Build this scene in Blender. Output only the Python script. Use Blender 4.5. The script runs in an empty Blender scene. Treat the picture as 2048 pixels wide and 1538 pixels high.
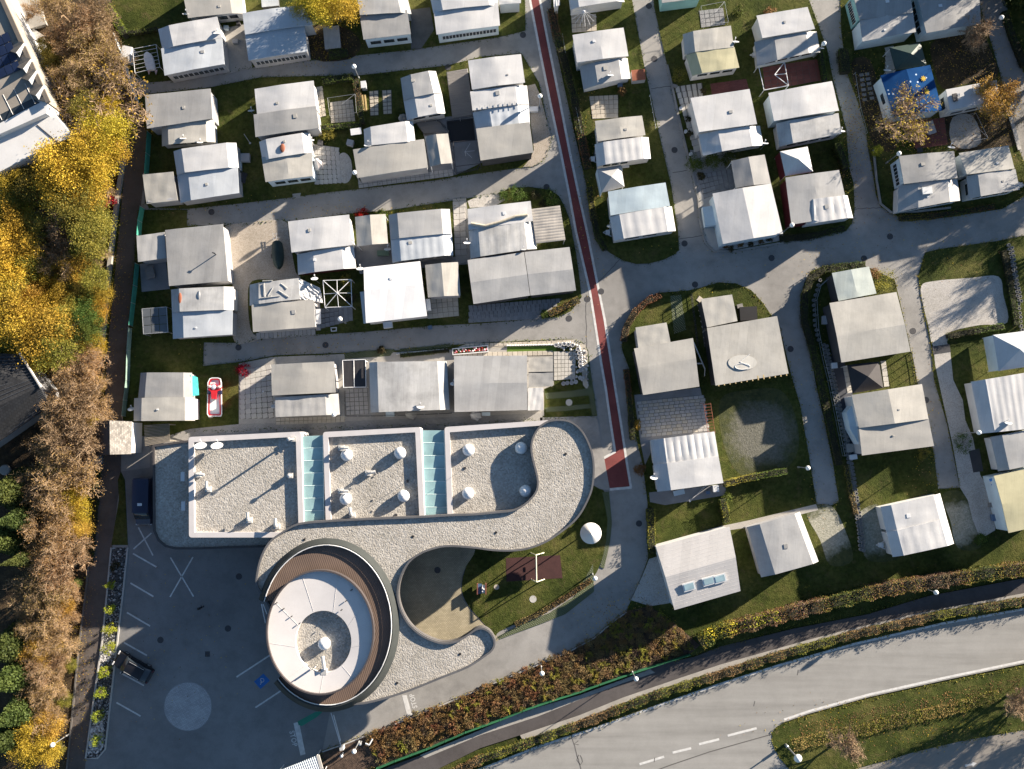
import bpy, math, random
import numpy as np
from mathutils import Vector, Matrix
from mathutils.geometry import tessellate_polygon
random.seed(7); RNG = np.random.default_rng(7)
sc = bpy.context.scene
COL = sc.collection

# ------------------------------------------------------------------ camera, sky, sun, exposure
H = 115.0           # flying height of the camera in metres
S = 17.5            # photograph pixels per metre on the ground
cam = bpy.data.cameras.new('camera'); cam.sensor_width = 36.0; cam.sensor_fit = 'HORIZONTAL'
cam.lens = 36.0 * H / (2048 / S); cam.clip_end = 1500
co = bpy.data.objects.new('camera', cam); COL.objects.link(co); co.location = (0, 0, H); sc.camera = co
FPX = cam.lens / 36.0 * 2048; TILT = math.atan(112 / FPX); co.rotation_euler = (TILT, 0, 0)     # looking almost straight down
SUN_EL = math.radians(14.2); SUN_AZ = math.radians(56.0)      # azimuth clockwise from +Y
w = bpy.data.worlds.new('World'); sc.world = w; w.use_nodes = True
sky = w.node_tree.nodes.new('ShaderNodeTexSky'); sky.sky_type = 'NISHITA'; sky.sun_disc = False
sky.sun_elevation = SUN_EL; sky.sun_rotation = SUN_AZ; sky.altitude = 500; sky.dust_density = 0.3; sky.ozone_density = 2.2
w.node_tree.links.new(sky.outputs[0], w.node_tree.nodes['Background'].inputs[0])
w.node_tree.nodes['Background'].inputs[1].default_value = 0.0475
sl = bpy.data.lights.new('sun', 'SUN'); sl.energy = 5.0; sl.angle = math.radians(0.6); sl.color = (1.0, 0.87, 0.715)
so = bpy.data.objects.new('sun', sl); COL.objects.link(so); so.location = (60, 40, 40)
sd = Vector((math.sin(SUN_AZ) * math.cos(SUN_EL), math.cos(SUN_AZ) * math.cos(SUN_EL), math.sin(SUN_EL)))
so.rotation_euler = sd.to_track_quat('Z', 'Y').to_euler()
sc.view_settings.view_transform = 'Standard'; sc.view_settings.look = 'None'; sc.view_settings.gamma = 1
sc.view_settings.exposure = 1.92

# ------------------------------------------------------------------ helpers
def P(x, y, z=0.0):
    """measured photo pixel of a point at height z -> its place in the world (survey from the flying height)"""
    a = (x - 1024) / FPX; b = (769 - y) / FPX; ct = math.cos(TILT); st = math.sin(TILT)
    t = (H - z) / (ct - b * st); return Vector((a * t, (b * ct + st) * t, z))

MATS = {}
def nodes_of(name):
    m = bpy.data.materials.new(name); m.use_nodes = True
    return m, m.node_tree, m.node_tree.nodes['Principled BSDF']

def coords(nt, world=False, stretch=None):
    n = nt.nodes
    if world:
        g = n.new('ShaderNodeNewGeometry'); out = g.outputs['Position']
    else:
        t = n.new('ShaderNodeTexCoord'); oi = n.new('ShaderNodeObjectInfo')
        mu = n.new('ShaderNodeMath'); mu.operation = 'MULTIPLY'; mu.inputs[1].default_value = 57.0
        nt.links.new(oi.outputs['Random'], mu.inputs[0])
        ad = n.new('ShaderNodeVectorMath'); ad.operation = 'ADD'
        nt.links.new(t.outputs['Object'], ad.inputs[0]); nt.links.new(mu.outputs[0], ad.inputs[1]); out = ad.outputs[0]
    if stretch:
        mp = n.new('ShaderNodeMapping'); mp.inputs['Scale'].default_value = stretch
        nt.links.new(out, mp.inputs[0]); out = mp.outputs[0]
    return out

def noise(nt, vec, scale, detail=4, rough=.55):
    x = nt.nodes.new('ShaderNodeTexNoise'); x.inputs['Scale'].default_value = scale
    x.inputs['Detail'].default_value = detail; x.inputs['Roughness'].default_value = rough
    nt.links.new(vec, x.inputs['Vector']); return x.outputs['Fac']

def ramp(nt, fac, stops):
    r = nt.nodes.new('ShaderNodeValToRGB'); e = r.color_ramp.elements
    while len(e) > 1: e.remove(e[-1])
    e[0].position = stops[0][0]; e[0].color = (*stops[0][1], 1)
    for p, c in stops[1:]:
        k = e.new(p); k.color = (*c, 1)
    nt.links.new(fac, r.inputs[0]); return r.outputs[0]

def mix(nt, fac, a, b, mode='MIX'):
    m = nt.nodes.new('ShaderNodeMix'); m.data_type = 'RGBA'; m.blend_type = mode
    for v, s in ((fac, m.inputs[0]), (a, m.inputs[6]), (b, m.inputs[7])):
        if isinstance(v, (int, float)): s.default_value = v
        elif isinstance(v, tuple): s.default_value = (*v, 1)
        else: nt.links.new(v, s)
    return m.outputs[2]

def bump(nt, bs, h, strength, dist=.05):
    b = nt.nodes.new('ShaderNodeBump'); b.inputs['Strength'].default_value = strength; b.inputs['Distance'].default_value = dist
    nt.links.new(h, b.inputs['Height']); nt.links.new(b.outputs[0], bs.inputs['Normal'])

def sc3(c, k): return tuple(min(1, x * k) for x in c)

def M(name, col, rough=.75, var=.12, scale=.8, fine=14., bmp=0., bscale=30., world=False, stretch=None, metal=0., col2=None, bdist=.03, spec=.4):
    if name in MATS: return MATS[name]
    m, nt, bs = nodes_of(name); v = coords(nt, world, stretch)
    c2 = col2 or sc3(col, 1 + var)
    a = ramp(nt, noise(nt, v, scale, 5), [(.3, sc3(col, 1 - var)), (.7, c2)])
    f = ramp(nt, noise(nt, v, fine, 3), [(.3, (1 - var * .7,) * 3), (.7, (1 + 0 * var,) * 3)])
    nt.links.new(mix(nt, 1.0, a, f, 'MULTIPLY'), bs.inputs['Base Color'])
    bs.inputs['Roughness'].default_value = rough; bs.inputs['Metallic'].default_value = metal
    bs.inputs['Specular IOR Level'].default_value = spec
    if bmp: bump(nt, bs, noise(nt, v, bscale, 3, .6), bmp, bdist)
    MATS[name] = m; return m

def tarp(name, col, dirt=.18):
    col = sc3(col, .77); m, nt, bs = nodes_of(name); v = coords(nt); vt = coords(nt, stretch=(6.0, .35, 1))
    a = ramp(nt, noise(nt, v, .45, 6, .65), [(.32, sc3(col, 1 - dirt)), (.58, col)])
    b = ramp(nt, noise(nt, vt, 1.0, 4), [(.35, (1 - dirt * .35,) * 3), (.6, (1, 1, 1))])
    c = ramp(nt, noise(nt, v, 9.0, 3), [(.25, (.86, .85, .82)), (.45, (1, 1, 1))])
    d = ramp(nt, noise(nt, v, 1.7, 6, .75), [(.27, (.72, .70, .66)), (.36, (1, 1, 1))])
    x = mix(nt, 1.0, a, b, 'MULTIPLY'); x = mix(nt, .6, x, c, 'MULTIPLY'); x = mix(nt, min(1, dirt * 2.2), x, d, 'MULTIPLY')
    mp = nt.nodes.new('ShaderNodeMapping'); mp.inputs['Rotation'].default_value = (0, 0, .13); nt.links.new(v, mp.inputs[0])
    sx = nt.nodes.new('ShaderNodeSeparateXYZ'); nt.links.new(mp.outputs[0], sx.inputs[0]); fl = nt.nodes.new('ShaderNodeMath'); fl.operation = 'FLOOR'
    ml = nt.nodes.new('ShaderNodeMath'); ml.operation = 'MULTIPLY'; ml.inputs[1].default_value = 1.05; nt.links.new(sx.outputs[0], ml.inputs[0]); nt.links.new(ml.outputs[0], fl.inputs[0])
    wn = nt.nodes.new('ShaderNodeTexWhiteNoise'); wn.noise_dimensions = '1D'; nt.links.new(fl.outputs[0], wn.inputs['W'])
    x = mix(nt, 1.0, x, ramp(nt, wn.outputs['Value'], [(0, (.90, .90, .90)), (1, (1, 1, 1))]), 'MULTIPLY')
    fc = nt.nodes.new('ShaderNodeMath'); fc.operation = 'FRACT'; nt.links.new(ml.outputs[0], fc.inputs[0])
    x = mix(nt, .8, x, ramp(nt, fc.outputs[0], [(0, (.80, .80, .80)), (.035, (1, 1, 1))]), 'MULTIPLY')
    nt.links.new(x, bs.inputs['Base Color'])
    bs.inputs['Roughness'].default_value = .55; bs.inputs['Specular IOR Level'].default_value = .3
    bump(nt, bs, noise(nt, v, 1.3, 4), .25, .05)
    MATS[name] = m; return m

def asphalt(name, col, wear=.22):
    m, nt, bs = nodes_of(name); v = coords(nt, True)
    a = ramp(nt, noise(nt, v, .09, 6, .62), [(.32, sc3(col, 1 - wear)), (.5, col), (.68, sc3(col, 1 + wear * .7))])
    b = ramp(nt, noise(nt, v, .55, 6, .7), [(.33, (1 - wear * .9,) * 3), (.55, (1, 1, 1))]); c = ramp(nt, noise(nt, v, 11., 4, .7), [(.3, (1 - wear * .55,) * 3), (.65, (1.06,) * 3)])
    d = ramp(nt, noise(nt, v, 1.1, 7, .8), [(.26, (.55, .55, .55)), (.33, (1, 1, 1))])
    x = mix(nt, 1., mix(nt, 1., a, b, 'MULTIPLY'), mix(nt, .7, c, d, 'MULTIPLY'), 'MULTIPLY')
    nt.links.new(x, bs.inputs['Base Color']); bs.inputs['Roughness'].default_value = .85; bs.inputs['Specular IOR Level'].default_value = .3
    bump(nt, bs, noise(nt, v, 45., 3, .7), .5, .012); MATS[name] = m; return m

def leafm(name, cols, trans=.35, clump=.5):
    m, nt, bs = nodes_of(name); n = nt.nodes
    g = n.new('ShaderNodeNewGeometry'); oi = n.new('ShaderNodeObjectInfo')
    v = coords(nt)
    k = len(cols)
    base = ramp(nt, g.outputs['Random Per Island'], [(i / max(1, k - 1), c) for i, c in enumerate(cols)])
    cl = ramp(nt, noise(nt, v, clump, 3), [(.38, sc3(cols[0], .9)), (.62, sc3(cols[-1], 1.0))])
    x = mix(nt, .42, base, cl)
    hs = n.new('ShaderNodeHueSaturation'); nt.links.new(x, hs.inputs['Color'])
    mr = n.new('ShaderNodeMapRange'); mr.inputs[3].default_value = .488; mr.inputs[4].default_value = .53
    nt.links.new(oi.outputs['Random'], mr.inputs[0]); nt.links.new(mr.outputs[0], hs.inputs['Hue'])
    mv = n.new('ShaderNodeMapRange'); mv.inputs[3].default_value = .72; mv.inputs[4].default_value = 1.18; fr_ = n.new('ShaderNodeMath'); fr_.operation = 'FRACT'; f7 = n.new('ShaderNodeMath'); f7.operation = 'MULTIPLY'; f7.inputs[1].default_value = 7.31; nt.links.new(oi.outputs['Random'], f7.inputs[0]); nt.links.new(f7.outputs[0], fr_.inputs[0]); nt.links.new(fr_.outputs[0], mv.inputs[0]); nt.links.new(mv.outputs[0], hs.inputs['Value'])
    nt.links.new(hs.outputs[0], bs.inputs['Base Color']); bs.inputs['Roughness'].default_value = .7
    bs.inputs['Specular IOR Level'].default_value = .2
    tr = n.new('ShaderNodeBsdfTranslucent'); nt.links.new(hs.outputs[0], tr.inputs[0])
    ms = n.new('ShaderNodeMixShader'); ms.inputs[0].default_value = trans
    nt.links.new(bs.outputs[0], ms.inputs[1]); nt.links.new(tr.outputs[0], ms.inputs[2])
    nt.links.new(ms.outputs[0], n['Material Output'].inputs[0])
    MATS[name] = m; return m

def setp(o, label=None, cat=None, group=None, kind=None):
    if label: o['label'] = label
    if cat: o['category'] = cat
    if group: o['group'] = group
    if kind: o['kind'] = kind
    return o

WL = {}
def wloc(o): return WL.get(o.name, Vector((0, 0, 0)))
def empty(name, loc, label=None, cat=None, group=None):
    o = bpy.data.objects.new(name, None); COL.objects.link(o); o.location = loc; o.empty_display_size = .2
    WL[o.name] = Vector(loc); return setp(o, label, cat, group)

def link(name, me, mat, parent=None, loc=(0, 0, 0), rot=None, scale=None):
    o = bpy.data.objects.new(name, me); COL.objects.link(o)
    if mat and not me.materials: me.materials.append(mat)
    o.parent = parent; o.location = loc
    if rot is not None: o.rotation_euler = rot
    if scale is not None: o.scale = scale
    WL[o.name] = (wloc(parent) if parent else Vector((0, 0, 0))) + Vector(loc)
    return o

class MB:
    def __init__(s): s.v = []; s.f = []
    def add(s, vs, fs):
        b = len(s.v); s.v += [tuple(x) for x in vs]; s.f += [tuple(i + b for i in f) for f in fs]; return s
    def box(s, c, sx, sy, sz, rz=0.0, tilt=None):
        R = Matrix.Rotation(rz, 3, 'Z')
        if tilt is not None: R = R @ tilt
        vs = [Vector(c) + R @ Vector((x * sx / 2, y * sy / 2, z * sz / 2)) for z in (-1, 1) for x, y in ((-1, -1), (1, -1), (1, 1), (-1, 1))]
        return s.add(vs, [(3, 2, 1, 0), (4, 5, 6, 7), (0, 1, 5, 4), (1, 2, 6, 5), (2, 3, 7, 6), (3, 0, 4, 7)])
    def tube(s, p0, p1, r0, r1=None, n=6):
        r1 = r0 if r1 is None else r1; p0 = Vector(p0); p1 = Vector(p1); d = (p1 - p0)
        if d.length < 1e-6: return s
        q = d.to_track_quat('Z', 'Y'); vs = []
        for p, r in ((p0, r0), (p1, r1)):
            for i in range(n):
                a = 2 * math.pi * i / n; vs.append(p + q @ Vector((r * math.cos(a), r * math.sin(a), 0)))
        return s.add(vs, [(i, (i + 1) % n, n + (i + 1) % n, n + i) for i in range(n)] + [tuple(range(n - 1, -1, -1)), tuple(range(n, 2 * n))])
    def prism(s, pts, z0, z1, cap=True, bottom=True):
        """pts: world xy outline (3-tuples allowed)"""
        pts = [Vector((p[0], p[1], 0)) for p in pts]
        ar = sum(pts[i].x * pts[(i + 1) % len(pts)].y - pts[(i + 1) % len(pts)].x * pts[i].y for i in range(len(pts)))
        if ar < 0: pts.reverse()
        n = len(pts); vs = [(p.x, p.y, z0) for p in pts] + [(p.x, p.y, z1) for p in pts]
        fs = [(i, (i + 1) % n, n + (i + 1) % n, n + i) for i in range(n)]
        if cap:
            tri = tessellate_polygon([[Vector((p.x, p.y, 0)) for p in pts]])
            for t in tri:
                a, b, c = t
                if (pts[b] - pts[a]).cross(pts[c] - pts[a]).z < 0: b, c = c, b
                fs.append((a + n, b + n, c + n))
                if bottom: fs.append((c, b, a))
        return s.add(vs, fs)
    def lathe(s, c, prof, n=20, sx=1., sy=1.):
        c = Vector(c); vs = []
        for r, z in prof:
            for i in range(n):
                a = 2 * math.pi * i / n; vs.append(c + Vector((r * math.cos(a) * sx, r * math.sin(a) * sy, z)))
        fs = []
        for k in range(len(prof) - 1):
            for i in range(n):
                j = (i + 1) % n; fs.append((k * n + i, k * n + j, (k + 1) * n + j, (k + 1) * n + i))
        if prof[0][0] > 1e-4: fs.append(tuple(range(n - 1, -1, -1)))
        if prof[-1][0] > 1e-4: fs.append(tuple((len(prof) - 1) * n + i for i in range(n)))
        return s.add(vs, fs)
    def build(s, name, mat, parent=None, base=None, smooth=None):
        b = wloc(parent) if parent else Vector(base if base is not None else (0, 0, 0))
        me = bpy.data.meshes.new(name)
        me.from_pydata([(x - b.x, y - b.y, z - b.z) for x, y, z in s.v], [], s.f); me.update()
        if smooth is not None:
            me.polygons.foreach_set('use_smooth', [True] * len(me.polygons)); me.set_sharp_from_angle(angle=math.radians(smooth))
        return link(name, me, mat, parent, (0, 0, 0) if parent else b)

def sheet(name, pts, z, mat, thick=.0, kind='structure', label=None, parent=None, px=True):
    """ground sheet from photo pixels lying at height z, with its edge going down by thick"""
    w_ = [P(x, y, 0) for x, y in pts] if px else pts
    mb = MB(); mb.prism(w_, z - max(thick, .03), z, bottom=False)
    o = mb.build(name, mat, parent)
    if kind and not parent: o['kind'] = kind
    if label: o['label'] = label
    return o

def smooth(pts, n=5, closed=True):
    out = []; m = len(pts)
    rng = range(m) if closed else range(m - 1)
    for i in rng:
        g = (lambda k: pts[k % m]) if closed else (lambda k: pts[max(0, min(m - 1, k))])
        p0, p1, p2, p3 = (np.array(g(i + d), float) for d in (-1, 0, 1, 2))
        for k in range(n):
            t = k / n
            out.append(tuple(.5 * ((2 * p1) + (-p0 + p2) * t + (2 * p0 - 5 * p1 + 4 * p2 - p3) * t * t + (-p0 + 3 * p1 - 3 * p2 + p3) * t ** 3)))
    if not closed: out.append(tuple(pts[-1]))
    return out

def quads(name, V, mat, parent=None, loc=(0, 0, 0), extra=None):
    """V: (n,4,3) float array -> one mesh of quads"""
    V = np.asarray(V, np.float32); n = len(V); me = bpy.data.meshes.new(name)
    me.vertices.add(n * 4); me.loops.add(n * 4); me.polygons.add(n)
    me.vertices.foreach_set('co', V.reshape(-1)); me.loops.foreach_set('vertex_index', np.arange(n * 4, dtype=np.int32))
    me.polygons.foreach_set('loop_start', np.arange(0, n * 4, 4, dtype=np.int32))
    me.update(calc_edges=True); me.validate()
    if mat: me.materials.append(mat)
    return me

def leaf_quads(C, size, up=.35, rng=RNG):
    """C: (n,3) centres -> (n,4,3) leaf shaped quads of random orientation"""
    n = len(C); a = rng.normal(size=(n, 3)); a /= np.linalg.norm(a, axis=1, keepdims=True) + 1e-9
    nrm = rng.normal(size=(n, 3)); nrm[:, 2] = np.abs(nrm[:, 2]) + up * 2
    b = np.cross(nrm, a); b /= np.linalg.norm(b, axis=1, keepdims=True) + 1e-9
    a = np.cross(b, nrm); a /= np.linalg.norm(a, axis=1, keepdims=True) + 1e-9
    s = (size * rng.uniform(.6, 1.3, size=(n, 1)))
    return np.stack([C - a * s * .5, C + b * s * .33, C + a * s * .5, C - b * s * .33], axis=1)

def copy_thing(root, loc, rz=0., scale=1., label=None, group=None):
    r = root.copy(); COL.objects.link(r); r.location = loc; r.rotation_euler = (0, 0, rz); r.scale = (scale,) * 3 if not isinstance(scale, tuple) else scale
    if label: r['label'] = label
    if group: r['group'] = group
    WL[r.name] = Vector(loc)
    for ch in list(root.children):
        c = ch.copy(); COL.objects.link(c); c.parent = r
        for g in list(ch.children):
            d = g.copy(); COL.objects.link(d); d.parent = c
    return r

# ------------------------------------------------------------------ materials
W = tarp('tarp_white', (.70, .70, .70), .10); WB = tarp('tarp_cool_white', (.62, .66, .70), .10)
G1 = tarp('tarp_light_grey', (.50, .50, .495), .16); G2 = tarp('tarp_grey', (.40, .40, .395), .15)
CR = tarp('tarp_cream', (.57, .55, .50), .16); TN = tarp('tarp_tan', (.49, .475, .44), .12); YE = tarp('tarp_yellow', (.60, .56, .36), .14)
SN = tarp('tarp_weathered_white', (.62, .62, .61), .3); TE = tarp('tarp_teal', (.05, .42, .36), .2); DK = tarp('fabric_dark', (.045, .04, .042), .3)
DG = tarp('fabric_dark_green', (.05, .085, .075), .2); LB = tarp('tarp_light_blue', (.53, .64, .70), .12)
WWH = M('wall_white', (.58, .58, .575), .6, .08); WGR = M('wall_grey', (.36, .36, .37), .7, .12); WDK = M('wall_dark', (.05, .05, .055), .8, .2)
WRED = M('wall_red', (.085, .008, .014), .6, .15); WTEAL = M('wall_teal', (.22, .42, .42), .6, .1); WYEL = M('wall_yellow', (.62, .36, .06), .6, .1)
WBL = M('wall_blue', (.03, .17, .50), .6, .1); WPALE = M('wall_pale_blue', (.50, .60, .66), .6, .1)
MET = M('metal_white', (.60, .61, .62), .35, .05); STEEL = M('metal_steel', (.42, .43, .44), .4, .1, metal=.6); MDK = M('metal_dark', (.03, .03, .035), .5, .15)
GLB = M('lamp_globe', (.72, .73, .72), .25, .05)
BLK = M('black_rubber', (.012, .012, .014), .6, .2)
ASPH = asphalt('asphalt', (.285, .276, .26), .22)
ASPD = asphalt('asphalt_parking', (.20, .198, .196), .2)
ASPF = asphalt('asphalt_footpath', (.085, .077, .076), .25)
ASPB = asphalt('asphalt_brown', (.115, .098, .088), .25)
ROADM = None
def roadm():
    m, nt, bs = nodes_of('asphalt_main_road'); v = coords(nt, True); mp = nt.nodes.new('ShaderNodeMapping'); mp.inputs['Rotation'].default_value = (0, 0, -.27); mp.inputs['Scale'].default_value = (.05, .8, 1)
    nt.links.new(v, mp.inputs[0]); a = ramp(nt, noise(nt, mp.outputs[0], 1., 5, .6), [(.3, (.225, .218, .203)), (.5, (.275, .268, .25)), (.7, (.31, .302, .283))])
    b = ramp(nt, noise(nt, v, .5, 6, .7), [(.3, (.88,) * 3), (.6, (1, 1, 1))]); c = ramp(nt, noise(nt, v, 12., 4, .7), [(.3, (.9,) * 3), (.65, (1.04,) * 3)]); d = ramp(nt, noise(nt, v, 1.3, 7, .8), [(.25, (.7,) * 3), (.31, (1, 1, 1))])
    nt.links.new(mix(nt, 1., mix(nt, 1., a, b, 'MULTIPLY'), mix(nt, .8, c, d, 'MULTIPLY'), 'MULTIPLY'), bs.inputs['Base Color']); bs.inputs['Roughness'].default_value = .85; bump(nt, bs, noise(nt, v, 45., 3, .7), .4, .012); return m
ROADM = roadm()
CONC = M('concrete', (.34, .325, .298), .85, .15, .5, 8., .3, 40, True); CONL = M('concrete_pale', (.43, .42, .395), .85, .12, .5, 8., .3, 40, True)
KERB = M('kerb_stone', (.40, .39, .37), .8, .12, 1.0, 9.)
REDL = M('red_lane', (.19, .048, .045), .85, .24, .35, 6., .3, 50, True)
PAINT = M('road_paint', (.58, .575, .555), .7, .16, 2.2, 14., world=True); PAINTG = M('paint_green', (.03, .22, .14), .7, .15, 1., 10., world=True)
PAINTB = M('paint_blue', (.02, .14, .42), .6, .12, 1., 12., world=True)
LITT = M('leaf_litter', (.052, .036, .022), .95, .5, 1.2, 12., .9, 9, True, col2=(.10, .065, .03), bdist=.15)
SOIL = M('soil_mulch', (.075, .05, .035), .95, .45, 1.4, 12., .9, 14, True, col2=(.13, .085, .06), bdist=.1)
WOOD = M('deck_wood', (.22, .21, .20), .8, .15, 1., 8., .4, 14, stretch=(1, 6, 1)); WOODY = M('timber_yellow', (.48, .36, .17), .7, .15)
RUST = M('rust_red', (.26, .09, .05), .85, .25, 1., 8.)
PAVG = M('paver_grey', (.40, .385, .365), .85, .13, .6, 9., .3, 30); PAVB = M('paver_beige', (.44, .40, .335), .85, .14, .6, 9., .3, 30)
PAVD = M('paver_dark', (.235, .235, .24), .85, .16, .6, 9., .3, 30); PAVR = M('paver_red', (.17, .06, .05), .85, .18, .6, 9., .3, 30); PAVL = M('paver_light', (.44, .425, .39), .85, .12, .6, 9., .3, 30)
JOINT = M('joint_sand', (.11, .105, .095), .95, .2, 1.5, 9., world=True)
STONE = M('stone_white', (.46, .455, .45), .8, .2, 2., 9.); STONEG = M('stone_grey', (.26, .25, .245), .85, .25, 2., 9.)
DCLAD = M('slate_cladding', (.028, .033, .033), .8, .12, 1., 10.)
PARA = M('parapet_white', (.50, .48, .48), .6, .06, .7, 9.)
PLAST = M('plaster_white', (.58, .58, .575), .75, .07, .6, 8.)
LEDGE = M('membrane_white', (.56, .54, .53), .6, .05, .5, 8.)
BARK = M('bark', (.16, .13, .10), .9, .25, 3., 12.); BARKL = M('bark_pale', (.34, .27, .20), .9, .2, 3., 12.)

def glass(name, col, rough=.12):
    m, nt, bs = nodes_of(name); v = coords(nt)
    nt.links.new(ramp(nt, noise(nt, v, .6, 3), [(.3, sc3(col, .8)), (.7, sc3(col, 1.15))]), bs.inputs['Base Color'])
    bs.inputs['Roughness'].default_value = rough; bs.inputs['Specular IOR Level'].default_value = .6; MATS[name] = m; return m
GL = glass('window_glass', (.03, .04, .05)); GLT = glass('skylight_glass', (.29, .45, .46), .18); GLS = glass('solar_cell', (.012, .02, .05), .15); GLL = glass('rooflight_glass', (.30, .42, .46), .1)

def grassm():
    m, nt, bs = nodes_of('grass'); v = coords(nt, True)
    a = ramp(nt, noise(nt, v, .22, 5, .6), [(.30, (.024, .034, .009)), (.48, (.052, .064, .016)), (.68, (.100, .096, .032))])
    b = ramp(nt, noise(nt, v, 2.2, 5, .7), [(.28, (.45, .50, .35)), (.6, (1.1, 1.1, 1.0))])
    c = ramp(nt, noise(nt, v, .9, 6, .75), [(.54, (0, 0, 0)), (.68, (.55, .55, .55))])
    x = mix(nt, 1.0, a, b, 'MULTIPLY'); x = mix(nt, c, x, (.105, .082, .040))
    nt.links.new(x, bs.inputs['Base Color']); bs.inputs['Roughness'].default_value = .9; bs.inputs['Specular IOR Level'].default_value = .1
    bump(nt, bs, noise(nt, v, 7., 4, .7), .9, .10); return m
GRASS = grassm()

def gravelm(name, cols, scale, bs_=.9, dist=.06):
    m, nt, bs = nodes_of(name); v = coords(nt, True)
    vo = nt.nodes.new('ShaderNodeTexVoronoi'); vo.inputs['Scale'].default_value = scale; vo.inputs['Randomness'].default_value = 1
    d = nt.nodes.new('ShaderNodeVectorMath'); d.operation = 'ADD'
    nz = nt.nodes.new('ShaderNodeTexNoise'); nz.inputs['Scale'].default_value = scale * .9; nt.links.new(v, nz.inputs['Vector'])
    sm = nt.nodes.new('ShaderNodeVectorMath'); sm.operation = 'SCALE'; sm.inputs['Scale'].default_value = .5 / scale * 1.6
    nt.links.new(nz.outputs['Color'], sm.inputs[0]); nt.links.new(v, d.inputs[0]); nt.links.new(sm.outputs[0], d.inputs[1]); nt.links.new(d.outputs[0], vo.inputs['Vector'])
    sep = nt.nodes.new('ShaderNodeSeparateColor'); nt.links.new(vo.outputs['Color'], sep.inputs[0])
    a = ramp(nt, sep.outputs[0], [(0, cols[0]), (.35, cols[1]), (.75, cols[2]), (1, cols[3])])
    b = ramp(nt, noise(nt, v, .35, 6, .7), [(.30, (.76, .76, .74)), (.5, (.96, .96, .96)), (.7, (1.06, 1.06, 1.06))])
    nt.links.new(mix(nt, 1., a, b, 'MULTIPLY'), bs.inputs['Base Color']); bs.inputs['Roughness'].default_value = .9; bs.inputs['Specular IOR Level'].default_value = .15
    iv = nt.nodes.new('ShaderNodeMath'); iv.operation = 'SUBTRACT'; iv.inputs[0].default_value = 1.; nt.links.new(vo.outputs['Distance'], iv.inputs[1])
    ad = nt.nodes.new('ShaderNodeMath'); ad.operation = 'ADD'; nt.links.new(iv.outputs[0], ad.inputs[0]); nt.links.new(noise(nt, v, scale * .5, 3), ad.inputs[1])
    bump(nt, bs, ad.outputs[0], bs_, dist); MATS[name] = m; return m
GRAV = gravelm('roof_gravel', [(.29, .27, .24), (.36, .34, .305), (.40, .38, .345), (.46, .44, .405)], 6.3, .6, .05)
GRAVB = gravelm('gravel_beige', [(.28, .24, .19), (.37, .325, .27), (.40, .35, .295), (.44, .40, .345)], 15., .35, .03)
GRAVW = gravelm('gravel_white', [(.32, .30, .275), (.41, .39, .36), (.45, .43, .40), (.49, .47, .445)], 15., .35, .03)
GRAVD = gravelm('gravel_dark', [(.02, .02, .02), (.06, .06, .06), (.12, .12, .12), (.5, .5, .5)], 7., .9, .08)
STONES = gravelm('pebbles_sunlit', [(.05, .05, .05), (.22, .21, .20), (.45, .44, .43), (.66, .65, .64)], 5., .9, .08)  # brighter pebbles with the sunlight put into their colour

def brickm(name, c1, c2, cm, sx, sy, rot=0., stretch=None, mort=.06):
    m, nt, bs = nodes_of(name); v = coords(nt, True); mp = nt.nodes.new('ShaderNodeMapping'); mp.inputs['Rotation'].default_value = (0, 0, rot)
    nt.links.new(v, mp.inputs[0]); b = nt.nodes.new('ShaderNodeTexBrick'); nt.links.new(mp.outputs[0], b.inputs['Vector'])
    b.inputs['Scale'].default_value = 1.; b.inputs['Brick Width'].default_value = sx; b.inputs['Row Height'].default_value = sy; b.inputs['Mortar Size'].default_value = sy * mort
    b.inputs['Color1'].default_value = (*c1, 1); b.inputs['Color2'].default_value = (*c2, 1); b.inputs['Mortar'].default_value = (*cm, 1)
    f = ramp(nt, noise(nt, v, .5, 5), [(.3, (.75,) * 3), (.7, (1.1,) * 3)])
    nt.links.new(mix(nt, 1., b.outputs['Color'], f, 'MULTIPLY'), bs.inputs['Base Color']); bs.inputs['Roughness'].default_value = .85
    bump(nt, bs, b.outputs['Fac'], -.5, .02); MATS[name] = m; return m
SETT = brickm('setts_grey', (.30, .29, .28), (.36, .35, .33), (.15, .145, .14), .22, .11, .05, mort=.1)
SETTY = brickm('setts_yellow', (.34, .30, .20), (.42, .37, .26), (.17, .15, .11), .25, .14, 0.02, mort=.12)
SETTC = brickm('setts_circle', (.36, .36, .365), (.44, .44, .445), (.24, .24, .24), .30, .15, .25, mort=.1)
DECKM = brickm('deck_boards', (.20, .20, .20), (.26, .255, .25), (.07, .07, .07), 4., .15, -.12)
GRIDM = brickm('grass_grid', (.24, .235, .20), (.29, .28, .24), (.05, .07, .02), .20, .20, .785, mort=.32)
PLASTICT = None

def seam_roof(name, col, k, ang, dark=.55):
    """standing seams as fine relief running radially"""
    m, nt, bs = nodes_of(name); v = coords(nt, True)
    wv = nt.nodes.new('ShaderNodeTexWave'); wv.bands_direction = 'X'; wv.inputs['Scale'].default_value = k; wv.inputs['Distortion'].default_value = 0
    mp = nt.nodes.new('ShaderNodeMapping'); mp.inputs['Rotation'].default_value = (0, 0, ang); nt.links.new(v, mp.inputs[0]); nt.links.new(mp.outputs[0], wv.inputs['Vector'])
    a = ramp(nt, wv.outputs['Fac'], [(.0, sc3(col, dark)), (.18, col), (1, sc3(col, 1.06))])
    f = ramp(nt, noise(nt, v, .5, 5), [(.3, (.82,) * 3), (.7, (1.05,) * 3)])
    nt.links.new(mix(nt, 1., a, f, 'MULTIPLY'), bs.inputs['Base Color']); bs.inputs['Roughness'].default_value = .6
    bump(nt, bs, wv.outputs['Fac'], .4, .03); MATS[name] = m; return m
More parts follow.
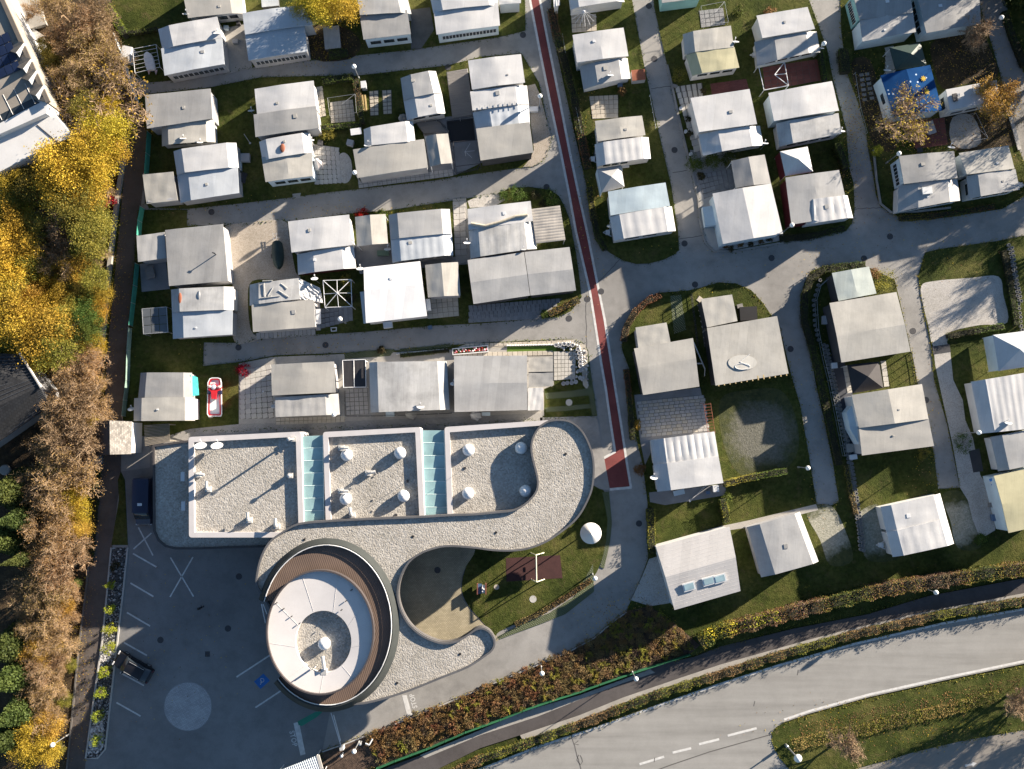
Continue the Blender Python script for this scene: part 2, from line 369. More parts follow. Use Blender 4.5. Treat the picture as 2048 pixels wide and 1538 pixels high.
COPPER = seam_roof('brown_decking', (.135, .094, .072), 1.6, .3, .88)
SLATS = seam_roof('slatted_wood', (.22, .19, .15), 1.05, 1.57, .45)
SHIN = brickm('shingles_grey', (.20, .185, .165), (.40, .37, .33), (.09, .085, .08), .30, .16, 1.57)
TILED = brickm('tiles_dark', (.014, .015, .018), (.026, .027, .030), (.006, .006, .007), .3, .34, .42)
CORR = seam_roof('corrugated_plastic', (.52, .60, .64), 1.25, .25, .55)
GLSH = M('sheet_metal_grey', (.27, .245, .21), .85, .14, .5, 6., spec=.15)

def patch_mat(px, py, rad, k_=1.):
    """worn lawn: bare grit in the middle giving way to grass"""
    m, nt, bs = nodes_of('worn_lawn_%d' % px); v = coords(nt, True); c = P(px, py)
    ds = nt.nodes.new('ShaderNodeVectorMath'); ds.operation = 'DISTANCE'; nt.links.new(v, ds.inputs[0]); ds.inputs[1].default_value = (c.x, c.y, .066)
    mr = nt.nodes.new('ShaderNodeMapRange'); mr.inputs[1].default_value = rad; mr.inputs[2].default_value = rad * .35; nt.links.new(ds.outputs['Value'], mr.inputs[0])
    ad = nt.nodes.new('ShaderNodeMath'); ad.operation = 'ADD'; mm = nt.nodes.new('ShaderNodeMath'); mm.operation = 'MULTIPLY'; mm.inputs[1].default_value = 1.7; nt.links.new(noise(nt, v, .55, 8, .8), mm.inputs[0]); nt.links.new(mr.outputs[0], ad.inputs[0]); nt.links.new(mm.outputs[0], ad.inputs[1])
    hf = nt.nodes.new('ShaderNodeMath'); hf.operation = 'MULTIPLY'; hf.inputs[1].default_value = .5; nt.links.new(ad.outputs[0], hf.inputs[0]); k = ramp(nt, hf.outputs[0], [(.54, (0, 0, 0)), (.80, (.95, .95, .95))]); g = ramp(nt, noise(nt, v, 1.5, 5, .7), [(.3, (.024, .034, .009)), (.7, (.075, .078, .022))]); b = ramp(nt, noise(nt, v, 5., 5, .7), [(.3, sc3((.075, .075, .055), k_)), (.7, sc3((.17, .165, .14), k_))])
    nt.links.new(mix(nt, k, g, b), bs.inputs['Base Color']); bs.inputs['Roughness'].default_value = .95; bump(nt, bs, noise(nt, v, 7., 4, .7), .8, .08); return m
LEAFY = M('leafy_grass', (.045, .038, .018), .95, .5, .8, 7., .8, 9, True, col2=(.085, .060, .030), bdist=.08)
# ------------------------------------------------------------------ ground, roads, plots
gr = MB(); gr.box((0, 0, -.55), 900, 900, 1.0); setp(gr.build('ground', GRASS), kind='structure', label='grassy ground under the whole camp site')
camp = [(205, -60), (268, -60), (2120, -60), (2120, 480), (2048, 520), (1995, 1010), (1690, 1030), (1640, 1030), (1310, 1120), (1296, 1117), (1285, 1148), (1262, 1200), (1253, 1222), (1225, 1242), (1188, 1274), (1142, 1299), (1102, 1316), (960, 1376), (822, 1433), (694, 1484), (645, 1501), (560, 1600), (120, 1600), (134, 1538), (159, 1285), (181, 1100), (192, 918), (217, 837), (217, 720), (232, 560), (245, 420), (252, 283), (240, 240), (225, 140)]
sheet('camp_road', camp, .0, ASPH, .1, label='old grey asphalt of the camp lanes')
sheet('forest_floor', [(-120, -100), (215, -100), (235, 100), (250, 240), (255, 283), (246, 360), (232, 440), (206, 732), (192, 918), (181, 1100), (159, 1285), (134, 1538), (130, 1640), (-120, 1640)], .012, LITT, .1, label='brown leaf litter under the trees')
pk = [(256, 1100), (250, 960), (242, 943), (300, 935), (300, 880), (560, 1030), (640, 1200), (660, 1425), (645, 1501), (560, 1610), (120, 1610), (172, 1516), (196, 1515), (211, 1498), (236, 1276)]
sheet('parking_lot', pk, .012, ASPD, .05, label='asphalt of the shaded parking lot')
sheet('footway', [(200, -40), (226, -40), (240, 60), (270, 198), (294, 263), (289, 348), (281, 420), (270, 526), (257, 649), (254, 760), (244, 832), (242, 943), (224, 1100), (205, 1282), (172, 1516), (165, 1600), (122, 1600), (134, 1538), (159, 1285), (181, 1100), (192, 918), (209, 837), (213, 720), (229, 560), (242, 420), (252, 312), (252, 283), (240, 240), (215, 140), (195, 20)], .016, ASPB, .05, label='brown asphalt footway between wood and camp')

LAWN_Z = .06
LAWNS = []
def lawn(name, pts, mat=None, z=LAWN_Z, **k): LAWNS.append((pts, z)); return sheet(name, pts, z, mat or GRASS, .1, **k)
lawn('lawn', [(228, -60), (1049, -60), (1051, 61), (1033, 66), (994, 75), (821, 100), (615, 121), (506, 135), (346, 161), (298, 165), (262, 150), (232, 70), (222, 20)])
lawn('lawn', [(272, 192), (296, 188), (420, 175), (520, 155), (640, 152), (709, 152), (896, 131), (960, 114), (1043, 107), (1078, 166), (1095, 247), (1103, 281), (1090, 318), (1067, 333), (1046, 335), (909, 354), (870, 361), (719, 378), (652, 385), (584, 395), (480, 407), (374, 418), (299, 416), (290, 404), (293, 265)])
lawn('lawn', [(276, 420), (374, 420), (374, 452), (480, 450), (558, 441), (576, 444), (698, 427), (776, 421), (914, 400), (999, 387), (1020, 376), (1060, 374), (1100, 380), (1118, 392), (1130, 415), (1139, 438), (1152, 506), (1160, 563), (1163, 595), (1142, 622), (1116, 634), (960, 647), (870, 651), (727, 664), (631, 669), (519, 677), (480, 686), (408, 685), (406, 732), (480, 724), (550, 711), (688, 706), (792, 701), (901, 690), (1038, 682), (1142, 678), (1165, 685), (1176, 700), (1181, 760), (1194, 832), (1100, 836), (900, 850), (380, 862), (298, 880), (246, 840), (250, 760), (258, 650), (268, 530)])
lawn('lawn', [(1100, -60), (1262, -60), (1264, 0), (1275, 60), (1288, 130), (1303, 198), (1314, 250), (1329, 315), (1342, 370), (1356, 464), (1358, 500), (1350, 508), (1329, 519), (1298, 527), (1272, 528), (1246, 521), (1220, 506), (1200, 490), (1184, 438), (1171, 364), (1152, 281), (1129, 177), (1105, 60)])
lawn('lawn', [(1306, -60), (1616, -60), (1618, 0), (1654, 98), (1666, 160), (1692, 258), (1698, 335), (1707, 366), (1709, 420), (1704, 446), (1692, 462), (1568, 485), (1472, 502), (1428, 502), (1410, 485), (1399, 438), (1397, 400), (1379, 325), (1360, 247), (1345, 177), (1334, 130), (1308, 13)])
lawn('lawn', [(1680, -60), (1955, -60), (1957, 0), (1998, 140), (2022, 235), (2037, 297), (2070, 380), (2004, 418), (1885, 436), (1817, 443), (1781, 427), (1761, 413), (1752, 390), (1746, 350), (1737, 303), (1731, 258), (1716, 205), (1692, 142), (1682, 60)])
lawn('lawn', [(2000, -60), (2140, -60), (2140, 380), (2060, 180), (2031, 100)])
lawn('lawn', [(1243, 693), (1249, 659), (1267, 625), (1288, 604), (1306, 590), (1324, 585), (1376, 581), (1399, 576), (1436, 565), (1472, 567), (1502, 580), (1526, 606), (1542, 630), (1559, 657), (1574, 716), (1585, 760), (1600, 809), (1618, 913), (1633, 1008), (1650, 1016), (1678, 1004), (1666, 928), (1648, 839), (1630, 760), (1624, 716), (1606, 651), (1600, 621), (1602, 592), (1609, 565), (1624, 541), (1648, 532), (1713, 528), (1737, 535), (1789, 559), (1805, 627), (1823, 707), (1835, 765), (1856, 845), (1868, 910), (1876, 978), (1920, 975), (1915, 952), (1894, 848), (1868, 760), (1862, 693), (1847, 621), (1836, 553), (1850, 505), (1879, 498), (1995, 482), (2100, 460), (2140, 1100), (2048, 1146), (1856, 1188), (1737, 1222), (1588, 1250), (1387, 1310), (1316, 1328), (960, 1453), (765, 1530), (640, 1560), (645, 1501), (694, 1484), (822, 1433), (960, 1376), (1102, 1316), (1142, 1299), (1188, 1274), (1225, 1242), (1253, 1222), (1262, 1200), (1285, 1148), (1296, 1117), (1295, 1003), (1285, 928), (1272, 876), (1264, 798), (1258, 736), (1246, 706)])
sheet('flower_bed', [(1253, 1222), (1225, 1242), (1188, 1274), (1142, 1299), (1102, 1316), (960, 1376), (822, 1433), (694, 1484), (640, 1505), (640, 1560), (765, 1530), (850, 1496), (960, 1453), (1159, 1382), (1273, 1342), (1379, 1308), (1400, 1290), (1340, 1240), (1300, 1212)], .085, SOIL, .1, label='brown mulch bed along the entrance lane')
# footpath and main road at the bottom
fp_u = [(2140, 1132), (2048, 1156), (1856, 1192), (1737, 1228), (1588, 1257), (1440, 1293), (1387, 1314), (1316, 1328), (1245, 1362), (1159, 1393), (1074, 1427), (960, 1462), (850, 1507), (765, 1538), (690, 1570)]
fp_l = [(2140, 1165), (2048, 1186), (1826, 1228), (1692, 1260), (1618, 1279), (1440, 1329), (1359, 1356), (1245, 1395), (1159, 1430), (1040, 1470), (960, 1496), (887, 1532), (820, 1570)]
fp_k = [(2140, 1178), (2048, 1199), (1826, 1243), (1648, 1287), (1440, 1340), (1302, 1388), (1188, 1433), (1088, 1470), (1045, 1479)]
sheet('footpath', fp_u + fp_l[::-1], .075, ASPF, .1, label='dark asphalt footpath beside the main road')
sheet('footpath_edging', fp_l[:10] + fp_k[::-1], .085, CONC, .1, label='pale strip along the footpath')
sheet('footpath_edging', [(1045, 1423), (1159, 1390), (1245, 1359), (1300, 1338), (1310, 1345), (1245, 1366), (1159, 1399), (1074, 1433), (960, 1470), (850, 1516), (840, 1510), (960, 1460)], .083, CONC, .1, label='pale gravelly verge at the foot of the green fence')
rd_u = [(2140, 1195), (2048, 1214), (1885, 1243), (1707, 1284), (1559, 1326), (1440, 1364), (1330, 1402), (1188, 1453), (1074, 1490), (960, 1534), (900, 1560), (840, 1590)]
rd_l = [(2140, 1310), (2048, 1327), (1885, 1361), (1737, 1394), (1618, 1427), (1568, 1444), (1553, 1453), (1544, 1470), (1546, 1490), (1559, 1516), (1590, 1545), (1600, 1600), (840, 1600)]
sheet('main_road', rd_u + rd_l[::-1], .07, ROADM, .1, label='pale asphalt main road curving along the bottom')
sheet('side_road', [(1707, 1538), (1767, 1522), (1826, 1504), (1915, 1483), (2048, 1459), (2140, 1440), (2140, 1620), (1600, 1620), (1640, 1560)], .078, M('asphalt_side', (.235, .215, .19), .85, .12, .2, 9., .4, 60, True, bdist=.012), .1, label='brownish side road in the bottom corner')
def ribbon(pts, wpx, name, z, mat, label=None, parent=None, h=.004, closed=False):
    a = []; b = []; n = len(pts)
    for i, p in enumerate(pts):
        p = np.array(p, float); q0 = np.array(pts[max(0, i - 1)], float); q1 = np.array(pts[min(n - 1, i + 1)], float)
        d = q1 - q0; d /= np.linalg.norm(d) + 1e-9; nn = np.array([-d[1], d[0]]) * wpx / 2
        a.append(tuple(p + nn)); b.append(tuple(p - nn))
    mb = MB(); mb.prism([P(x, y) for x, y in a + b[::-1]], z - .03, z, bottom=False)
    o = mb.build(name, mat, parent)
    if not parent: o['kind'] = 'structure'
    if label: o['label'] = label
    return o
off = lambda pts, dx, dy: [(x + dx, y + dy) for x, y in pts]
ribbon(off(rd_u[:11], 0, 4), 4, 'edge_line', .076, PAINT, 'white line on the upper edge of the main road')
ribbon(off(rd_l[:6], 0, -5), 4.5, 'edge_line', .076, PAINT, 'white line on the lower edge of the main road')
for a, b in (((1513, 1456), (1455, 1471)), ((1398, 1488), (1438, 1478)), ((1345, 1505), (1382, 1496)), ((1279, 1528), (1328, 1513)), ((1490, 1462), (1455, 1472)), ((1160, 1569), (1210, 1552))):
    if a[0] == 1490: continue
    ribbon([a, b], 4.5, 'lane_dash', .0765, PAINT, 'dash of the broken white line across the junction')
ribbon([(1544, 1468), (1480, 1486), (1420, 1503), (1340, 1530), (1300, 1545)], 2, 'road_joint', .0762, M('joint_dark', (.10, .095, .09), .9, .1), 'dark joint between main road and side road')
def crack(pts, wpx=1.3, z=.006):
    p2 = []
    for (x0, y0), (x1, y1) in zip(pts[:-1], pts[1:]):
        L = max(1, int(math.hypot(x1 - x0, y1 - y0) / 6))
        for k in range(L): p2.append((x0 + (x1 - x0) * k / L + random.uniform(-1, 1), y0 + (y1 - y0) * k / L + random.uniform(-1, 1)))
    p2.append(pts[-1]); o = ribbon(p2, wpx, 'asphalt_crack', z, MATS['joint_dark'], 'dark sealed crack in the asphalt'); return o
for c in ([(1173, 590), (1172, 640), (1174, 700)], [(1240, 518), (1215, 545), (1192, 570)], [(1358, 478), (1404, 471)], [(1710, 418), (1765, 415)], [(1302, 177), (1345, 172)], [(1345, 346), (1375, 340)], [(1290, 125), (1309, 118)]): crack(c)
for c in ([(1142, 1468), (1152, 1500), (1162, 1538)], [(1156, 1480), (1148, 1488), (1157, 1489)], [(1158, 1510), (1154, 1520), (1160, 1530), (1166, 1522), (1160, 1510)], [(1309, 1516), (1308, 1524)], [(1596, 1338), (1594, 1350)], [(1510, 1402), (1507, 1412)]): crack(c, 1.6, .0768)
# grass strips beside the main road are part of the ground; the big verge island
lawn('lawn', [(1544, 1465), (1553, 1453), (1568, 1446), (1618, 1431), (1737, 1398), (1885, 1365), (2048, 1333), (2140, 1316), (2140, 1440), (2048, 1459), (1915, 1483), (1826, 1504), (1767, 1522), (1707, 1538), (1650, 1570), (1610, 1570), (1580, 1540), (1559, 1516), (1544, 1485)], z=.11)
lawn('lawn', fp_k + [(960, 1510), (900, 1540), (880, 1560)] + [(900, 1562), (960, 1536), (1074, 1491), (1188, 1454), (1330, 1403), (1440, 1365), (1559, 1327), (1707, 1285), (1885, 1244), (2048, 1215), (2140, 1196)], z=.10)

# red lane with its white borders
rl = [(1048, -40), (1060, 0), (1080, 104), (1100, 203), (1121, 302), (1137, 382), (1152, 464), (1180, 584), (1189, 640), (1202.6, 727.5), (1211.5, 777), (1221, 845), (1230, 903)]
rr = [(1072, -40), (1080, 0), (1100, 104), (1120, 203), (1139, 302), (1156, 382), (1176, 472), (1194, 563), (1209.5, 640), (1222.4, 725), (1230.6, 777), (1241.6, 845), (1254, 928), (1262, 975)]
sheet('red_lane', rl + [(1208, 916), (1220, 981)] + rr[::-1], .006, REDL, .0, label='red painted lane running down between the plots')
ribbon(rl, 4.5, 'lane_border', .010, PAINT, 'white border on the left of the red lane')
ribbon(rr, 4.5, 'lane_border', .010, PAINT, 'white border on the right of the red lane')
ribbon([(1231, 903), (1208, 916)], 5, 'lane_border', .0104, PAINT, 'short slanting white border where the red lane widens')
ribbon([(1218, 979), (1263, 975)], 5, 'lane_border', .0104, PAINT, 'white border closing the end of the red lane')
# parking bay lines
for a, b in (((266, 1107), (313, 1134)), ((261, 1166), (307, 1193)), ((254, 1225), (300, 1252)), ((248, 1285), (294, 1311)), ((240, 1345), (288, 1371)), ((233, 1405), (281, 1432)), ((545, 1307), (473, 1354)), ((564, 1380), (511, 1415))):
    ribbon([a, b], 3, 'bay_line', .0165, PAINT, 'white line between parking bays')
for a, b in (((277, 1055), (306, 1111)), ((303, 1066), (267, 1098)), ((341, 1115), (387, 1193)), ((386, 1114), (340, 1194))):
    ribbon([a, b], 2.6, 'bay_cross', .0165 + .0006 * (a[0] > 300) , PAINT, 'stroke of a white painted cross on the parking lot')
ci = [(376 + 47 * math.cos(i * math.pi / 24), 1413 + 48 * math.sin(i * math.pi / 24)) for i in range(48)]
sheet('paved_circle', ci, .018, SETTC, .0, label='round patch of grey setts in the parking lot')
ci = [(376 + 48.5 * math.cos(i * math.pi / 24), 1413 + 49.5 * math.sin(i * math.pi / 24)) for i in range(48)]
sheet('paved_circle_rim', ci, .0155, PAVD, .0, label='dark rim round the circle of setts')
# stop bars and lettering
sheet('stop_bar', [(587, 1446), (598, 1444), (611, 1508), (601, 1511)], .0165, PAINT, label='white stop bar on the parking side')
sheet('stop_bar', [(804, 1391), (813, 1390), (824, 1429), (815, 1433)], .006, PAINT, label='white stop bar beside the curved roof')
sheet('green_band', [(595, 1443), (630, 1424), (648, 1421), (634, 1434), (604, 1452), (597, 1450)], .0172, PAINTG, label='faded green stripe painted in front of the round building')
def text_mesh(s, name, mat, loc, rz, size, label, squeeze=1.):
    cu = bpy.data.curves.new(name, 'FONT'); cu.body = s; cu.size = size; cu.align_x = 'CENTER'; cu.align_y = 'CENTER'; cu.space_character = 1.15; cu.extrude = .001; cu.offset = .012
    t = bpy.data.objects.new('tmp', cu); COL.objects.link(t)
    me = bpy.data.meshes.new_from_object(t.evaluated_get(bpy.context.evaluated_depsgraph_get())); bpy.data.objects.remove(t)
    o = link(name, me, mat, None, loc, (0, 0, rz), (1, squeeze, 1)); setp(o, label, kind='structure'); return o
text_mesh('STOP', 'stop_lettering', PAINT, P(827, 1402, 0) + Vector((0, 0, .008)), math.radians(90 + 15.5), .62, 'white STOP lettering beside the curved roof', 1.25)
text_mesh('STOP', 'stop_lettering', PAINT, P(586.5, 1477, 0) + Vector((0, 0, .019)), math.radians(-90 + 14), .66, 'white STOP lettering on the parking side', 1.2)
sheet('disabled_bay_square', [(508, 1363), (527, 1347), (540, 1361), (521, 1378)], .0168, PAINTB, label='blue square of the disabled parking bay')
wc = MB(); c0 = P(524, 1362.5)
def at(u, v): a = math.radians(150); return c0 + Vector((u * math.cos(a) - v * math.sin(a), u * math.sin(a) + v * math.cos(a), .019))
arc = [at(.04 + .21 * math.cos(math.radians(t)), -.10 + .21 * math.sin(math.radians(t))) for t in range(110, 371, 20)]
for p, q in zip(arc[:-1], arc[1:]): wc.tube(p, q, .028, n=4)
for seg in ([(-.02, .30), (-.02, .02), (.17, .02), (.26, -.22)], [(-.02, .16), (.14, .16)]):
    for (a, b), (c, d) in zip(seg[:-1], seg[1:]): wc.tube(at(a, b), at(c, d), .03, n=4)
wc.lathe(at(-.02, .36), [(.055, -.003), (.055, .003)], 10)
o = wc.build('wheelchair_symbol', PAINT); o.scale = (1, 1, .2); o.location.z = .0145; setp(o, 'white wheelchair symbol on the blue square', kind='structure')
ar = sheet('turn_arrow', [(1929, 1529), (1944, 1526), (1943, 1523), (1953, 1526), (1945, 1533), (1944, 1530), (1930, 1533)], .084, PAINT, label='white arrow on the side road')

# gravel yards, sand, small paths
for nm, pts, mat, z, lb in (
    ('gravel_yard', smooth([(446, 462), (470, 448), (540, 441), (572, 443), (578, 470), (584, 505), (592, 545), (600, 556), (560, 560), (505, 562), (496, 600), (502, 660), (520, 676), (496, 686), (470, 684), (462, 640), (466, 580), (458, 520)], 4), GRAVB, .068, 'beige gravel yard between the grey roofs and the white caravan'),
    ('gravel_yard', [(1055, 172), (1070, 168), (1080, 190), (1095, 247), (1103, 281), (1090, 318), (1067, 333), (1046, 335), (1060, 318), (1068, 300), (1062, 250)], GRAVB, .068, 'beige gravel strip beside the red lane'),
    ('gravel_yard', [(935, 402), (960, 392), (999, 388), (1010, 400), (990, 412), (940, 416)], GRAVW, .068, 'pale gravel corner behind the bush bed'),
    ('sand_court', smooth([(1842, 572), (1870, 562), (1940, 556), (1996, 553), (2006, 590), (2014, 645), (1960, 650), (1900, 664), (1893, 684), (1866, 692), (1856, 650), (1846, 610)], 4), GRAVW, .068, 'pale sandy court crossed by long shadows'),
    ('gravel_lane', [(1866, 692), (1893, 684), (1900, 703), (1906, 760), (1925, 800), (1930, 840), (1945, 875), (1960, 950), (1985, 990), (1990, 1060), (1960, 1078), (1945, 1040), (1935, 1000), (1920, 976), (1905, 890), (1885, 800), (1870, 730)], GRAVW, .0686, 'whitish gravel strip beside the narrow lane'),
    ('gravel_yard', smooth([(1612, 1022), (1660, 1010), (1690, 1060), (1705, 1120), (1660, 1130), (1640, 1080)], 4), patch_mat(1655, 1062, 3.6, 2.4), .0655, 'whitish gravel beside the silver roof'),
    ('gravel_yard', smooth([(1718, 1025), (1764, 1012), (1790, 1090), (1795, 1118), (1735, 1120), (1722, 1070)], 4), patch_mat(1745, 1062, 3.6, 2.4), .0655, 'stony patch in front of the pale ribbed caravan'),
    ('gravel_yard', smooth([(1884, 990), (1925, 985), (1955, 1050), (1960, 1095), (1915, 1095), (1900, 1040)], 4), patch_mat(1912, 1048, 3.4, 2.4), .0655, 'gravel streak behind the pale ribbed caravan'),
    ('gravel_yard', [(1262, 1200), (1285, 1150), (1298, 1118), (1316, 1112), (1330, 1160), (1345, 1205), (1300, 1212)], GRAVW, .0905, 'grey gravel apron left of the house with roof windows'),
    ('bare_patch', smooth([(1440, 800), (1500, 780), (1560, 780), (1590, 830), (1596, 900), (1560, 945), (1490, 955), (1450, 900)], 4), patch_mat(1522, 868, 5.0, 1.05), .066, 'bare grey patch in the empty plot'),
    ('path', [(1443, 1052), (1500, 1040), (1632, 1008), (1636, 1020), (1502, 1054), (1446, 1062)], CONC, .068, 'pale path above the silver roof'),
    ('plot_paving', [(478, 727), (545, 714), (690, 708), (800, 704), (930, 698), (1106, 692), (1108, 770), (1088, 778), (1088, 832), (700, 846), (478, 850)], CONC, .0635, 'concrete ground of the plots behind the building'),
    ('plot_paving', smooth([(930, 689), (1040, 684), (1142, 679), (1163, 686), (1175, 702), (1181, 760), (1178, 775), (1166, 770), (1160, 705), (1145, 692), (1040, 693), (930, 698)], 2), PAVB, .0655, 'beige pavement rounding the corner plot'),
    ('plot_paving', [(704, 490), (780, 486), (790, 528), (905, 514), (938, 512), (940, 528), (845, 536), (720, 548)], PAVD, .0645, 'dark paving between the small beige shelter and the ribbed caravan'),
    ('plot_paving', [(838, 240), (948, 228), (965, 325), (912, 350), (858, 352), (850, 280)], PAVD, .0645, 'dark paving around the fenced yard'),
    ('plot_paving', [(1380, 300), (1470, 310), (1475, 385), (1400, 402), (1386, 350)], PAVD, .0645, 'dark paving round the potted shrub yard'),
    ('leafy_lawn', smooth([(1862, 88), (1900, 72), (1960, 70), (1985, 110), (1994, 155), (1930, 168), (1885, 178), (1866, 130)], 3), LEAFY, .066, 'shaded lawn strewn with brown leaves right of the blue tent'),
    ('leafy_lawn', smooth([(1700, 130), (1740, 120), (1762, 200), (1790, 260), (1790, 300), (1750, 295), (1728, 230)], 3), LEAFY, .066, 'leaf strewn strip left of the blue tent'),
    ('leafy_lawn', smooth([(610, 60), (650, 50), (700, 60), (722, 90), (700, 118), (625, 118)], 3), LEAFY, .066, 'leaf strewn ground under the golden trees at the top'),
    ('leafy_lawn', smooth([(1890, 225), (1960, 215), (2020, 240), (2032, 290), (1960, 300), (1900, 296)], 3), LEAFY, .066, 'leaf strewn ground under the rusty orange tree'),
    ('gravel_yard', smooth([(1905, 235), (1945, 232), (1962, 285), (1925, 298), (1900, 280)], 3), GRAVW, .069, 'frosty gravel patch below the motorhome'),
    ('yard_paving', [(1398, 385), (1425, 385), (1448, 490), (1566, 468), (1568, 480), (1474, 498), (1428, 500), (1412, 485), (1401, 438)], PAVG, .067, 'grey edging strip round the white gabled awning'),
    ('yard_paving', [(280, 528), (332, 522), (340, 578), (284, 584)], PAVD, .067, 'dark paved yard against the teal fence'),
    ('yard_paving', [(905, 398), (932, 396), (945, 520), (912, 530)], CONC, .067, 'concrete gap between the ribbed and the creased caravan'),
    ('yard_paving', [(640, 660), (690, 640), (720, 640), (726, 664), (640, 669)], GRASS, .067, 'grass corner with the lamp and planter'),
    ('yard_paving', [(436, 60), (490, 48), (505, 135), (450, 150)], CONC, .0665, 'concrete yard between the frosty caravan and the blue-white one'),
    ('yard_paving', [(1655, 610), (1664, 606), (1690, 730), (1735, 905), (1700, 915), (1665, 740)], M('deck_dark', (.055, .06, .075), .8, .2, 1., 8.), .067, 'dark terrace strip along the curved rail fence'),
    ('yard_paving', [(1268, 790), (1400, 775), (1420, 868), (1310, 886), (1290, 930), (1280, 880)], PAVD, .066, 'dark paving round the large patio'),
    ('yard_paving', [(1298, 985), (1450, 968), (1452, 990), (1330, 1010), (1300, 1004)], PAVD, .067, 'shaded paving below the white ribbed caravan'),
    ('path', [(445, 80), (470, 70), (500, 135), (455, 145)], CONC, .068, 'concrete path between two caravans'),
    ('path', [(822, 20), (860, 15), (868, 60), (842, 98), (822, 100)], M('concrete_dark', (.10, .10, .10), .9, .25, .6, 7., world=True), .068, 'dark path between two caravans at the top'),  # dark grey concrete, tone varies at random
    ('path', [(585, 388), (602, 386), (600, 396), (586, 398)], CONC, .068, 'short path to the lane'),
    ('path', [(1186, 1128), (1188, 1183), (1131, 1228), (1088, 1245), (997, 1279), (990, 1276), (1030, 1255), (1100, 1225), (1150, 1192)], GRIDM, .072, 'grass grid edging of the entrance lane'),
    ('path', [(1205, 985), (1218, 983), (1224, 1045), (1220, 1084), (1208, 1137), (1200, 1134), (1212, 1084), (1215, 1040)], GRIDM, .072, 'grass grid edging beside the lane under the white cone'),
    ('forecourt', [(1080, 845), (1080, 835), (1194, 832), (1208, 915), (1220, 981), (1200, 978), (1186, 970), (1180, 900), (1150, 850)], SETT, .074, 'grey sett forecourt at the end of the red lane'),
    ('walkway', [(335, 872), (380, 858), (480, 848), (700, 842), (900, 834), (1085, 826), (1085, 850), (900, 860), (640, 872), (480, 878), (380, 884)], SETT, .074, 'grey sett walkway behind the flat-roofed building'),
    ('courtyard', smooth([(795, 1190), (800, 1130), (860, 1085), (920, 1080), (950, 1100), (928, 1140), (922, 1180), (934, 1212), (960, 1242), (988, 1268), (994, 1282), (940, 1290), (860, 1300), (800, 1250)], 4), SETTY, .074, 'yellowish paved courtyard enclosed by the curved roof'),
    ('grass_grid', [(1088, 790), (1180, 780), (1190, 830), (1110, 834), (1092, 828)], GRASS, .066, 'lawn of the corner plot'),
    ('grass_grid', [(1090, 786), (1140, 782), (1178, 776), (1180, 790), (1130, 796), (1092, 798)], GRIDM, .072, 'upper row of grass grid stones in the corner plot'),
    ('grass_grid', [(1090, 815), (1178, 808), (1182, 816), (1130, 822), (1092, 824)], GRIDM, .072, 'lower row of grass grid stones in the corner plot'),
    ('grass_grid', [(1176, 700), (1184, 760), (1194, 830), (1184, 832), (1174, 762)], GRIDM, .073, 'grass grid edging of the corner plot'),
    ('grass_grid', [(1340, 592), (1362, 590), (1372, 660), (1348, 668)], GRIDM, .070, 'pale grass grid strip behind the brown hedge'),
    ('grass_grid', [(688, 706), (775, 698), (790, 700), (780, 712), (690, 718)], GRIDM, .070, 'grass grid strip along the middle lane'),
    ('grass_grid', [(800, 698), (900, 688), (902, 694), (802, 704)], GRIDM, .070, 'grass grid strip beside the scalloped edging'),
    ('artificial_turf', [(1014, 693), (1112, 692), (1113, 703), (1014, 706)], M('turf', (.09, .16, .02), .9, .15, 2., 20., .8, 25, True), .076, 'bright green turf strip with white scalloped edging'),
    ('red_paving', [(1420, 168), (1492, 158), (1498, 180), (1424, 192)], brickm('red_setts', (.13, .04, .035), (.17, .055, .05), (.06, .03, .03), .25, .12, .1), .069, 'dark red paving above the white caravan'),
    ('rubber_mat', [(1012, 1116), (1120, 1110), (1125, 1156), (1013, 1163)], M('rubber_mat', (.055, .022, .021), .9, .15, 1., 12., .3, 30, True), .082, 'dark red rubber mat under the swing frame'),
    ('planting_strip', [(223, 1090), (256, 1090), (250, 960), (242, 943), (236, 960), (238, 1000)], GRASS, .05, 'dark planted strip behind the van'),
    ('planting_strip', [(223, 1095), (256, 1095), (236, 1276), (211, 1498), (196, 1515), (172, 1516), (205, 1282)], GRAVD, .052, 'dark pebble strip with golden conifers'),
    ('sunlit_pebble_patch', smooth([(208, 1292), (234, 1282), (230, 1312), (204, 1332), (198, 1340), (202, 1310)], 3), STONES, .056, 'pebbles coloured brighter as sunlit between the golden conifers'),
    ('sunlit_pebble_patch', smooth([(184, 1450), (205, 1440), (208, 1490), (192, 1508), (176, 1508)], 3), STONES, .056, 'pebbles coloured brighter as sunlit at the end of the conifer strip'),
    ('gravel_yard', smooth([(678, 312), (690, 306), (702, 320), (704, 350), (694, 366), (680, 362), (676, 340)], 3), GRAVW, .0865, 'white frosted gravel bed beside the tan caravan'),
    ('lawn', smooth([(1210, 985), (1216, 1000), (1218, 1045), (1212, 1084), (1198, 1134), (1180, 1160), (1125, 1205), (1060, 1235), (1000, 1262), (990, 1270), (962, 1240), (936, 1210), (924, 1180), (930, 1140), (960, 1090), (1060, 1060), (1150, 1000), (1190, 970)], 3), GRASS, .070, 'lawn with swing inside the curve of the lane')):
    sheet(nm, pts, z, mat, .06, label=lb)

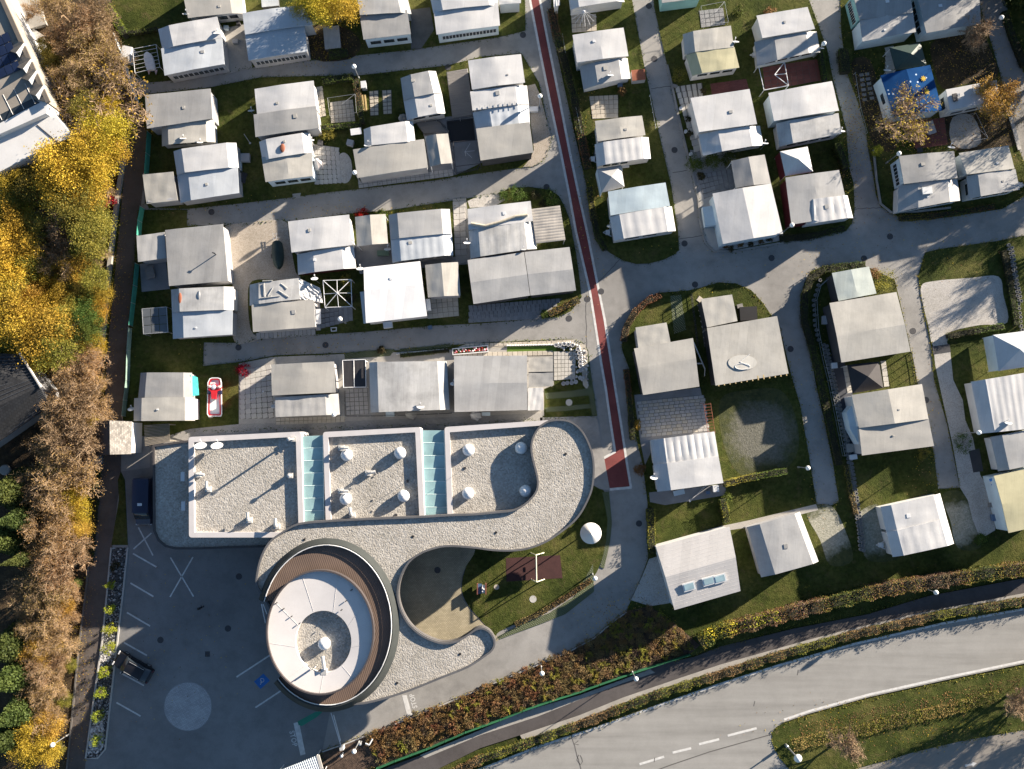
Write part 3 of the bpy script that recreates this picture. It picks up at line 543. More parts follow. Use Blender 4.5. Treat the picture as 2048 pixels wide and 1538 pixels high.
# kerbs and low walls
def wall_line(name, pts, wpx, h, mat, label, cat='kerb', z0=0., kind=None):
    a = []; b = []; n = len(pts)
    for i, p in enumerate(pts):
        p = P(*p, 0); q0 = P(*pts[max(0, i - 1)], 0); q1 = P(*pts[min(n - 1, i + 1)], 0); d = (q1 - q0).normalized(); nn = Vector((-d.y, d.x, 0)) * wpx / S / 2
        a.append(p + nn); b.append(p - nn)
    mb = MB(); mb.prism(a + b[::-1], z0, z0 + h); base = P(*pts[len(pts) // 2], 0)
    o = mb.build(name, mat, base=base)
    if kind: return setp(o, label, kind=kind)
    return setp(o, label, cat)
wall_line('low_wall', [(236, 240), (247, 262), (253, 285), (250, 312), (238, 390), (229, 460), (214, 600), (205, 698), (201, 734)], 8, .5, CONC, 'long low concrete wall between the wood and the footway', 'wall')
wall_line('kerb', [(181, 1095), (172, 1180), (159, 1285), (134, 1538)], 3, .12, M('kerb_dark', (.14, .13, .12), .9, .2), 'dark kerb on the wood side of the footway', kind='structure')
wall_line('kerb', [(223, 1095), (214, 1190), (205, 1282), (188, 1400), (172, 1516), (196, 1516), (211, 1498), (222, 1400), (236, 1276), (246, 1190), (256, 1095)], 3, .14, KERB, 'pale kerb round the conifer strip', kind='structure')
wall_line('kerb', [(960, 1378), (1102, 1318), (1142, 1301), (1188, 1276), (1225, 1244), (1253, 1224)], 2.5, .13, KERB, 'pale kerb along the mulch bed', kind='structure')
wall_line('kerb', [(645, 1503), (694, 1486), (822, 1435), (960, 1378)], 2.5, .13, KERB, 'pale kerb along the barrier end of the mulch bed', kind='structure')
wall_line('kerb', [(1334, 130), (1345, 177), (1360, 247), (1379, 325), (1397, 400), (1399, 438), (1410, 485), (1428, 502), (1472, 502), (1568, 485)], 4, .14, M('kerb_grey', (.27, .26, .245), .85, .2), 'grey kerb round the paved caravan plots', kind='structure')
wall_line('kerb', [(1746, 300), (1752, 360), (1760, 408), (1781, 425), (1830, 424), (1900, 416)], 4, .25, MATS['kerb_grey'], 'low kerb round the corner of the camper plot', kind='structure')
wall_line('kerb', [(2020, 235), (2028, 262), (2038, 300)], 7, .2, CONL, 'pale concrete kerb at the right edge', kind='structure')

# ------------------------------------------------------------------ central flat-roofed building
ZL, ZB, ZS = 2.95, 4.4, 5.45
bld = empty('service_building', P(800, 1000, 0), 'flat-roofed service building with gravel roofs and a curved gravel roof band', 'building')
def outline(pts, z): return [P(x, y, z) for x, y in pts]
def inset_poly(pts, d):
    """move a closed outline inwards by d metres (world xy)"""
    n = len(pts); ar = sum(pts[i].x * pts[(i + 1) % n].y - pts[(i + 1) % n].x * pts[i].y for i in range(n)); s = 1 if ar > 0 else -1; out = []
    for i in range(n):
        a, b, c = pts[i - 1], pts[i], pts[(i + 1) % n]
        d1 = (b - a).to_2d(); d2 = (c - b).to_2d()
        if d1.length < 1e-6 or d2.length < 1e-6: out.append(b.copy()); continue
        d1.normalize(); d2.normalize(); n1 = Vector((-d1.y, d1.x)) * s; n2 = Vector((-d2.y, d2.x)) * s
        m = (n1 + n2); m = m / max(.35, m.length_squared / 2) / 1.0
        out.append(Vector((b.x + m.x * d / 1.0, b.y + m.y * d / 1.0, b.z)))
    return out
def ring(name, pts, wid, z0, z1, mat, parent, q=None):
    q = q or inset_poly(pts, wid); n = len(pts); mb = MB()
    vs = [(p.x, p.y, z) for z in (z0, z1) for p in pts] + [(p.x, p.y, z) for z in (z0, z1) for p in q]; f = []
    for i in range(n):
        j = (i + 1) % n
        f += [(i, j, n + j, n + i), (2 * n + j, 2 * n + i, 3 * n + i, 3 * n + j), (n + i, n + j, 3 * n + j, 3 * n + i)]
    mb.add(vs, f); return mb.build(name, mat, parent, smooth=35)
def roof_block(nm, pts_px, z, par_w, par_h, wallm, parm, gravel=GRAV, inner=None):
    pts = outline(pts_px, z + par_h); mb = MB(); mb.prism(pts, 0.0, z, cap=False); wl = mb.build('wall', wallm, bld)
    q = inset_poly(pts, par_w * .5); mb = MB(); mb.prism(q, z - .2, z, bottom=False); mb.build('gravel_roof', gravel, bld)
    ring('parapet', pts, par_w, z - .25, z + par_h, parm, bld, outline(inner, z + par_h) if inner else None)
roof_block('left', [(305, 890), (378, 880), (560, 880), (560, 1094), (450, 1097), (400, 1099), (350, 1099), (330, 1094), (315, 1082), (306, 1062)], ZL, .22, .22, WGR, M('parapet_dark', (.06, .055, .055), .6, .1))
def box_roof(*c):
    i = 10.5; roof_block('b', rr_(*c), ZB, .62, .45, PLAST, PARA, inner=rr_(c[0] + i, c[1] + i, c[2] - i, c[3] + i, c[4] - i, c[5] - i, c[6] + i, c[7] - i, r=1.5))
def rr_(x0, y0, x1, y1, x2, y2, x3, y3, r=6):
    out = []; c = [(x0, y0), (x1, y1), (x2, y2), (x3, y3)]
    for i in range(4):
        p = np.array(c[i], float); a = np.array(c[i - 1], float) - p; b = np.array(c[(i + 1) % 4], float) - p
        a = a / np.linalg.norm(a) * r; b = b / np.linalg.norm(b) * r
        for t in np.linspace(0, 1, 5): out.append(tuple(p + a * (1 - t) ** 2 + b * t ** 2))
    return out
box_roof(377, 874, 602, 863, 608, 1075, 378, 1075)
box_roof(646, 864, 841, 854, 850, 1060, 652, 1060)
box_roof(889, 854, 1100, 840, 1110, 1060, 896, 1060)
# glass roofs between the blocks: every pane a part
def glass_strip(q, n, mullm):
    TL, TR, BR, BL = [P(x, y, ZB) for x, y in q]; TL, TR, BR, BL = (Vector(v) for v in (TL, TR, BR, BL))
    base = MB(); base.prism([TL, TR, BR, BL], ZB - 2.3, ZB - 2.2); base.build('floor_below', CONC, bld)
    for i in range(n):
        a, b = i / n + .004, (i + 1) / n - .004; mb = MB()
        pts = [TL.lerp(BL, a), TR.lerp(BR, a), TR.lerp(BR, b), TL.lerp(BL, b)]; dz = .0
        vs = [(p.x, p.y, ZB + h + (.10 if k in (0, 1) else .02)) for h in (-.03, 0) for k, p in enumerate(pts)]
        mb.add(vs, [(0, 1, 2, 3), (7, 6, 5, 4), (0, 4, 5, 1), (1, 5, 6, 2), (2, 6, 7, 3), (3, 7, 4, 0)]); pn = mb.build('glass_pane', GLT, bld)
        if i: m2 = MB(); m2.tube(TL.lerp(BL, i / n) + Vector((0, 0, .09)), TR.lerp(BR, i / n) + Vector((0, 0, .09)), .035, n=4); m2.build('glazing_bar', mullm, bld)
    for a, b in ((TL, BL), (TR, BR)):
        m2 = MB(); m2.tube(a + Vector((0, 0, .1)), b + Vector((0, 0, .1)), .05, n=4); m2.build('glazing_bar', mullm, bld)
GBAR = M('glazing_bar', (.55, .68, .68), .4, .05)
glass_strip([(605, 872), (646, 870), (649, 1046), (607, 1047)], 7, GBAR)
glass_strip([(844, 860), (888, 860), (895, 1040), (850, 1040)], 7, GBAR)
# curved roof band
snake = [(1074, 858), (1085, 847), (1100, 840), (1121, 838), (1142, 842), (1160, 855), (1173, 873), (1184, 899), (1189, 925), (1189, 954), (1185, 980), (1176, 1003), (1163, 1027), (1147, 1046), (1126, 1063), (1100, 1081), (1077, 1092), (1051, 1100), (1020, 1103), (986, 1102), (948, 1097), (909, 1094), (883, 1095), (857, 1102), (841, 1109), (826, 1119), (813, 1134), (802, 1157), (797, 1183), (799, 1205), (807, 1228), (822, 1251), (842, 1268), (864, 1279), (887, 1285), (913, 1281), (936, 1268), (950, 1258), (964, 1255), (978, 1261), (988, 1274), (991, 1288), (985, 1302), (970, 1314), (936, 1336), (879, 1359), (822, 1382), (765, 1400), (712, 1410), (660, 1402), (600, 1340), (560, 1260), (530, 1200), (513, 1176), (512, 1150), (521, 1113), (537, 1084), (558, 1067), (584, 1051), (605, 1045), (649, 1041), (740, 1036), (844, 1032), (893, 1029), (948, 1027), (991, 1023), (1025, 1019), (1046, 1009), (1061, 996), (1072, 980), (1074, 962), (1070, 941), (1064, 918), (1061, 897), (1064, 876)]
sp = outline(smooth(snake, 3), ZS + .3)
mb = MB(); mb.prism(sp, ZS - 1.1, ZS, cap=False); mb.build('fascia', M('fascia_grey', (.10, .095, .095), .7, .15), bld, smooth=35)
q = inset_poly(sp, .1); mb = MB(); mb.prism(q, ZS - .9, ZS, bottom=True); mb.build('gravel_roof', GRAV, bld)
ring('parapet', sp, .20, ZS - .3, ZS + .3, M('parapet_slate', (.10, .10, .105), .6, .15), bld)
mb = MB(); mb.prism(inset_poly(sp, 1.3), 0., ZS - .7, cap=False); mb.build('wall', WDK, bld, smooth=35)
for x, y in ((1131, 908), (992, 1065), (826, 1073), (1128, 1058), (609, 1079), (920, 1308), (794, 1366)):
    mb = MB(); mb.lathe(P(x, y, ZS), [(.14, 0), (.14, .05), (.0, .06)], 10); mb.build('roof_drain', BLK, bld)
# domes, vents and rods on the roofs
def dome(x, y, z, r=.66, parent=bld):
    t = MB(); c = P(x, y, z + .5); c.z = z
    t.lathe(c, [(r * .95, 0), (r * .95, .42), (r * 1.02, .44)], 24); k = t.build('dome_curb', MET, parent, smooth=40)
    t = MB(); t.lathe(c + Vector((0, 0, .46)), [(r, 0), (r * .97, .12), (r * .85, .27), (r * .6, .42), (r * .3, .50), (0.0, .53)], 24); t.build('dome', GLB if False else M('acrylic_white', (.68, .68, .68), .25, .02), k, smooth=60)
for x, y in ((693, 910), (800, 906), (691, 998), (807, 992), (937, 900), (936, 987), (1042, 896), (1051, 982)): dome(x, y, ZB)
GALV = M('galvanised', (.55, .54, .52), .4, .1, metal=.3)
def vent(x, y, z, dx, dy, L=.9):
    t = MB(); c = P(x, y, z + .4); c.z = z; t.box(c + Vector((0, 0, .22)), .62, .62, .44, random.uniform(-.1, .1)); k = t.build('vent_base', GALV, bld)
    d = Vector((dx, -dy, 0)).normalized(); t = MB(); pz = c + Vector((0, 0, .44)); t.tube(c + Vector((0, 0, .4)), c + Vector((0, 0, .85)), .17, n=12)
    pts = [c + Vector((0, 0, .85)), c + Vector((0, 0, .98)) + d * .14, c + Vector((0, 0, 1.02)) + d * .4, c + Vector((0, 0, 1.0)) + d * L]
    for a, b in zip(pts[:-1], pts[1:]): t.tube(a, b, .17, n=12)
    t.build('vent_pipe', GALV, k, smooth=50)
for v in ((416, 978, 1, 0, -1), (395, 949, 1, 1, 0), (498, 1040, 1, 0, -1), (553, 1052, 1, 0, -1), (682, 896, 1, 1, 0), (736, 946, 1, 1, -.2), (682, 982, 1, 1, 0), (704, 1030, 1, -.2, -1)): vent(v[0], v[1], ZB, v[3], v[4])
for x, y, h in ((581, 951, 1.2), (586, 878, 2.6)):
    t = MB(); c = P(x, y, ZB + .5); c.z = ZB; t.box(c + Vector((0, 0, .3)), .5, .55, .6); k = t.build('vent_base', GALV, bld)
    t = MB(); t.tube(c + Vector((0, 0, .6)), c + Vector((0, 0, h)), .12, n=10); t.lathe(c + Vector((0, 0, h)), [(.22, 0), (.22, .12), (.0, .2)], 12); t.build('vent_pipe', GALV, k)
for x, y in ((815, 962), (930, 936), (792, 1030)):
    t = MB(); c = P(x, y, ZB); t.tube(c, c + Vector((0, 0, 1.45)), .02, n=5); t.lathe(c, [(.16, 0), (.16, .08), (.02, .1)], 8); t.build('lightning_rod', MDK, bld)
for x, y in ((404, 877), (432, 877)): pass
for x, y in ((366, 953), (367, 1012)):
    t = MB(); c = P(x, y, ZL + 1.2); c.z = ZL + 1.1; t.box(c, .42, 1.0, .5); t.box(c + Vector((0.25, 0, -.6)), .05, .6, 1.0); t.build('condenser_unit', MET, bld)
for x, y in ((752, 948), (757, 944), (748, 953), (746, 1000), (745, 1022), (557, 906), (566, 902)):
    t = MB(); c = P(x, y, ZB); t.lathe(c, [(.10, 0), (.10, .08), (0, .1)], 8); t.build('roof_drain', STONEG, bld)
def sat(x, y, z, r, label=None, parent=None, zb=None, yaw=0., nm='satellite_dish'):
    """dish facing up the picture; zb = foot of the mast; (x,y) = centre of the bowl at height z"""
    c = P(x, y, z); zb = .06 if zb is None else zb
    root = parent or empty(nm, (c.x, c.y, zb), label, 'satellite dish')
    ax = Vector((math.sin(yaw), math.cos(yaw), 0)); tl = (ax * .80 + Vector((0, 0, .52))).normalized(); q = tl.to_track_quat('Z', 'Y')
    n = 18; vs = []; fs = []
    for back in (0, 1):
        vs.append(c + q @ Vector((0, 0, -.16 * r - back * .03)))
        for ri, zz in ((.5, -.12), (1, 0)):
            for i in range(n):
                a = 2 * math.pi * i / n; vs.append(c + q @ Vector((r * ri * math.cos(a), r * ri * math.sin(a), zz * r - back * .03)))
    m = 1 + 2 * n
    for back in (0, 1):
        o_ = back * m
        for i in range(n):
            j = (i + 1) % n; t1 = (o_, o_ + 1 + i, o_ + 1 + j); t2 = (o_ + 1 + i, o_ + 1 + n + i, o_ + 1 + n + j, o_ + 1 + j)
            fs += [t1, t2] if not back else [t1[::-1], t2[::-1]]
    for i in range(n): j = (i + 1) % n; fs.append((1 + n + i, m + 1 + n + i, m + 1 + n + j, 1 + n + j))
    t = MB(); t.add(vs, fs); t.build('bowl', MET, root, smooth=50)
    t = MB(); fp = c + tl * r * 1.15 + Vector((0, 0, -.15)); t.tube(c + q @ Vector((0, -r * .9, 0)), fp, .03, n=5); t.box(fp, .1, .16, .1); t.build('feed_arm', MET, root)
    t = MB(); t.tube((c.x - ax.x * .08, c.y - ax.y * .08, zb), c - ax * .08, .03, n=6); t.build('mast', STEEL, root)
    return root
sat(401, 891, ZB + 1.1, .66, 'left of the two white satellite dishes on the gravel roof', zb=ZB)
sat(434, 891, ZB + 1.1, .66, 'right of the two white satellite dishes on the gravel roof', zb=ZB)

# ------------------------------------------------------------------ oval drum at the front
dr = empty('oval_building', P(650, 1255, 0), 'oval tower with white ring roof and brown terrace beside the parking lot', 'building')
ZR = 6.65
def ell(cx, cy, rx, ry, z, a0=0., a1=360., n=64):
    full = abs(a1 - a0) >= 359.9; k = n if full else n + 1
    return [P(cx + rx * math.cos(math.radians(a0 + (a1 - a0) * i / n)), cy + ry * math.sin(math.radians(a0 + (a1 - a0) * i / n)), z) for i in range(k)]
# battered outer wall: an open ring (gap towards the parking lot), angles clockwise in the picture
A0, A1 = -163., 138.
def arc_wall(name, pin, pout, z0, z1, zo, mat, thick=.12):
    n = len(pin); vs = []; 
    for i in range(n):
        a, b = pin[i], pout[i]; d = (Vector((a.x, a.y, 0)) - Vector((b.x, b.y, 0)))
        vs += [(a.x, a.y, z0), (a.x, a.y, z1), (a.x + (b.x - a.x) * .25, a.y + (b.y - a.y) * .25, z1), (b.x, b.y, zo)]
    fs = []
    for i in range(n - 1):
        for k in range(3): fs.append((4 * i + k, 4 * i + 4 + k, 4 * i + 5 + k, 4 * i + 1 + k))
        fs.append((4 * i + 3, 4 * i + 7, 4 * i + 4, 4 * i))
    for i in (0, n - 1): fs.append((4 * i, 4 * i + 1, 4 * i + 2, 4 * i + 3))
    mb = MB(); mb.add(vs, fs); return mb.build(name, mat, dr, smooth=35)
pin = ell(653, 1250, 130, 160, ZR, A0, A1); pout = ell(655, 1250, 144, 174, ZS, A0, A1)
arc_wall('outer_wall', pin, pout, ZS - .6, ZR, ZS + .03, DCLAD)
mb = MB()
for a, b in zip(pin[:-1], pin[1:]): mb.tube(a + Vector((0, 0, .06)), b + Vector((0, 0, .06)), .055, n=6)
mb.build('handrail', MET, dr, smooth=60)
lo = ell(652, 1252, 137, 166, .0, A0 + 5, A1 - 4); lo = [Vector((p.x * .94, p.y * .96, 0)) for p in lo]
mb = MB()
n = len(lo); mb.add([(p.x, p.y, z) for p in lo for z in (0, ZS - .3)], [(2 * i, 2 * i + 2, 2 * i + 3, 2 * i + 1) for i in range(n - 1)]); mb.build('lower_wall', WDK, dr, smooth=35)
dk = ell(653, 1250, 129, 159, ZR - .30, A0, A1); 
mb = MB(); mb.prism(dk + [P(570, 1360, ZR - .30), P(560, 1280, ZR - .30), P(545, 1200, ZR - .30)], ZS - .1, ZR - .30); mb.build('terrace_deck', COPPER, dr)
disc = ell(640, 1265, 108, 125.5, 7.65); hole = ell(647, 1283, 56, 62, 7.35)
mb = MB(); core = inset_poly(disc, .9); mb.prism(core, 0., 7.05, cap=False); mb.build('tower_wall', M('tower_dark', (.05, .045, .045), .5, .15), dr, smooth=35)
# ring roof falls inwards
nn_ = 64; hh = [P(647 + 56 * math.cos(2 * math.pi * i / 64), 1283 + 62 * math.sin(2 * math.pi * i / 64), 7.10) for i in range(64)]
dd = inset_poly(disc, .14)
mb = MB(); vs = [(p.x, p.y, 7.35) for p in dd] + [(p.x, p.y, 7.20) for p in hh] + [(p.x, p.y, 5.65) for p in hh]
fs = []
for i in range(64):
    j = (i + 1) % 64; fs += [(j, i, 64 + i, 64 + j), (64 + j, 64 + i, 128 + i, 128 + j)]
mb.add(vs, fs); mb.build('ring_roof', LEDGE, dr, smooth=30)
ring('roof_rim', disc, .16, 6.85, 7.70, M('rim_dark', (.07, .06, .06), .5, .1), dr)
mb = MB(); mb.prism([Vector((p.x, p.y, 0)) for p in hh], 5.35, 6.55, bottom=False); mb.build('gravel_well', GRAV, dr)
for a in range(10, 360, 40):
    t = math.radians(a); p0 = P(640 + 104 * math.cos(t), 1265 + 121 * math.sin(t), 7.37); p1 = P(647 + 58 * math.cos(t), 1283 + 64 * math.sin(t), 7.22)
    mb = MB(); mb.tube(p0, p1, .008, n=4); mb.build('roof_seam', M('seam', (.56, .54, .53), .6, .05), dr)
for x, y in ((553, 1206), (567, 1218), (583, 1233), (599, 1247), (692, 1202), (683, 1220), (676, 1235), (703, 1180)):
    mb = MB(); mb.box(P(x, y, 7.40), .25, .1, .1, .7); mb.build('seam_clip', MDK, dr)
def dome2():
    dome(648, 1288, 6.55, .66, dr)
dome2()
t = MB(); c = P(648, 1340, 6.35); t.box(P(649, 1342, 6.75), .6, .6, 1.0); t.tube(P(649, 1340, 7.35), P(645, 1312, 7.25), .2, n=12); t.build('vent_pipe', GALV, dr, smooth=50)
for x, y in ((626, 1334), (634, 1330)):
    t = MB(); c = P(x, y, 6.60); t.tube(c, c + Vector((0, 0, 1.4)), .07, n=8); t.build('flue', GALV, dr)
# glass door screen in the gap
t = MB(); a = P(523, 1208, ZR - .2); b = P(531, 1246, ZR - .2); t.tube(a, b, .06, n=6); t.tube(P(526, 1208, ZR - .2), P(534, 1228, ZR - .2), .05, n=6); t.build('railing', MET, dr)
# parasol cone on the lawn
t = empty('cone_shelter', P(1182, 1068, 0), 'large white cone shelter standing on the lawn', 'shelter')
c = P(1182, 1067, 3.0); mb = MB(); mb.lathe((c.x, c.y, 2.7), [(1.16, 0), (1.18, .05), (.6, .55), (.0, 1.05)], 40); mb.build('cone_roof', M('cone_white', (.68, .665, .635), .6, .03), t, smooth=25)
mb = MB(); mb.tube((c.x, c.y, .06), (c.x, c.y, 3.0), .07, n=10); mb.build('pole', STEEL, t)
# swing
s_ = empty('swing_frame', P(1075, 1135, 0), 'yellow swing frame standing on the dark red mat', 'swing')
SWY = M('swing_yellow', (.70, .68, .50), .5, .08); h = 2.3
a, b = P(1072, 1110, h), P(1073, 1164, h)
mb = MB(); mb.tube(a, b, .07, n=8); mb.build('top_beam', SWY, s_)
for p in (a, b):
    for dx in (-.55, .95): mb = MB(); mb.tube(p, (p.x + dx, p.y, .08), .06, n=8); mb.build('leg', SWY, s_)
for k in (.35, .65):
    p = a.lerp(b, k); mb = MB(); mb.tube(p + Vector((0, .2, 0)), p + Vector((0, .2, -1.8)), .012, n=4); mb.tube(p - Vector((0, .2, 0)), p + Vector((0, -.2, -1.8)), .012, n=4); mb.box(p + Vector((0, 0, -1.82)), .2, .5, .04); mb.build('swing_seat', BLK, s_)
r_ = empty('spring_rocker', P(965, 1176, 0), 'brown rocking toy with blue seat on the lawn', 'play equipment')
c = P(963, 1177, .4); BRN = M('toy_brown', (.16, .06, .045), .6, .2)
mb = MB(); mb.lathe((c.x, c.y, .08), [(.28, 0), (.28, .05), (.12, .08), (.12, .35)], 14); mb.build('spring', MDK, r_)
for dx in (-.45, .5): mb = MB(); mb.box((c.x + dx, c.y, .62), .12, 1.2, .7); mb.build('side_panel', BRN, r_)
mb = MB(); mb.box((c.x - .2, c.y, .6), .45, 1.1, .12); mb.build('seat', M('toy_blue', (.06, .12, .22), .5, .1), r_)
mb = MB(); mb.box((c.x + .25, c.y, .8), .3, .9, .1); mb.tube((c.x + .1, c.y - .3, .9), (c.x + .1, c.y + .3, .9), .05, n=6); mb.lathe((c.x + .25, c.y, .9), [(.1, 0), (.1, .1), (0, .16)], 10); mb.build('handle', MET, r_)

# ------------------------------------------------------------------ caravans, awnings, mobile homes, sheds
PROF = {
    'f': ([0, 1], [0, .02]), 'g': ([0, .5, 1], [0, .34, 0]), 'gl': ([0, .5, 1], [0, .16, 0]), 'm': ([0, .15, .5, .86, 1], [-.5, 0, .06, 0, -.5]),
    'ml': ([0, .2, .6, 1], [-.5, 0, .06, -.03]), 'mr': ([0, .5, .8, 1], [0, .06, 0, -.5]), 'r': ([0, .04, .10, .5, .9, .96, 1], [-.25, -.06, 0, .05, 0, -.06, -.25]),
    'mw': ([0, .3, .8, 1], [-.55, 0, .04, -.5]), 'sl': ([0, 1], [.25, -.05]), 'b4': ([0, .25, .5, .75, 1], [0, .05, .02, .05, 0])}
DZ = .38; P0 = P
def P(x, y, z=0.): return P0(x, y, z + DZ if z >= 2.1 else z)      # roofs of the plots stand a little higher
def quad(c, z):
    c = list(c); return [P(c[2 * i], c[2 * i + 1], z) for i in range(4)]     # TL TR BR BL
def inset_quad(q, d):
    out = []
    for i in range(4):
        a = (q[(i + 1) % 4] - q[i]); b = (q[i - 1] - q[i]); a.z = b.z = 0; out.append(q[i] + a.normalized() * d + b.normalized() * d)
    return out
def roof(parent, c, z, prof, mat, axis='u', pleats=0, name='roof', thick=.07, slope=0., wob=.014, pamp=.035):
    TL, TR, BR, BL = quad(c, z); us, zs = PROF[prof] if isinstance(prof, str) else prof
    n = 13 if not pleats else max(13, pleats * 4 + 1); m = 9
    A = sorted(set(list(np.linspace(0, 1, n)) + list(us))); Bv = list(np.linspace(0, 1, m))
    ph = [random.uniform(0, 6.28) for _ in range(6)]
    g = []
    for v in Bv:
        row = []
        for u in A:
            uu, vv = (u, v) if axis == 'u' else (v, u)
            p = TL.lerp(TR, uu).lerp(BL.lerp(BR, uu), vv)
            dz = float(np.interp(u, us, zs)) + slope * (.5 - v)
            dz += wob * (math.sin(uu * 9 + ph[0]) * math.cos(vv * 7 + ph[1]) + .7 * math.sin(uu * 17 + vv * 5 + ph[2]) + .5 * math.sin(vv * 15 - uu * 4 + ph[3]))
            if pleats: dz += pamp * abs(math.sin(math.pi * pleats * u)) * (.6 + .4 * math.sin(3.1 * v))
            row.append(Vector((p.x, p.y, p.z + dz)))
        g.append(row)
    na, nb = len(A), len(Bv); vs = [p for r in g for p in r] + [p - Vector((0, 0, thick)) for r in g for p in r]; N = na * nb; fs = []
    flip = axis != 'u'
    for i in range(nb - 1):
        for j in range(na - 1):
            a = i * na + j; f = (a, a + na, a + na + 1, a + 1); f2 = tuple(N + k for k in f[::-1])
            fs += [f[::-1], f2[::-1]] if flip else [f, f2]
    bd = [j for j in range(na)] + [i * na + na - 1 for i in range(1, nb)] + [(nb - 1) * na + j for j in range(na - 2, -1, -1)] + [i * na for i in range(nb - 2, 0, -1)]
    for k in range(len(bd)):
        a, b = bd[k], bd[(k + 1) % len(bd)]; fs.append((a, b, N + b, N + a) if not flip else (b, a, N + a, N + b))
    mb = MB(); mb.add(vs, fs); return mb.build(name, mat, parent, smooth=7 if not pleats else 14)
def pyramid(parent, c, z, rise, mats, name='canopy'):
    q = quad(c, z); ce = sum(q, Vector()) / 4; ce.z = q[0].z + rise; mb = MB()
    vs = q + [ce] + [p - Vector((0, 0, .18)) for p in q]; mb.add(vs, [(1, 0, 4), (2, 1, 4), (3, 2, 4), (0, 3, 4), (0, 1, 6, 5), (1, 2, 7, 6), (2, 3, 8, 7), (3, 0, 5, 8), (5, 6, 7, 8)])
    return mb.build(name, mats, parent)
SIDE = {'T': (0, 1), 'R': (1, 2), 'B': (3, 2), 'L': (0, 3)}
def walls(parent, c, z, mat, ins=.16, top=-.12, wins=(), z0=.05, wname='wall'):
    q = inset_quad(quad(c, z), ins); mb = MB(); mb.prism(q, z0, q[0].z + top); mb.build(wname, mat, parent)
    ce = sum(q, Vector()) / 4
    for wn in wins:
        side, n, u0, u1, zl, zh = wn[:6]; gm = wn[6] if len(wn) > 6 else GL; a, b = (q[k].copy() for k in SIDE[side]); a.z = b.z = 0
        d = (b - a); L = d.length; d.normalize(); nrm = Vector((d.y, -d.x, 0))
        if nrm.dot(a.lerp(b, .5) - Vector((ce.x, ce.y, 0))) < 0: nrm = -nrm
        for k in range(n):
            wv = (u1 - u0) / n; cu = u0 + wv * (k + .5); cen = a + d * (L * cu); ww = L * wv * .78; ang = math.atan2(d.y, d.x)
            f = MB(); f.box(cen + nrm * .015 + Vector((0, 0, (zl + zh) / 2)), ww + .08, .03, zh - zl + .08, ang); fr = f.build('window_frame', MET, parent)
            f = MB(); f.box(cen + nrm * .04 + Vector((0, 0, (zl + zh) / 2)), ww, .03, zh - zl, ang); f.build('window', gm, parent)
def posts(parent, c, z, r=.05, mat=None, ins=.1):
    for p in inset_quad(quad(c, z), ins):
        mb = MB(); mb.tube((p.x, p.y, .05), (p.x, p.y, p.z - .05), r, n=6); mb.build('post', mat or MET, parent)
def R(c, z, prof, mat, wall=WWH, wins=(), name='roof', open_=False, **k): return dict(c=c, z=z, prof=prof, mat=mat, wall=wall, wins=wins, name=name, open=open_, k=k)
def unit(name, label, cat, roofs, group=None):
    c = roofs[0]['c']; b = P(sum(c[0::2]) / 4, sum(c[1::2]) / 4, 0)
    o = empty(name, b, label, cat, group)
    for r in roofs:
        roof(o, r['c'], r['z'], r['prof'], r['mat'], name=r['name'], **r['k'])
        if r['open']: posts(o, r['c'], r['z'])
        elif r['wall'] is not None:
            lowest = min(PROF[r['prof']][1]) if isinstance(r['prof'], str) else min(r['prof'][1])
            walls(o, r['c'], r['z'] + min(0, lowest), r['wall'], wins=r['wins'])
    if cat == 'caravan':                                  # small roof hatches and vents
        for r in roofs[:2]:
            for _ in range(random.choice((0, 0, 1, 1))):
                q = quad(r['c'], r['z']); uu, vv = random.uniform(.3, .7), random.uniform(.25, .75); pz = q[0].lerp(q[1], uu).lerp(q[3].lerp(q[2], uu), vv)
                us, zs = PROF[r['prof']] if isinstance(r['prof'], str) else r['prof']; ax = r['k'].get('axis', 'u'); dz = float(np.interp(uu if ax == 'u' else vv, us, zs)); sx = random.choice((.22, .3, .42))
                mb = MB(); mb.box(pz + Vector((0, 0, dz + .03)), sx, sx * random.uniform(.7, 1.2), .07, .13); mb.build('roof_hatch', random.choice((TN, MET, G2)), o)
    return o
def part_box(o, name, px, z, sx, sy, sz, mat, rz=0.):
    mb = MB(); p = P(*px, z); mb.box(p, sx, sy, sz, rz); return mb.build(name, mat, o)
def drawbar(o, px, L=1.0, ang=0.):
    p = P(*px, .5); d = Vector((math.cos(ang), math.sin(ang), 0)); n = Vector((-d.y, d.x, 0)); mb = MB()
    mb.tube(p, p - d * L + n * .45, .05, n=6); mb.tube(p, p - d * L - n * .45, .05, n=6); mb.box(p - d * .55, .5, .5, .35, ang); mb.build('drawbar', MET, o)
CA = 'caravan'; GRP = 'caravans with covered awnings on the plots'
fw = lambda n=8, a=.06, b=.96: (('B', n, a, b, 1.05, 1.85),)
def car(label, *roofs, name='caravan', cat=CA): return unit(name, label, cat, list(roofs), GRP if cat == CA else None)
car('beige-roofed caravan at the top edge behind the frosted one', R((362, -28, 478, -38, 486, 24, 376, 36), 2.7, 'mr', TN, wins=(('B', 4, .1, .9, 1.0, 1.8),)))
u = car('frosty white caravan with a row of front windows beside the open frame', R((313, 55, 434, 33, 444, 75, 322, 97), 2.85, 'ml', W), R((322, 97, 444, 74, 449, 128, 329, 151), 2.5, 'gl', WB, wall=WGR, wins=fw(10), name='awning_roof'))
u = car('blue-white frosted caravan below the yellow tree', R((485, 26, 605, 10, 627, 49, 490, 69), 2.8, 'gl', WB), R((490, 69, 609, 52, 615, 103, 497, 121), 2.55, 'gl', WB, wall=WGR, wins=fw(12), name='awning_roof'))
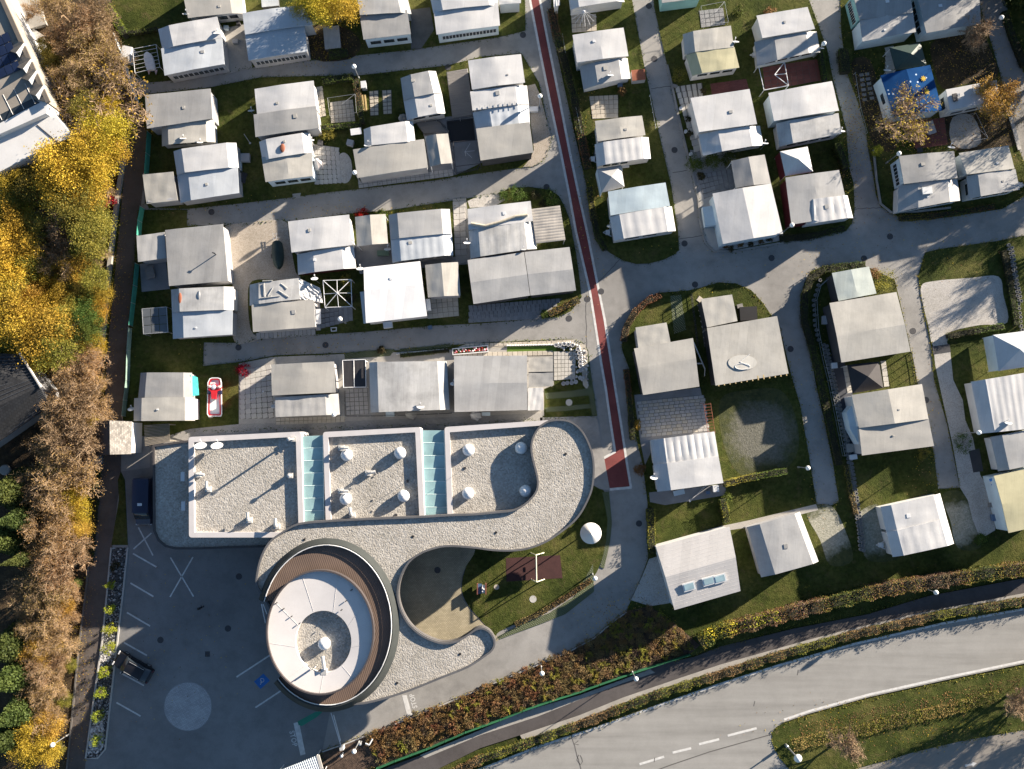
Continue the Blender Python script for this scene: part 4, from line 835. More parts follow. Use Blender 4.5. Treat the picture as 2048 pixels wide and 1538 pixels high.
car('grey flat awning caravan at the top next to the dark path', R((712, -18, 810, -26, 822, 24, 720, 30), 2.85, 'mr', G1), R((719, 27, 814, 20, 822, 68, 727, 79), 2.6, 'f', G2, wall=WPALE, wins=fw(3), name='awning_roof'))
car('bright white caravan with slatted front at the top edge', R((855, -30, 992, -42, 997, 8, 866, 22), 2.9, 'm', W), R((867, 21, 996, 4, 1000, 51, 873, 69), 2.6, 'gl', W, wall=WPALE, wins=fw(16), name='awning_roof'))
car('small white box shed at the top beside the red lane', R((995, -12, 1042, -16, 1042, 6, 998, 9), 2.4, 'f', W, wall=WWH), name='shed', cat='shed')
u = car('caravan with dull grey flat awning under the bare tree', R((320, 254, 426, 237, 428, 282, 321, 290), 2.5, 'm', CR, wins=(('B', 2, .1, .9, 1.2, 1.7),)), R((290, 190, 421, 177, 425, 237, 294, 257), 2.75, 'f', G2, wall=WGR, name='awning_roof'))
car('white caravan with broad grey lower awning near the green fence', R((344, 300, 470, 283, 475, 333, 351, 347), 2.85, 'm', W), R((351, 347, 475, 333, 478, 386, 358, 404), 2.6, 'ml', WB, wall=WGR, name='awning_roof'))
car('flat beige carport roof against the green fence', R((286, 350, 347, 344, 355, 400, 292, 407), 2.4, 'f', CR, wall=WGR, slope=.3), name='carport', cat='carport')
car('white caravan with wide grey lower roof beside the square hedge', R((509, 178, 627, 161, 632, 213, 514, 228), 2.7, 'gl', W), R((507, 229, 632, 212, 638, 256, 511, 274), 2.85, 'gl', G2, wall=WGR, name='awning_roof'))
u = car('white caravan with beige awning and a brown roof hatch', R((516, 281, 618, 263, 623, 304, 523, 320), 2.8, 'm', W), R((523, 314, 624, 305, 626, 352, 531, 364), 2.55, 'gl', CR, wall=WPALE, wins=(('B', 3, .1, .95, 1., 1.9),), name='awning_roof'))
mb = MB(); c = P(565, 296, 2.88); mb.lathe(c, [(.5, 0), (.48, .08), (.3, .14), (0, .16)], 16, .55, 1.); mb.build('roof_hatch', RUST, u)
u = car('tall white and grey caravan on the open lawn with stepping slabs', R((800, 153, 871, 139, 883, 184, 806, 198), 2.95, 'mw', G1), R((806, 198, 883, 184, 890, 224, 813, 238), 2.8, 'mw', W, wins=(('B', 2, .1, .95, 1.5, 2.05),), name='front_roof'))
u = car('white caravan with a long tan awning and yellow front stripe', R((726, 256, 825, 240, 830, 282, 728, 292), 2.75, 'm', W), R((706, 299, 848, 278, 856, 335, 715, 356), 2.6, 'gl', TN, wall=WGR, name='awning_roof'))
a, b = P(722, 356, 1.7), P(852, 338, 1.7); mb = MB(); d = b - a; mb.box((a + b) / 2, d.length, .08, .45, math.atan2(d.y, d.x)); mb.build('yellow_stripe', WYEL, u)
part_box(u, 'step_shelf', (712, 263), 1.4, 1.25, .75, .08, MET, .14)
car('tan gabled annex roof next to the black fenced yard', R((849, 273, 896, 267, 905, 326, 860, 333), 2.5, 'g', TN, wall=None, open_=True), name='annex_roof', cat='shelter')
u = car('long white and grey caravan group beside the red lane gravel', R((936, 121, 1042, 108, 1050, 165, 944, 179), 2.8, 'gl', W), R((940, 183, 1054, 168, 1058, 206, 945, 221), 2.7, 'mr', W, name='middle_roof'), R((945, 222, 1058, 207, 1060, 246, 952, 257), 2.55, 'mw', WB, pleats=6, name='ribbed_roof'), R((952, 257, 1059, 244, 1067, 305, 961, 321), 2.7, 'f', TN, wall=WDK, name='awning_roof'))
for k in range(9):
    a = P(955 + k * 10, 218 - k * 1.35, 2.85); part_box(u, 'roof_rib', (960 + k * 10, 216 - k * 1.3), 2.82, .05, .5, .04, STEEL, .1)
u = car('white caravan under the spoked parasol frame', R((1145, 70, 1247, 55, 1257, 112, 1154, 125), 2.75, 'gl', W), R((1160, 129, 1256, 113, 1262, 154, 1168, 176), 2.6, 'mw', G1, name='awning_roof'))
u = car('white ribbed caravan with cream upper awning above the small pyramid tent', R((1190, 242, 1284, 231, 1291, 270, 1195, 283), 2.6, 'gl', CR), R((1190, 286, 1298, 272, 1303, 315, 1195, 331), 2.75, 'm', W, pleats=7, wins=(('B', 3, .08, .6, 1.3, 1.9),), name='awning_roof')); drawbar(u, (1176, 318), 1.1, math.pi)
u = car('large pale blue caravan on the rounded lawn corner', R((1216, 383, 1331, 365, 1340, 412, 1221, 431), 2.75, 'gl', LB), R((1220, 432, 1345, 411, 1353, 460, 1229, 480), 2.9, 'm', W, pleats=6, pamp=.04, wins=(('B', 2, .15, .75, 1.3, 1.8),), name='front_roof')); drawbar(u, (1206, 465), 1.0, math.pi)
u = car('yellowish cream caravan above the red paving', R((1367, 65, 1462, 51, 1468, 94, 1371, 106), 2.75, 'ml', CR), R((1373, 107, 1469, 94, 1479, 135, 1386, 149), 2.7, 'ml', YE, wins=(('B', 3, .08, .95, 1.3, 1.9),), name='front_roof'))
u = car('white caravan with clean flat roof above three round conifers', R((1381, 196, 1499, 178, 1514, 248, 1398, 264), 2.85, 'f', W), R((1399, 266, 1522, 249, 1529, 288, 1408, 309), 2.6, 'mw', W, wins=(('B', 4, .2, .9, 1.2, 1.8),), name='awning_roof'))
u = car('white caravan beside the lamp with a frame tent in front', R((1513, 31, 1615, 14, 1630, 58, 1525, 76), 2.85, 'f', W), R((1511, 80, 1636, 59, 1643, 101, 1517, 128), 2.6, 'mw', G1, wins=(('B', 4, .1, .9, 1.2, 1.75),), name='awning_roof')); drawbar(u, (1500, 110), 1.0, math.pi)
u = car('large light grey caravan between two lanes below the frame tent', R((1537, 186, 1664, 162, 1678, 221, 1548, 242), 2.85, 'gl', W, wall=WPALE), R((1554, 244, 1677, 226, 1683, 267, 1562, 291), 2.65, 'ml', SN, wins=(('B', 4, .1, .9, 1.2, 1.75),), name='awning_roof'))
u = car('shaded grey caravan with teal slatted side at the top right', R((1705, -16, 1818, -24, 1826, 25, 1719, 39), 2.9, 'f', G2, wall=WTEAL, wins=(('L', 9, .08, .95, .9, 1.9),)), R((1719, 38, 1826, 25, 1832, 64, 1725, 83), 2.75, 'gl', G1, wall=WPALE, name='front_roof'))
u = car('shaded grey caravan behind the bare bush in the top right corner', R((1832, -20, 1957, -40, 1962, 48, 1853, 66), 2.8, 'gl', G2, wall=WPALE, wins=(('L', 5, .1, .9, .9, 1.8),)))
u = car('dark tent caravan under a blue cover', R((1770, 190, 1860, 178, 1880, 216, 1782, 236), 2.4, 'r', W))
u['label'] = 'white caravan tail showing under the blue spotted tent'
u = car('small grey gabled shelter above the white roof', R((1462, 322, 1529, 309, 1542, 367, 1471, 376), 2.4, 'g', G2, wall=None, open_=True), name='shelter', cat='shelter')
u = car('grey awning caravan with red skirt and white ribbed end', R((1571, 355, 1678, 340, 1700, 432, 1583, 449), 2.75, 'gl', G1, wall=WRED), R((1614, 400, 1698, 389, 1709, 434, 1615, 448), 2.95, 'm', W, pleats=5, pamp=.05, name='ribbed_roof'))
u = car('big white gabled awning beside the red tent', R((1425, 387, 1542, 367, 1566, 467, 1446, 488), 2.75, 'g', W, wall=WPALE))
u = car('grey camper with a square roof light at the rounded corner', R((1798, 312, 1908, 302, 1915, 356, 1808, 368), 2.85, 'gl', G2, wall=WPALE, wins=(('L', 6, .1, .95, .9, 1.8),)), R((1801, 369, 1918, 356, 1925, 399, 1799, 422), 2.7, 'mw', G1, wins=(('B', 3, .1, .9, 1.2, 1.8),), name='front_roof'))
part_box(u, 'roof_light', (1854, 381), 2.9, 1.1, .8, .25, M('acrylic_grey', (.62, .63, .62), .3, .05), .1)
u = car('cream camper at the right edge next to the grey one', R((1918, 306, 2017, 291, 2029, 337, 1934, 349), 2.9, 'f', CR), R((1937, 350, 2031, 338, 2040, 379, 1942, 396), 2.8, 'ml', G1, wins=(('L', 1, .2, .9, 1.3, 2.0), ('B', 4, .1, .9, 1.2, 1.8)), name='front_roof')); drawbar(u, (2049, 370), .9, 0.)
car('small flat roof against the green fence left of the panelled roof', R((273, 472, 329, 464, 333, 516, 276, 524), 2.4, 'f', G1, wall=WGR), name='shed', cat='shed')
u = car('grey panelled flat roof with chimney pipe beside the gravel yard', R((330, 460, 446, 448, 456, 562, 338, 572), 2.75, 'b4', G2, wall=WGR))
mb = MB(); p = P(432, 509, 2.8); mb.tube(p, p + Vector((0, 0, .9)), .06, n=8); mb.box(p + Vector((0, 0, .9)), .35, .12, .08, -.3); mb.build('chimney_pipe', MDK, u)
u = car('white caravan with rust stain next to the glass-sided frame', R((339, 578, 465, 572, 465, 619, 341, 624), 2.9, 'm', SN), R((341, 624, 465, 620, 464, 669, 343, 677), 2.7, 'ml', WB, wall=WGR, name='awning_roof'))
mb = MB(); c = P(360, 596, 2.9); mb.lathe(c, [(.6, 0), (.58, .05), (.3, .09), (0, .1)], 16, .32, 1.); mb.build('rust_patch', RUST, u)
mb = MB(); c = P(398, 590, 2.94); mb.lathe(c, [(.5, 0), (.48, .05), (.3, .09), (0, .1)], 16, .32, 1.); mb.build('roof_hatch', STEEL, u)
u = car('white caravan with folded white awning beside the covered boat', R((576, 443, 698, 429, 705, 490, 583, 505), 2.8, 'gl', W), R((592, 507, 706, 491, 711, 535, 594, 548), 2.6, 'mw', W, wall=WRED, name='awning_roof'))
car('small beige gabled shelter under the red bush', R((710, 434, 771, 428, 776, 487, 714, 493), 2.5, 'g', CR, wall=None, open_=True), name='shelter', cat='shelter')
u = car('pale grey caravan with ribbed lower roof and sloping sides', R((776, 428, 899, 416, 903, 466, 780, 478), 2.85, 'm', G1), R((780, 478, 903, 465, 906, 509, 784, 524), 2.7, 'm', WB, pleats=8, pamp=.03, wins=(('B', 3, .2, .95, 1.2, 1.7),), name='front_roof'))
u = car('white caravan with dirty crease next to the bush bed', R((935, 418, 1061, 402, 1066, 442, 937, 460), 2.75, 'gl', W), R((937, 460, 1066, 441, 1074, 496, 941, 516), 2.8, 'm', SN, pleats=8, pamp=.02, name='awning_roof'))
mb = MB(); c0 = [P(942, 447, 2.92), P(970, 452, 2.95), P(1000, 444, 2.96), P(1030, 433, 2.95), P(1055, 430, 2.92)]
for a, b in zip(c0[:-1], c0[1:]): mb.tube(a, b, .16, n=8)
mb.build('rolled_tarp', M('tarp_soiled', (.42, .38, .30), .8, .3, 2.), u, smooth=60)
u = car('beige corrugated lean-to at the rounded end of the bush bed', R((1063, 418, 1120, 411, 1131, 480, 1072, 487), 2.5, 'f', tarp('tarp_pinkish', (.55, .51, .46), .25), wall=None, open_=True, pleats=12, pamp=.03, axis='v'), name='lean_to', cat='shelter')
u = car('wide grey panelled mobile home above the dark paving', R((935, 520, 1048, 504, 1060, 591, 947, 608), 2.7, ([0, .52, 1], [0, .22, 0]), G1, axis='v', wall=WDK), R((1049, 504, 1139, 494, 1152, 581, 1061, 591), 2.7, ([0, .52, 1], [0, .22, 0]), G1, axis='v', wall=WDK, name='roof'), name='mobile_home', cat='mobile home')
u = car('caravan wrapped in crumpled white sheet beside the frame pavilion', R((497, 568, 597, 556, 600, 598, 497, 610), 2.8, 'ml', SN), R((503, 609, 627, 599, 631, 654, 506, 664), 2.6, 'gl', TN, wall=WGR, name='awning_roof'))
# crumpled end of the wrapping
mb = MB(); TLq, TRq, BRq, BLq = P(597, 556, 2.75), P(640, 576, 2.3), P(646, 606, 1.8), P(600, 598, 2.7); NN = 10; vs = []; fs = []
for i in range(NN + 1):
    for j in range(NN + 1):
        u_, v_ = j / NN, i / NN; p = TLq.lerp(TRq, u_).lerp(BLq.lerp(BRq, u_), v_); vs.append((p.x, p.y, p.z + (random.uniform(-.12, .12) if 0 < u_ else 0)))
for i in range(NN):
    for j in range(NN): a = i * (NN + 1) + j; fs.append((a, a + NN + 1, a + NN + 2, a + 1))
mb.add(vs, fs); mb.build('crumpled_sheet', W, u)
for a, b in (((546, 575), (536, 592)), ((557, 581), (578, 594)), ((562, 567), (575, 577)), ((525, 562), (545, 561)), ((520, 596), (560, 592)), ((528, 566), (530, 596))):
    mb = MB(); mb.tube(P(*a, 2.9), P(*b, 2.9), .045, n=6); mb.build('sheet_fold', SN, u)
part_box(u, 'side_shelf', (637, 633), 1.6, .55, 1.7, .1, MET, .03)
u = car('brilliant white gabled caravan roof in the middle row', R((727, 535, 840, 522, 854, 632, 732, 646), 2.8, ([0, .42, 1], [-.08, .2, .0]), tarp('tarp_brilliant', (1., 1., 1.), .03), axis='v', wall=WWH))
part_box(u, 'side_flap', (728, 615), 2.2, .5, 3.6, .06, WB, .12); part_box(u, 'step_box', (776, 650), 1.2, 1.0, .7, .7, MET, .12); part_box(u, 'side_box', (857, 610), 1.5, .5, 1.3, .6, MET, .12)
car('small beige gabled shed right of the brilliant white roof', R((850, 530, 916, 524, 921, 591, 856, 595), 2.4, 'g', CR, wall=WGR), name='shed', cat='shed')
u = car('cream caravan with grey upper roof above the shingled hut', R((278, 745, 381, 745, 382, 795, 273, 796), 2.6, 'm', G2), R((265, 796, 387, 794, 387, 841, 264, 842), 2.75, 'm', CR, name='front_roof'))
mb = MB(); q = [P(381, 749, 2.2), P(396, 755, 1.2), P(398, 790, 1.2), P(382, 793, 2.2)]; vs = []; fs = []
for i in range(7):
    for j in range(7): p = q[0].lerp(q[1], j / 6).lerp(q[3].lerp(q[2], j / 6), i / 6); vs.append((p.x, p.y, p.z + random.uniform(-.1, .1)))
for i in range(6):
    for j in range(6): a = i * 7 + j; fs.append((a, a + 7, a + 8, a + 1))
mb.add(vs, fs); mb.build('teal_tarpaulin', TE, u)
u = car('tan roofed caravan on the light paved patio', R((542, 729, 668, 723, 671, 785, 544, 791), 2.75, 'gl', TN, wall=WGR), R((550, 795, 675, 787, 678, 829, 551, 834), 2.55, 'mr', G1, name='front_roof', pleats=8, pamp=.02))
u = car('bright white caravan with sloping ends behind the building', R((737, 724, 893, 722, 899, 819, 740, 825), 2.9, ([0, .11, .5, .88, 1], [-.5, 0, .08, 0, -.5]), SN, wall=WGR))
u = car('wide pale grey mobile home with white side annex behind the building', R((908, 712, 1054, 711, 1055, 820, 909, 824), 2.85, ([0, .5, 1], [0, .2, 0]), G1, axis='v', wall=WGR), R((1056, 776, 1086, 775, 1087, 820, 1056, 821), 2.3, 'f', W, name='annex_roof'), name='mobile_home', cat='mobile home')
u = car('L-shaped beige flat roof behind the brown hedge', R((1271, 655, 1333, 645, 1341, 684, 1277, 697), 2.7, 'f', CR, wall=WGR), R((1268, 697, 1386, 676, 1399, 773, 1286, 790), 2.75, ([0, .42, 1], [0, .16, 0]), TN, axis='v', wall=WDK, name='main_roof'), name='mobile_home', cat='mobile home')
u = car('L-shaped cream flat roof with an oval water mark', R((1402, 598, 1464, 589, 1475, 642, 1414, 655), 2.75, 'f', CR, wall=WDK), R((1414, 656, 1554, 632, 1577, 747, 1431, 771), 2.85, 'f', CR, wall=WDK, name='main_roof'), name='mobile_home', cat='mobile home')
for k in range(13): part_box(u, 'eaves_bracket', (1437 + k * 11.3, 768 - k * 1.75), 2.8, .12, .5, .1, WOODY, .16)
c = P(1485, 725, 2.9); mb = MB(); mb.lathe(c, [(1.0, 0), (1.0, .012), (0, .015)], 30, 1.6, .85); mb.build('water_mark', tarp('tarp_watermark', (.70, .68, .62), .12), u)
mb = MB(); p0 = [P(1485 + 15 * math.cos(t), 733 + 6 * math.sin(t), 2.935) for t in np.linspace(0, 6.1, 16)] + [P(1480, 724, 2.935), P(1500, 708, 2.935)]
for a, b in zip(p0[:-1], p0[1:]): mb.tube(a, b, .03, n=5)
mb.build('loose_cable', MET, u)
u = car('greenish grey roof with lower cream annex on the hedged corner plot', R((1659, 606, 1793, 584, 1821, 703, 1683, 725), 2.85, ([0, .55, 1], [0, .2, 0]), CR, axis='v', wall=WDK), R((1664, 546, 1738, 533, 1753, 587, 1677, 602), 2.6, 'gl', tarp('tarp_mint', (.58, .64, .60), .12), wall=WDK, name='annex_roof'), name='mobile_home', cat='mobile home')
for k in range(7): a = P(1797 + k * 3.9, 600 + k * 17, 2.4); mb = MB(); mb.tube(P(1803 + k * 3.6, 600 + k * 17, 2.3), P(1803 + k * 3.6, 600 + k * 17, .06), .04, n=5); mb.build('post', MET, u)
u = car('beige gabled caravan roof with white bow window below the dark gazebo', R((1703, 790, 1844, 768, 1857, 838, 1718, 856), 2.85, 'g', CR, wall=WWH), R((1718, 856, 1857, 838, 1868, 892, 1724, 911), 2.8, 'f', TN, wall=WGR, name='lower_roof'))
mb = MB(); q = [P(1706, 808, 2.0), P(1693, 825, 2.0), P(1700, 858, 2.0), P(1718, 890, 2.0), P(1722, 870, 2.0)]; mb.prism(q, .3, 2.1); mb.build('bow_window', WPALE, u)
u = car('white ribbed caravan below the patio with bare pergola', R((1302, 880, 1429, 863, 1437, 912, 1308, 930), 2.7, 'ml', W, pleats=9, pamp=.05), R((1308, 930, 1437, 912, 1447, 966, 1316, 984), 2.8, 'ml', W, name='front_roof', wins=(('B', 2, .2, .6, 1., 1.8),)))
u = car('white house with three roof windows at the bend of the lane', R((1312, 1094, 1459, 1053, 1481, 1182, 1349, 1220), 3.0, ([0, .47, 1], [0, .55, 0]), tarp('roof_boarded', (.60, .585, .575), .06), axis='v', wall=PLAST, wob=.003), name='bungalow', cat='house')
for x0, y0 in ((1378, 1173), (1417, 1162), (1440, 1157)):
    mb = MB(); c = P(x0, y0, 3.42); mb.box(c, 1.35, .95, .14, .27, Matrix.Rotation(math.radians(11), 3, 'X')); k = mb.build('roof_window', MET, u); mb = MB(); mb.box(c + Vector((0, 0, .06)), 1.05, .68, .08, .27, Matrix.Rotation(math.radians(11), 3, 'X')); mb.build('pane', GLL, k)
for k in range(17):
    a = P(1313 + k * 2.15, 1098 + k * 7.3, 3.03); t_ = k / 17; 
    p, q_ = P(1312 + 37 * (k + 1) / 18, 1094 + 126 * (k + 1) / 18, 3.0), P(1459 + 22 * (k + 1) / 18, 1053 + 129 * (k + 1) / 18, 3.0); dz = float(np.interp((k + 1) / 18, [0, .47, 1], [0, .55, 0])) + .006
    mb = MB(); mb.tube(p + Vector((0, 0, dz)), q_ + Vector((0, 0, dz)), .012, n=4); mb.build('board_joint', MATS['seam'], u)
u = car('silver caravan roof with one blue and one bright side', R((1496, 1055, 1602, 1024, 1640, 1124, 1525, 1156), 2.8, ([0, .22, .5, .88, 1], [-.55, 0, .05, 0, -.5]), G1, wall=WGR))
u = car('pale ribbed caravan with drawbar at the end of the ring-stone wall', R((1764, 1014, 1884, 987, 1897, 1035, 1776, 1065), 2.75, 'm', W, pleats=4, pamp=.02), R((1776, 1065, 1897, 1035, 1912, 1088, 1789, 1115), 2.85, 'm', W, pleats=6, pamp=.03, name='front_roof')); drawbar(u, (1752, 1090), 1.0, math.pi)
car('white ribbed caravan at the right edge beside the lamp', R((1946, 763, 2070, 742, 2082, 855, 1967, 867), 2.8, ([0, .2, .6, 1], [-.5, 0, .05, 0]), W, pleats=9, pamp=.03))
car('grey caravan with blue-white side between the lamp and the yellow roof', R((1985, 874, 2080, 855, 2090, 925, 2001, 943), 2.6, ([0, .2, .6, 1], [-.5, 0, .05, 0]), G1))
u = car('pale yellow caravan with blue striped side awning at the right edge', R((1988, 952, 2090, 930, 2110, 1045, 2017, 1066), 2.8, ([0, .5, 1], [0, .2, 0]), YE, axis='v', wall=WPALE))
for k in range(12):
    mb = MB(); a, b = (1978 + k * 2.1, 958 + k * 5.2), (1990 + k * 2.1, 955 + k * 5.2); q = [P(*a, 1.7), P(*b, 2.4), P(b[0] + 2.1, b[1] + 5.2, 2.4), P(a[0] + 2.1, a[1] + 5.2, 1.7)]
    mb.add(q + [p - Vector((0, 0, .03)) for p in q], [(3, 2, 1, 0), (4, 5, 6, 7), (0, 1, 5, 4), (1, 2, 6, 5), (2, 3, 7, 6), (3, 0, 4, 7)]); mb.build('awning_stripe', WBL if k % 2 == 0 else MET, u)
car('white awning cut by the top edge under the parasol frame', R((1134, -40, 1236, -52, 1250, 0, 1142, 16), 2.7, 'm', W))
car('dark shaded shed roof at the top edge', R((1320, -30, 1400, -38, 1404, -4, 1324, 6), 2.4, 'f', G2, wall=WTEAL), name='shed', cat='shed')
car('white narrow shed roof at the top edge beside the lane', R((1104, -30, 1118, -34, 1120, 10, 1108, 14), 2.2, 'f', W), name='shed', cat='shed')

# tents and gazebos
def tent(label, c, z, rise, mat, wallm=None, sides='', name='gazebo', cat='gazebo'):
    q = quad(c, z); o = empty(name, sum(q, Vector()) / 4 * 1, label, cat); o.location.z = 0; WL[o.name] = Vector(o.location)
    pyramid(o, c, z, rise, mat); posts(o, c, z, .04)
    for s in sides:
        a, b = (q[k] for k in SIDE[s]); mb = MB(); d = b - a; mb.box((a + b) / 2 - Vector((0, 0, z / 2 - .05)), d.length * .97, .04, z - .2, math.atan2(d.y, d.x)); mb.build('side_panel', wallm, o)
    return o
tent('small pale pyramid tent above the pale blue caravan', (1194, 338, 1242, 330, 1249, 373, 1203, 385), 2.2, .7, G1, WPALE, 'L')
tent('dark green pyramid gazebo above the blue tent', (1780, 95, 1841, 85, 1853, 129, 1792, 140), 2.2, .8, DG)
tent('white pyramid tent with dark red side panel', (1560, 303, 1615, 293, 1626, 343, 1571, 352), 2.4, .9, W, WRED, 'L')
tent('black pyramid gazebo between two beige roofs', (1695, 730, 1758, 723, 1767, 776, 1706, 787), 2.3, .8, DK)
tent('white pyramid tent with window wall at the right edge', (1986, 670, 2064, 660, 2076, 730, 1998, 742), 2.5, 1.1, WB, WPALE, 'L')
def spots():
    m, nt, bs = nodes_of('tarp_blue_spotted'); v = coords(nt)
    vo = nt.nodes.new('ShaderNodeTexVoronoi'); vo.inputs['Scale'].default_value = 1.3; nt.links.new(v, vo.inputs['Vector'])
    wh = ramp(nt, vo.outputs['Distance'], [(.12, (1, 1, 1)), (.16, (0, 0, 0))]); b = ramp(nt, noise(nt, v, .8, 5), [(.3, (.006, .040, .135)), (.7, (.010, .060, .18))])
    nt.links.new(mix(nt, wh, b, (.45, .55, .68)), bs.inputs['Base Color']); bs.inputs['Roughness'].default_value = .9; bs.inputs['Specular IOR Level'].default_value = .05; return m
bt = car('bright blue tent cover with pale spots and yellow suns', R((1761, 151, 1860, 130, 1885, 221, 1788, 232), 2.6, 'g', spots(), wall=WPALE, wins=(('L', 1, .3, .7, 1.0, 1.8),)), name='tent', cat='tent')
SUNY = M('print_yellow', (.62, .42, .03), .5, .1)
for x, y in ((1847, 157), (1854, 183)):
    mb = MB(); c = P(x, y, 2.84)
    for k in range(8):
        a = k * math.pi / 4; tl = Matrix.Rotation(.12, 3, 'Y'); mb.box(c + Vector((.22 * math.cos(a), .22 * math.sin(a), -.09 * math.cos(a) * .6)), .2, .1, .02, a)
    mb.lathe(c, [(.17, -.01), (.17, .02), (0, .025)], 12); mb.build('printed_sun', SUNY, bt)

# motorhome
mh = empty('motorhome', P(1945, 190, 0), 'white motorhome half hidden under the rusty orange tree', 'motorhome')
roof(mh, (1892, 179, 1993, 160, 1998, 200, 1900, 221), 2.8, 'f', W, name='roof', wob=.004, thick=.2); walls(mh, (1892, 179, 1993, 160, 1998, 200, 1900, 221), 2.75, WWH, ins=.03, wins=(('L', 1, .15, .85, 1.4, 2.2), ('B', 2, .1, .7, 1.3, 1.9)), z0=.4, wname='body')
part_box(mh, 'roof_vent', (1910, 195), 2.92, .5, .9, .12, MDK, .2); part_box(mh, 'roof_vent', (1917, 189), 2.92, .3, .3, .12, STEEL, .2); part_box(mh, 'roof_box', (1955, 178), 3.0, .9, .8, .2, MET, .2)
for x, y in ((1910, 216), (1978, 203), (1905, 182), (1975, 168)): mb = MB(); p = P(x, y, .35); mb.tube(p + Vector((0, -.1, 0)), p + Vector((0, .1, 0)), .34, n=16); mb.build('wheel', BLK, mh)

P = P0

# ------------------------------------------------------------------ vegetation
LF = dict(
    yellow=leafm('leaves_yellow', [(.34, .22, .022), (.52, .35, .036), (.66, .48, .06)]), gold=leafm('leaves_gold', [(.24, .155, .026), (.42, .27, .036), (.54, .34, .042)]),
    olive=leafm('leaves_olive', [(.11, .12, .025), (.21, .19, .035), (.34, .27, .05)]), brown=leafm('leaves_brown', [(.13, .080, .040), (.22, .14, .065), (.30, .20, .095)]),
    tanb=leafm('leaves_tan', [(.22, .12, .05), (.36, .215, .09), (.46, .29, .12)]), orange=leafm('leaves_orange', [(.28, .12, .03), (.42, .20, .04), (.48, .27, .06)]), red=leafm('leaves_red', [(.38, .03, .02), (.50, .07, .03), (.34, .02, .03)]),
    crimson=leafm('leaves_crimson', [(.30, .005, .012), (.52, .012, .02), (.40, .008, .02)]),
    green=leafm('leaves_green', [(.045, .075, .015), (.085, .12, .022), (.13, .165, .03)]), conifer=leafm('needles_dark', [(.028, .040, .009), (.055, .072, .016), (.090, .100, .022)], .15), lime=leafm('leaves_lime', [(.19, .22, .015), (.30, .33, .025), (.36, .38, .04)], .25),
    hedge=leafm('leaves_hedge', [(.040, .065, .012), (.075, .10, .018), (.13, .15, .025)], .2), purple=leafm('leaves_purple', [(.09, .055, .045), (.15, .085, .065), (.12, .11, .04)], .2), rust=leafm('leaves_rust', [(.14, .060, .028), (.23, .10, .045), (.18, .115, .05)], .2), dark=leafm('leaves_dark', [(.025, .03, .012), (.05, .05, .02), (.085, .065, .03)], .2))

BARKT = M('bark_twig', (.30, .21, .13), .9, .2, 3., 12.)
def crown(R, hz, n, size, seed, nc=46, spread=.20, fill=.55):
    r = np.random.default_rng(seed); d = r.normal(size=(nc, 3)); d /= np.linalg.norm(d, axis=1, keepdims=True)
    rad = r.uniform(fill, 1.0, size=(nc, 1)) ** .8; lob = 1 + .22 * np.sin(3 * np.arctan2(d[:, 1], d[:, 0]) + seed)[:, None]
    cc = d * rad * np.array([R, R, hz]) * lob; cs = r.uniform(.55, 1.35, nc)
    k = r.integers(0, nc, n); off_ = r.normal(size=(n, 3)) * spread * R * cs[k][:, None] * np.array([1, 1, .75])
    return leaf_quads(cc[k] + off_, size, .3, r)
def branches(h, R, seed, lv=(6, 5, 5, 4), r0=.16, flat=.5, crown_z=None, thin=.013):
    """bare limbs and twigs of a broad tree, origin at the foot"""
    r = random.Random(seed); mb = MB(); tips = []
    def grow(p, d, L, rad, lvl):
        segs = 3 if lvl < 2 else 2; q = p
        for s in range(segs):
            d2 = (d + Vector((r.gauss(0, .16), r.gauss(0, .16), r.gauss(.05, .12)))).normalized(); q2 = q + d2 * L / segs
            mb.tube(q, q2, max(thin, rad * (1 - .5 * s / segs)), max(thin * .8, rad * (1 - .5 * (s + 1) / segs)), 5 if lvl < 1 else 3); q = q2; d = d2
            if lvl < len(lv) - 1:
                for _ in range(max(1, lv[lvl + 1] // segs + (r.random() < .5))):
                    a = Vector((r.gauss(0, 1), r.gauss(0, 1), r.gauss(.25, .5))).normalized(); grow(q, (d * .75 + a * .8).normalized(), L * r.uniform(.42, .68), rad * .5, lvl + 1)
        tips.append(q)
    top = Vector((0, 0, h * .38)); mb.tube((0, 0, -.2), top, r0 * 1.3, r0, 8)
    for i in range(lv[0]):
        a = 2 * math.pi * i / lv[0] + r.uniform(-.4, .4); grow(top + Vector((0, 0, r.uniform(-.4, .3))), Vector((math.cos(a) * flat, math.sin(a) * flat, r.uniform(.35, .9))).normalized(), R * r.uniform(.6, .85), r0 * .6, 0)
    return mb, np.array([tuple(t) for t in tips])
def mesh_of(mb, name, mat):
    me = bpy.data.meshes.new(name); me.from_pydata(mb.v, [], mb.f); me.materials.append(mat); return me
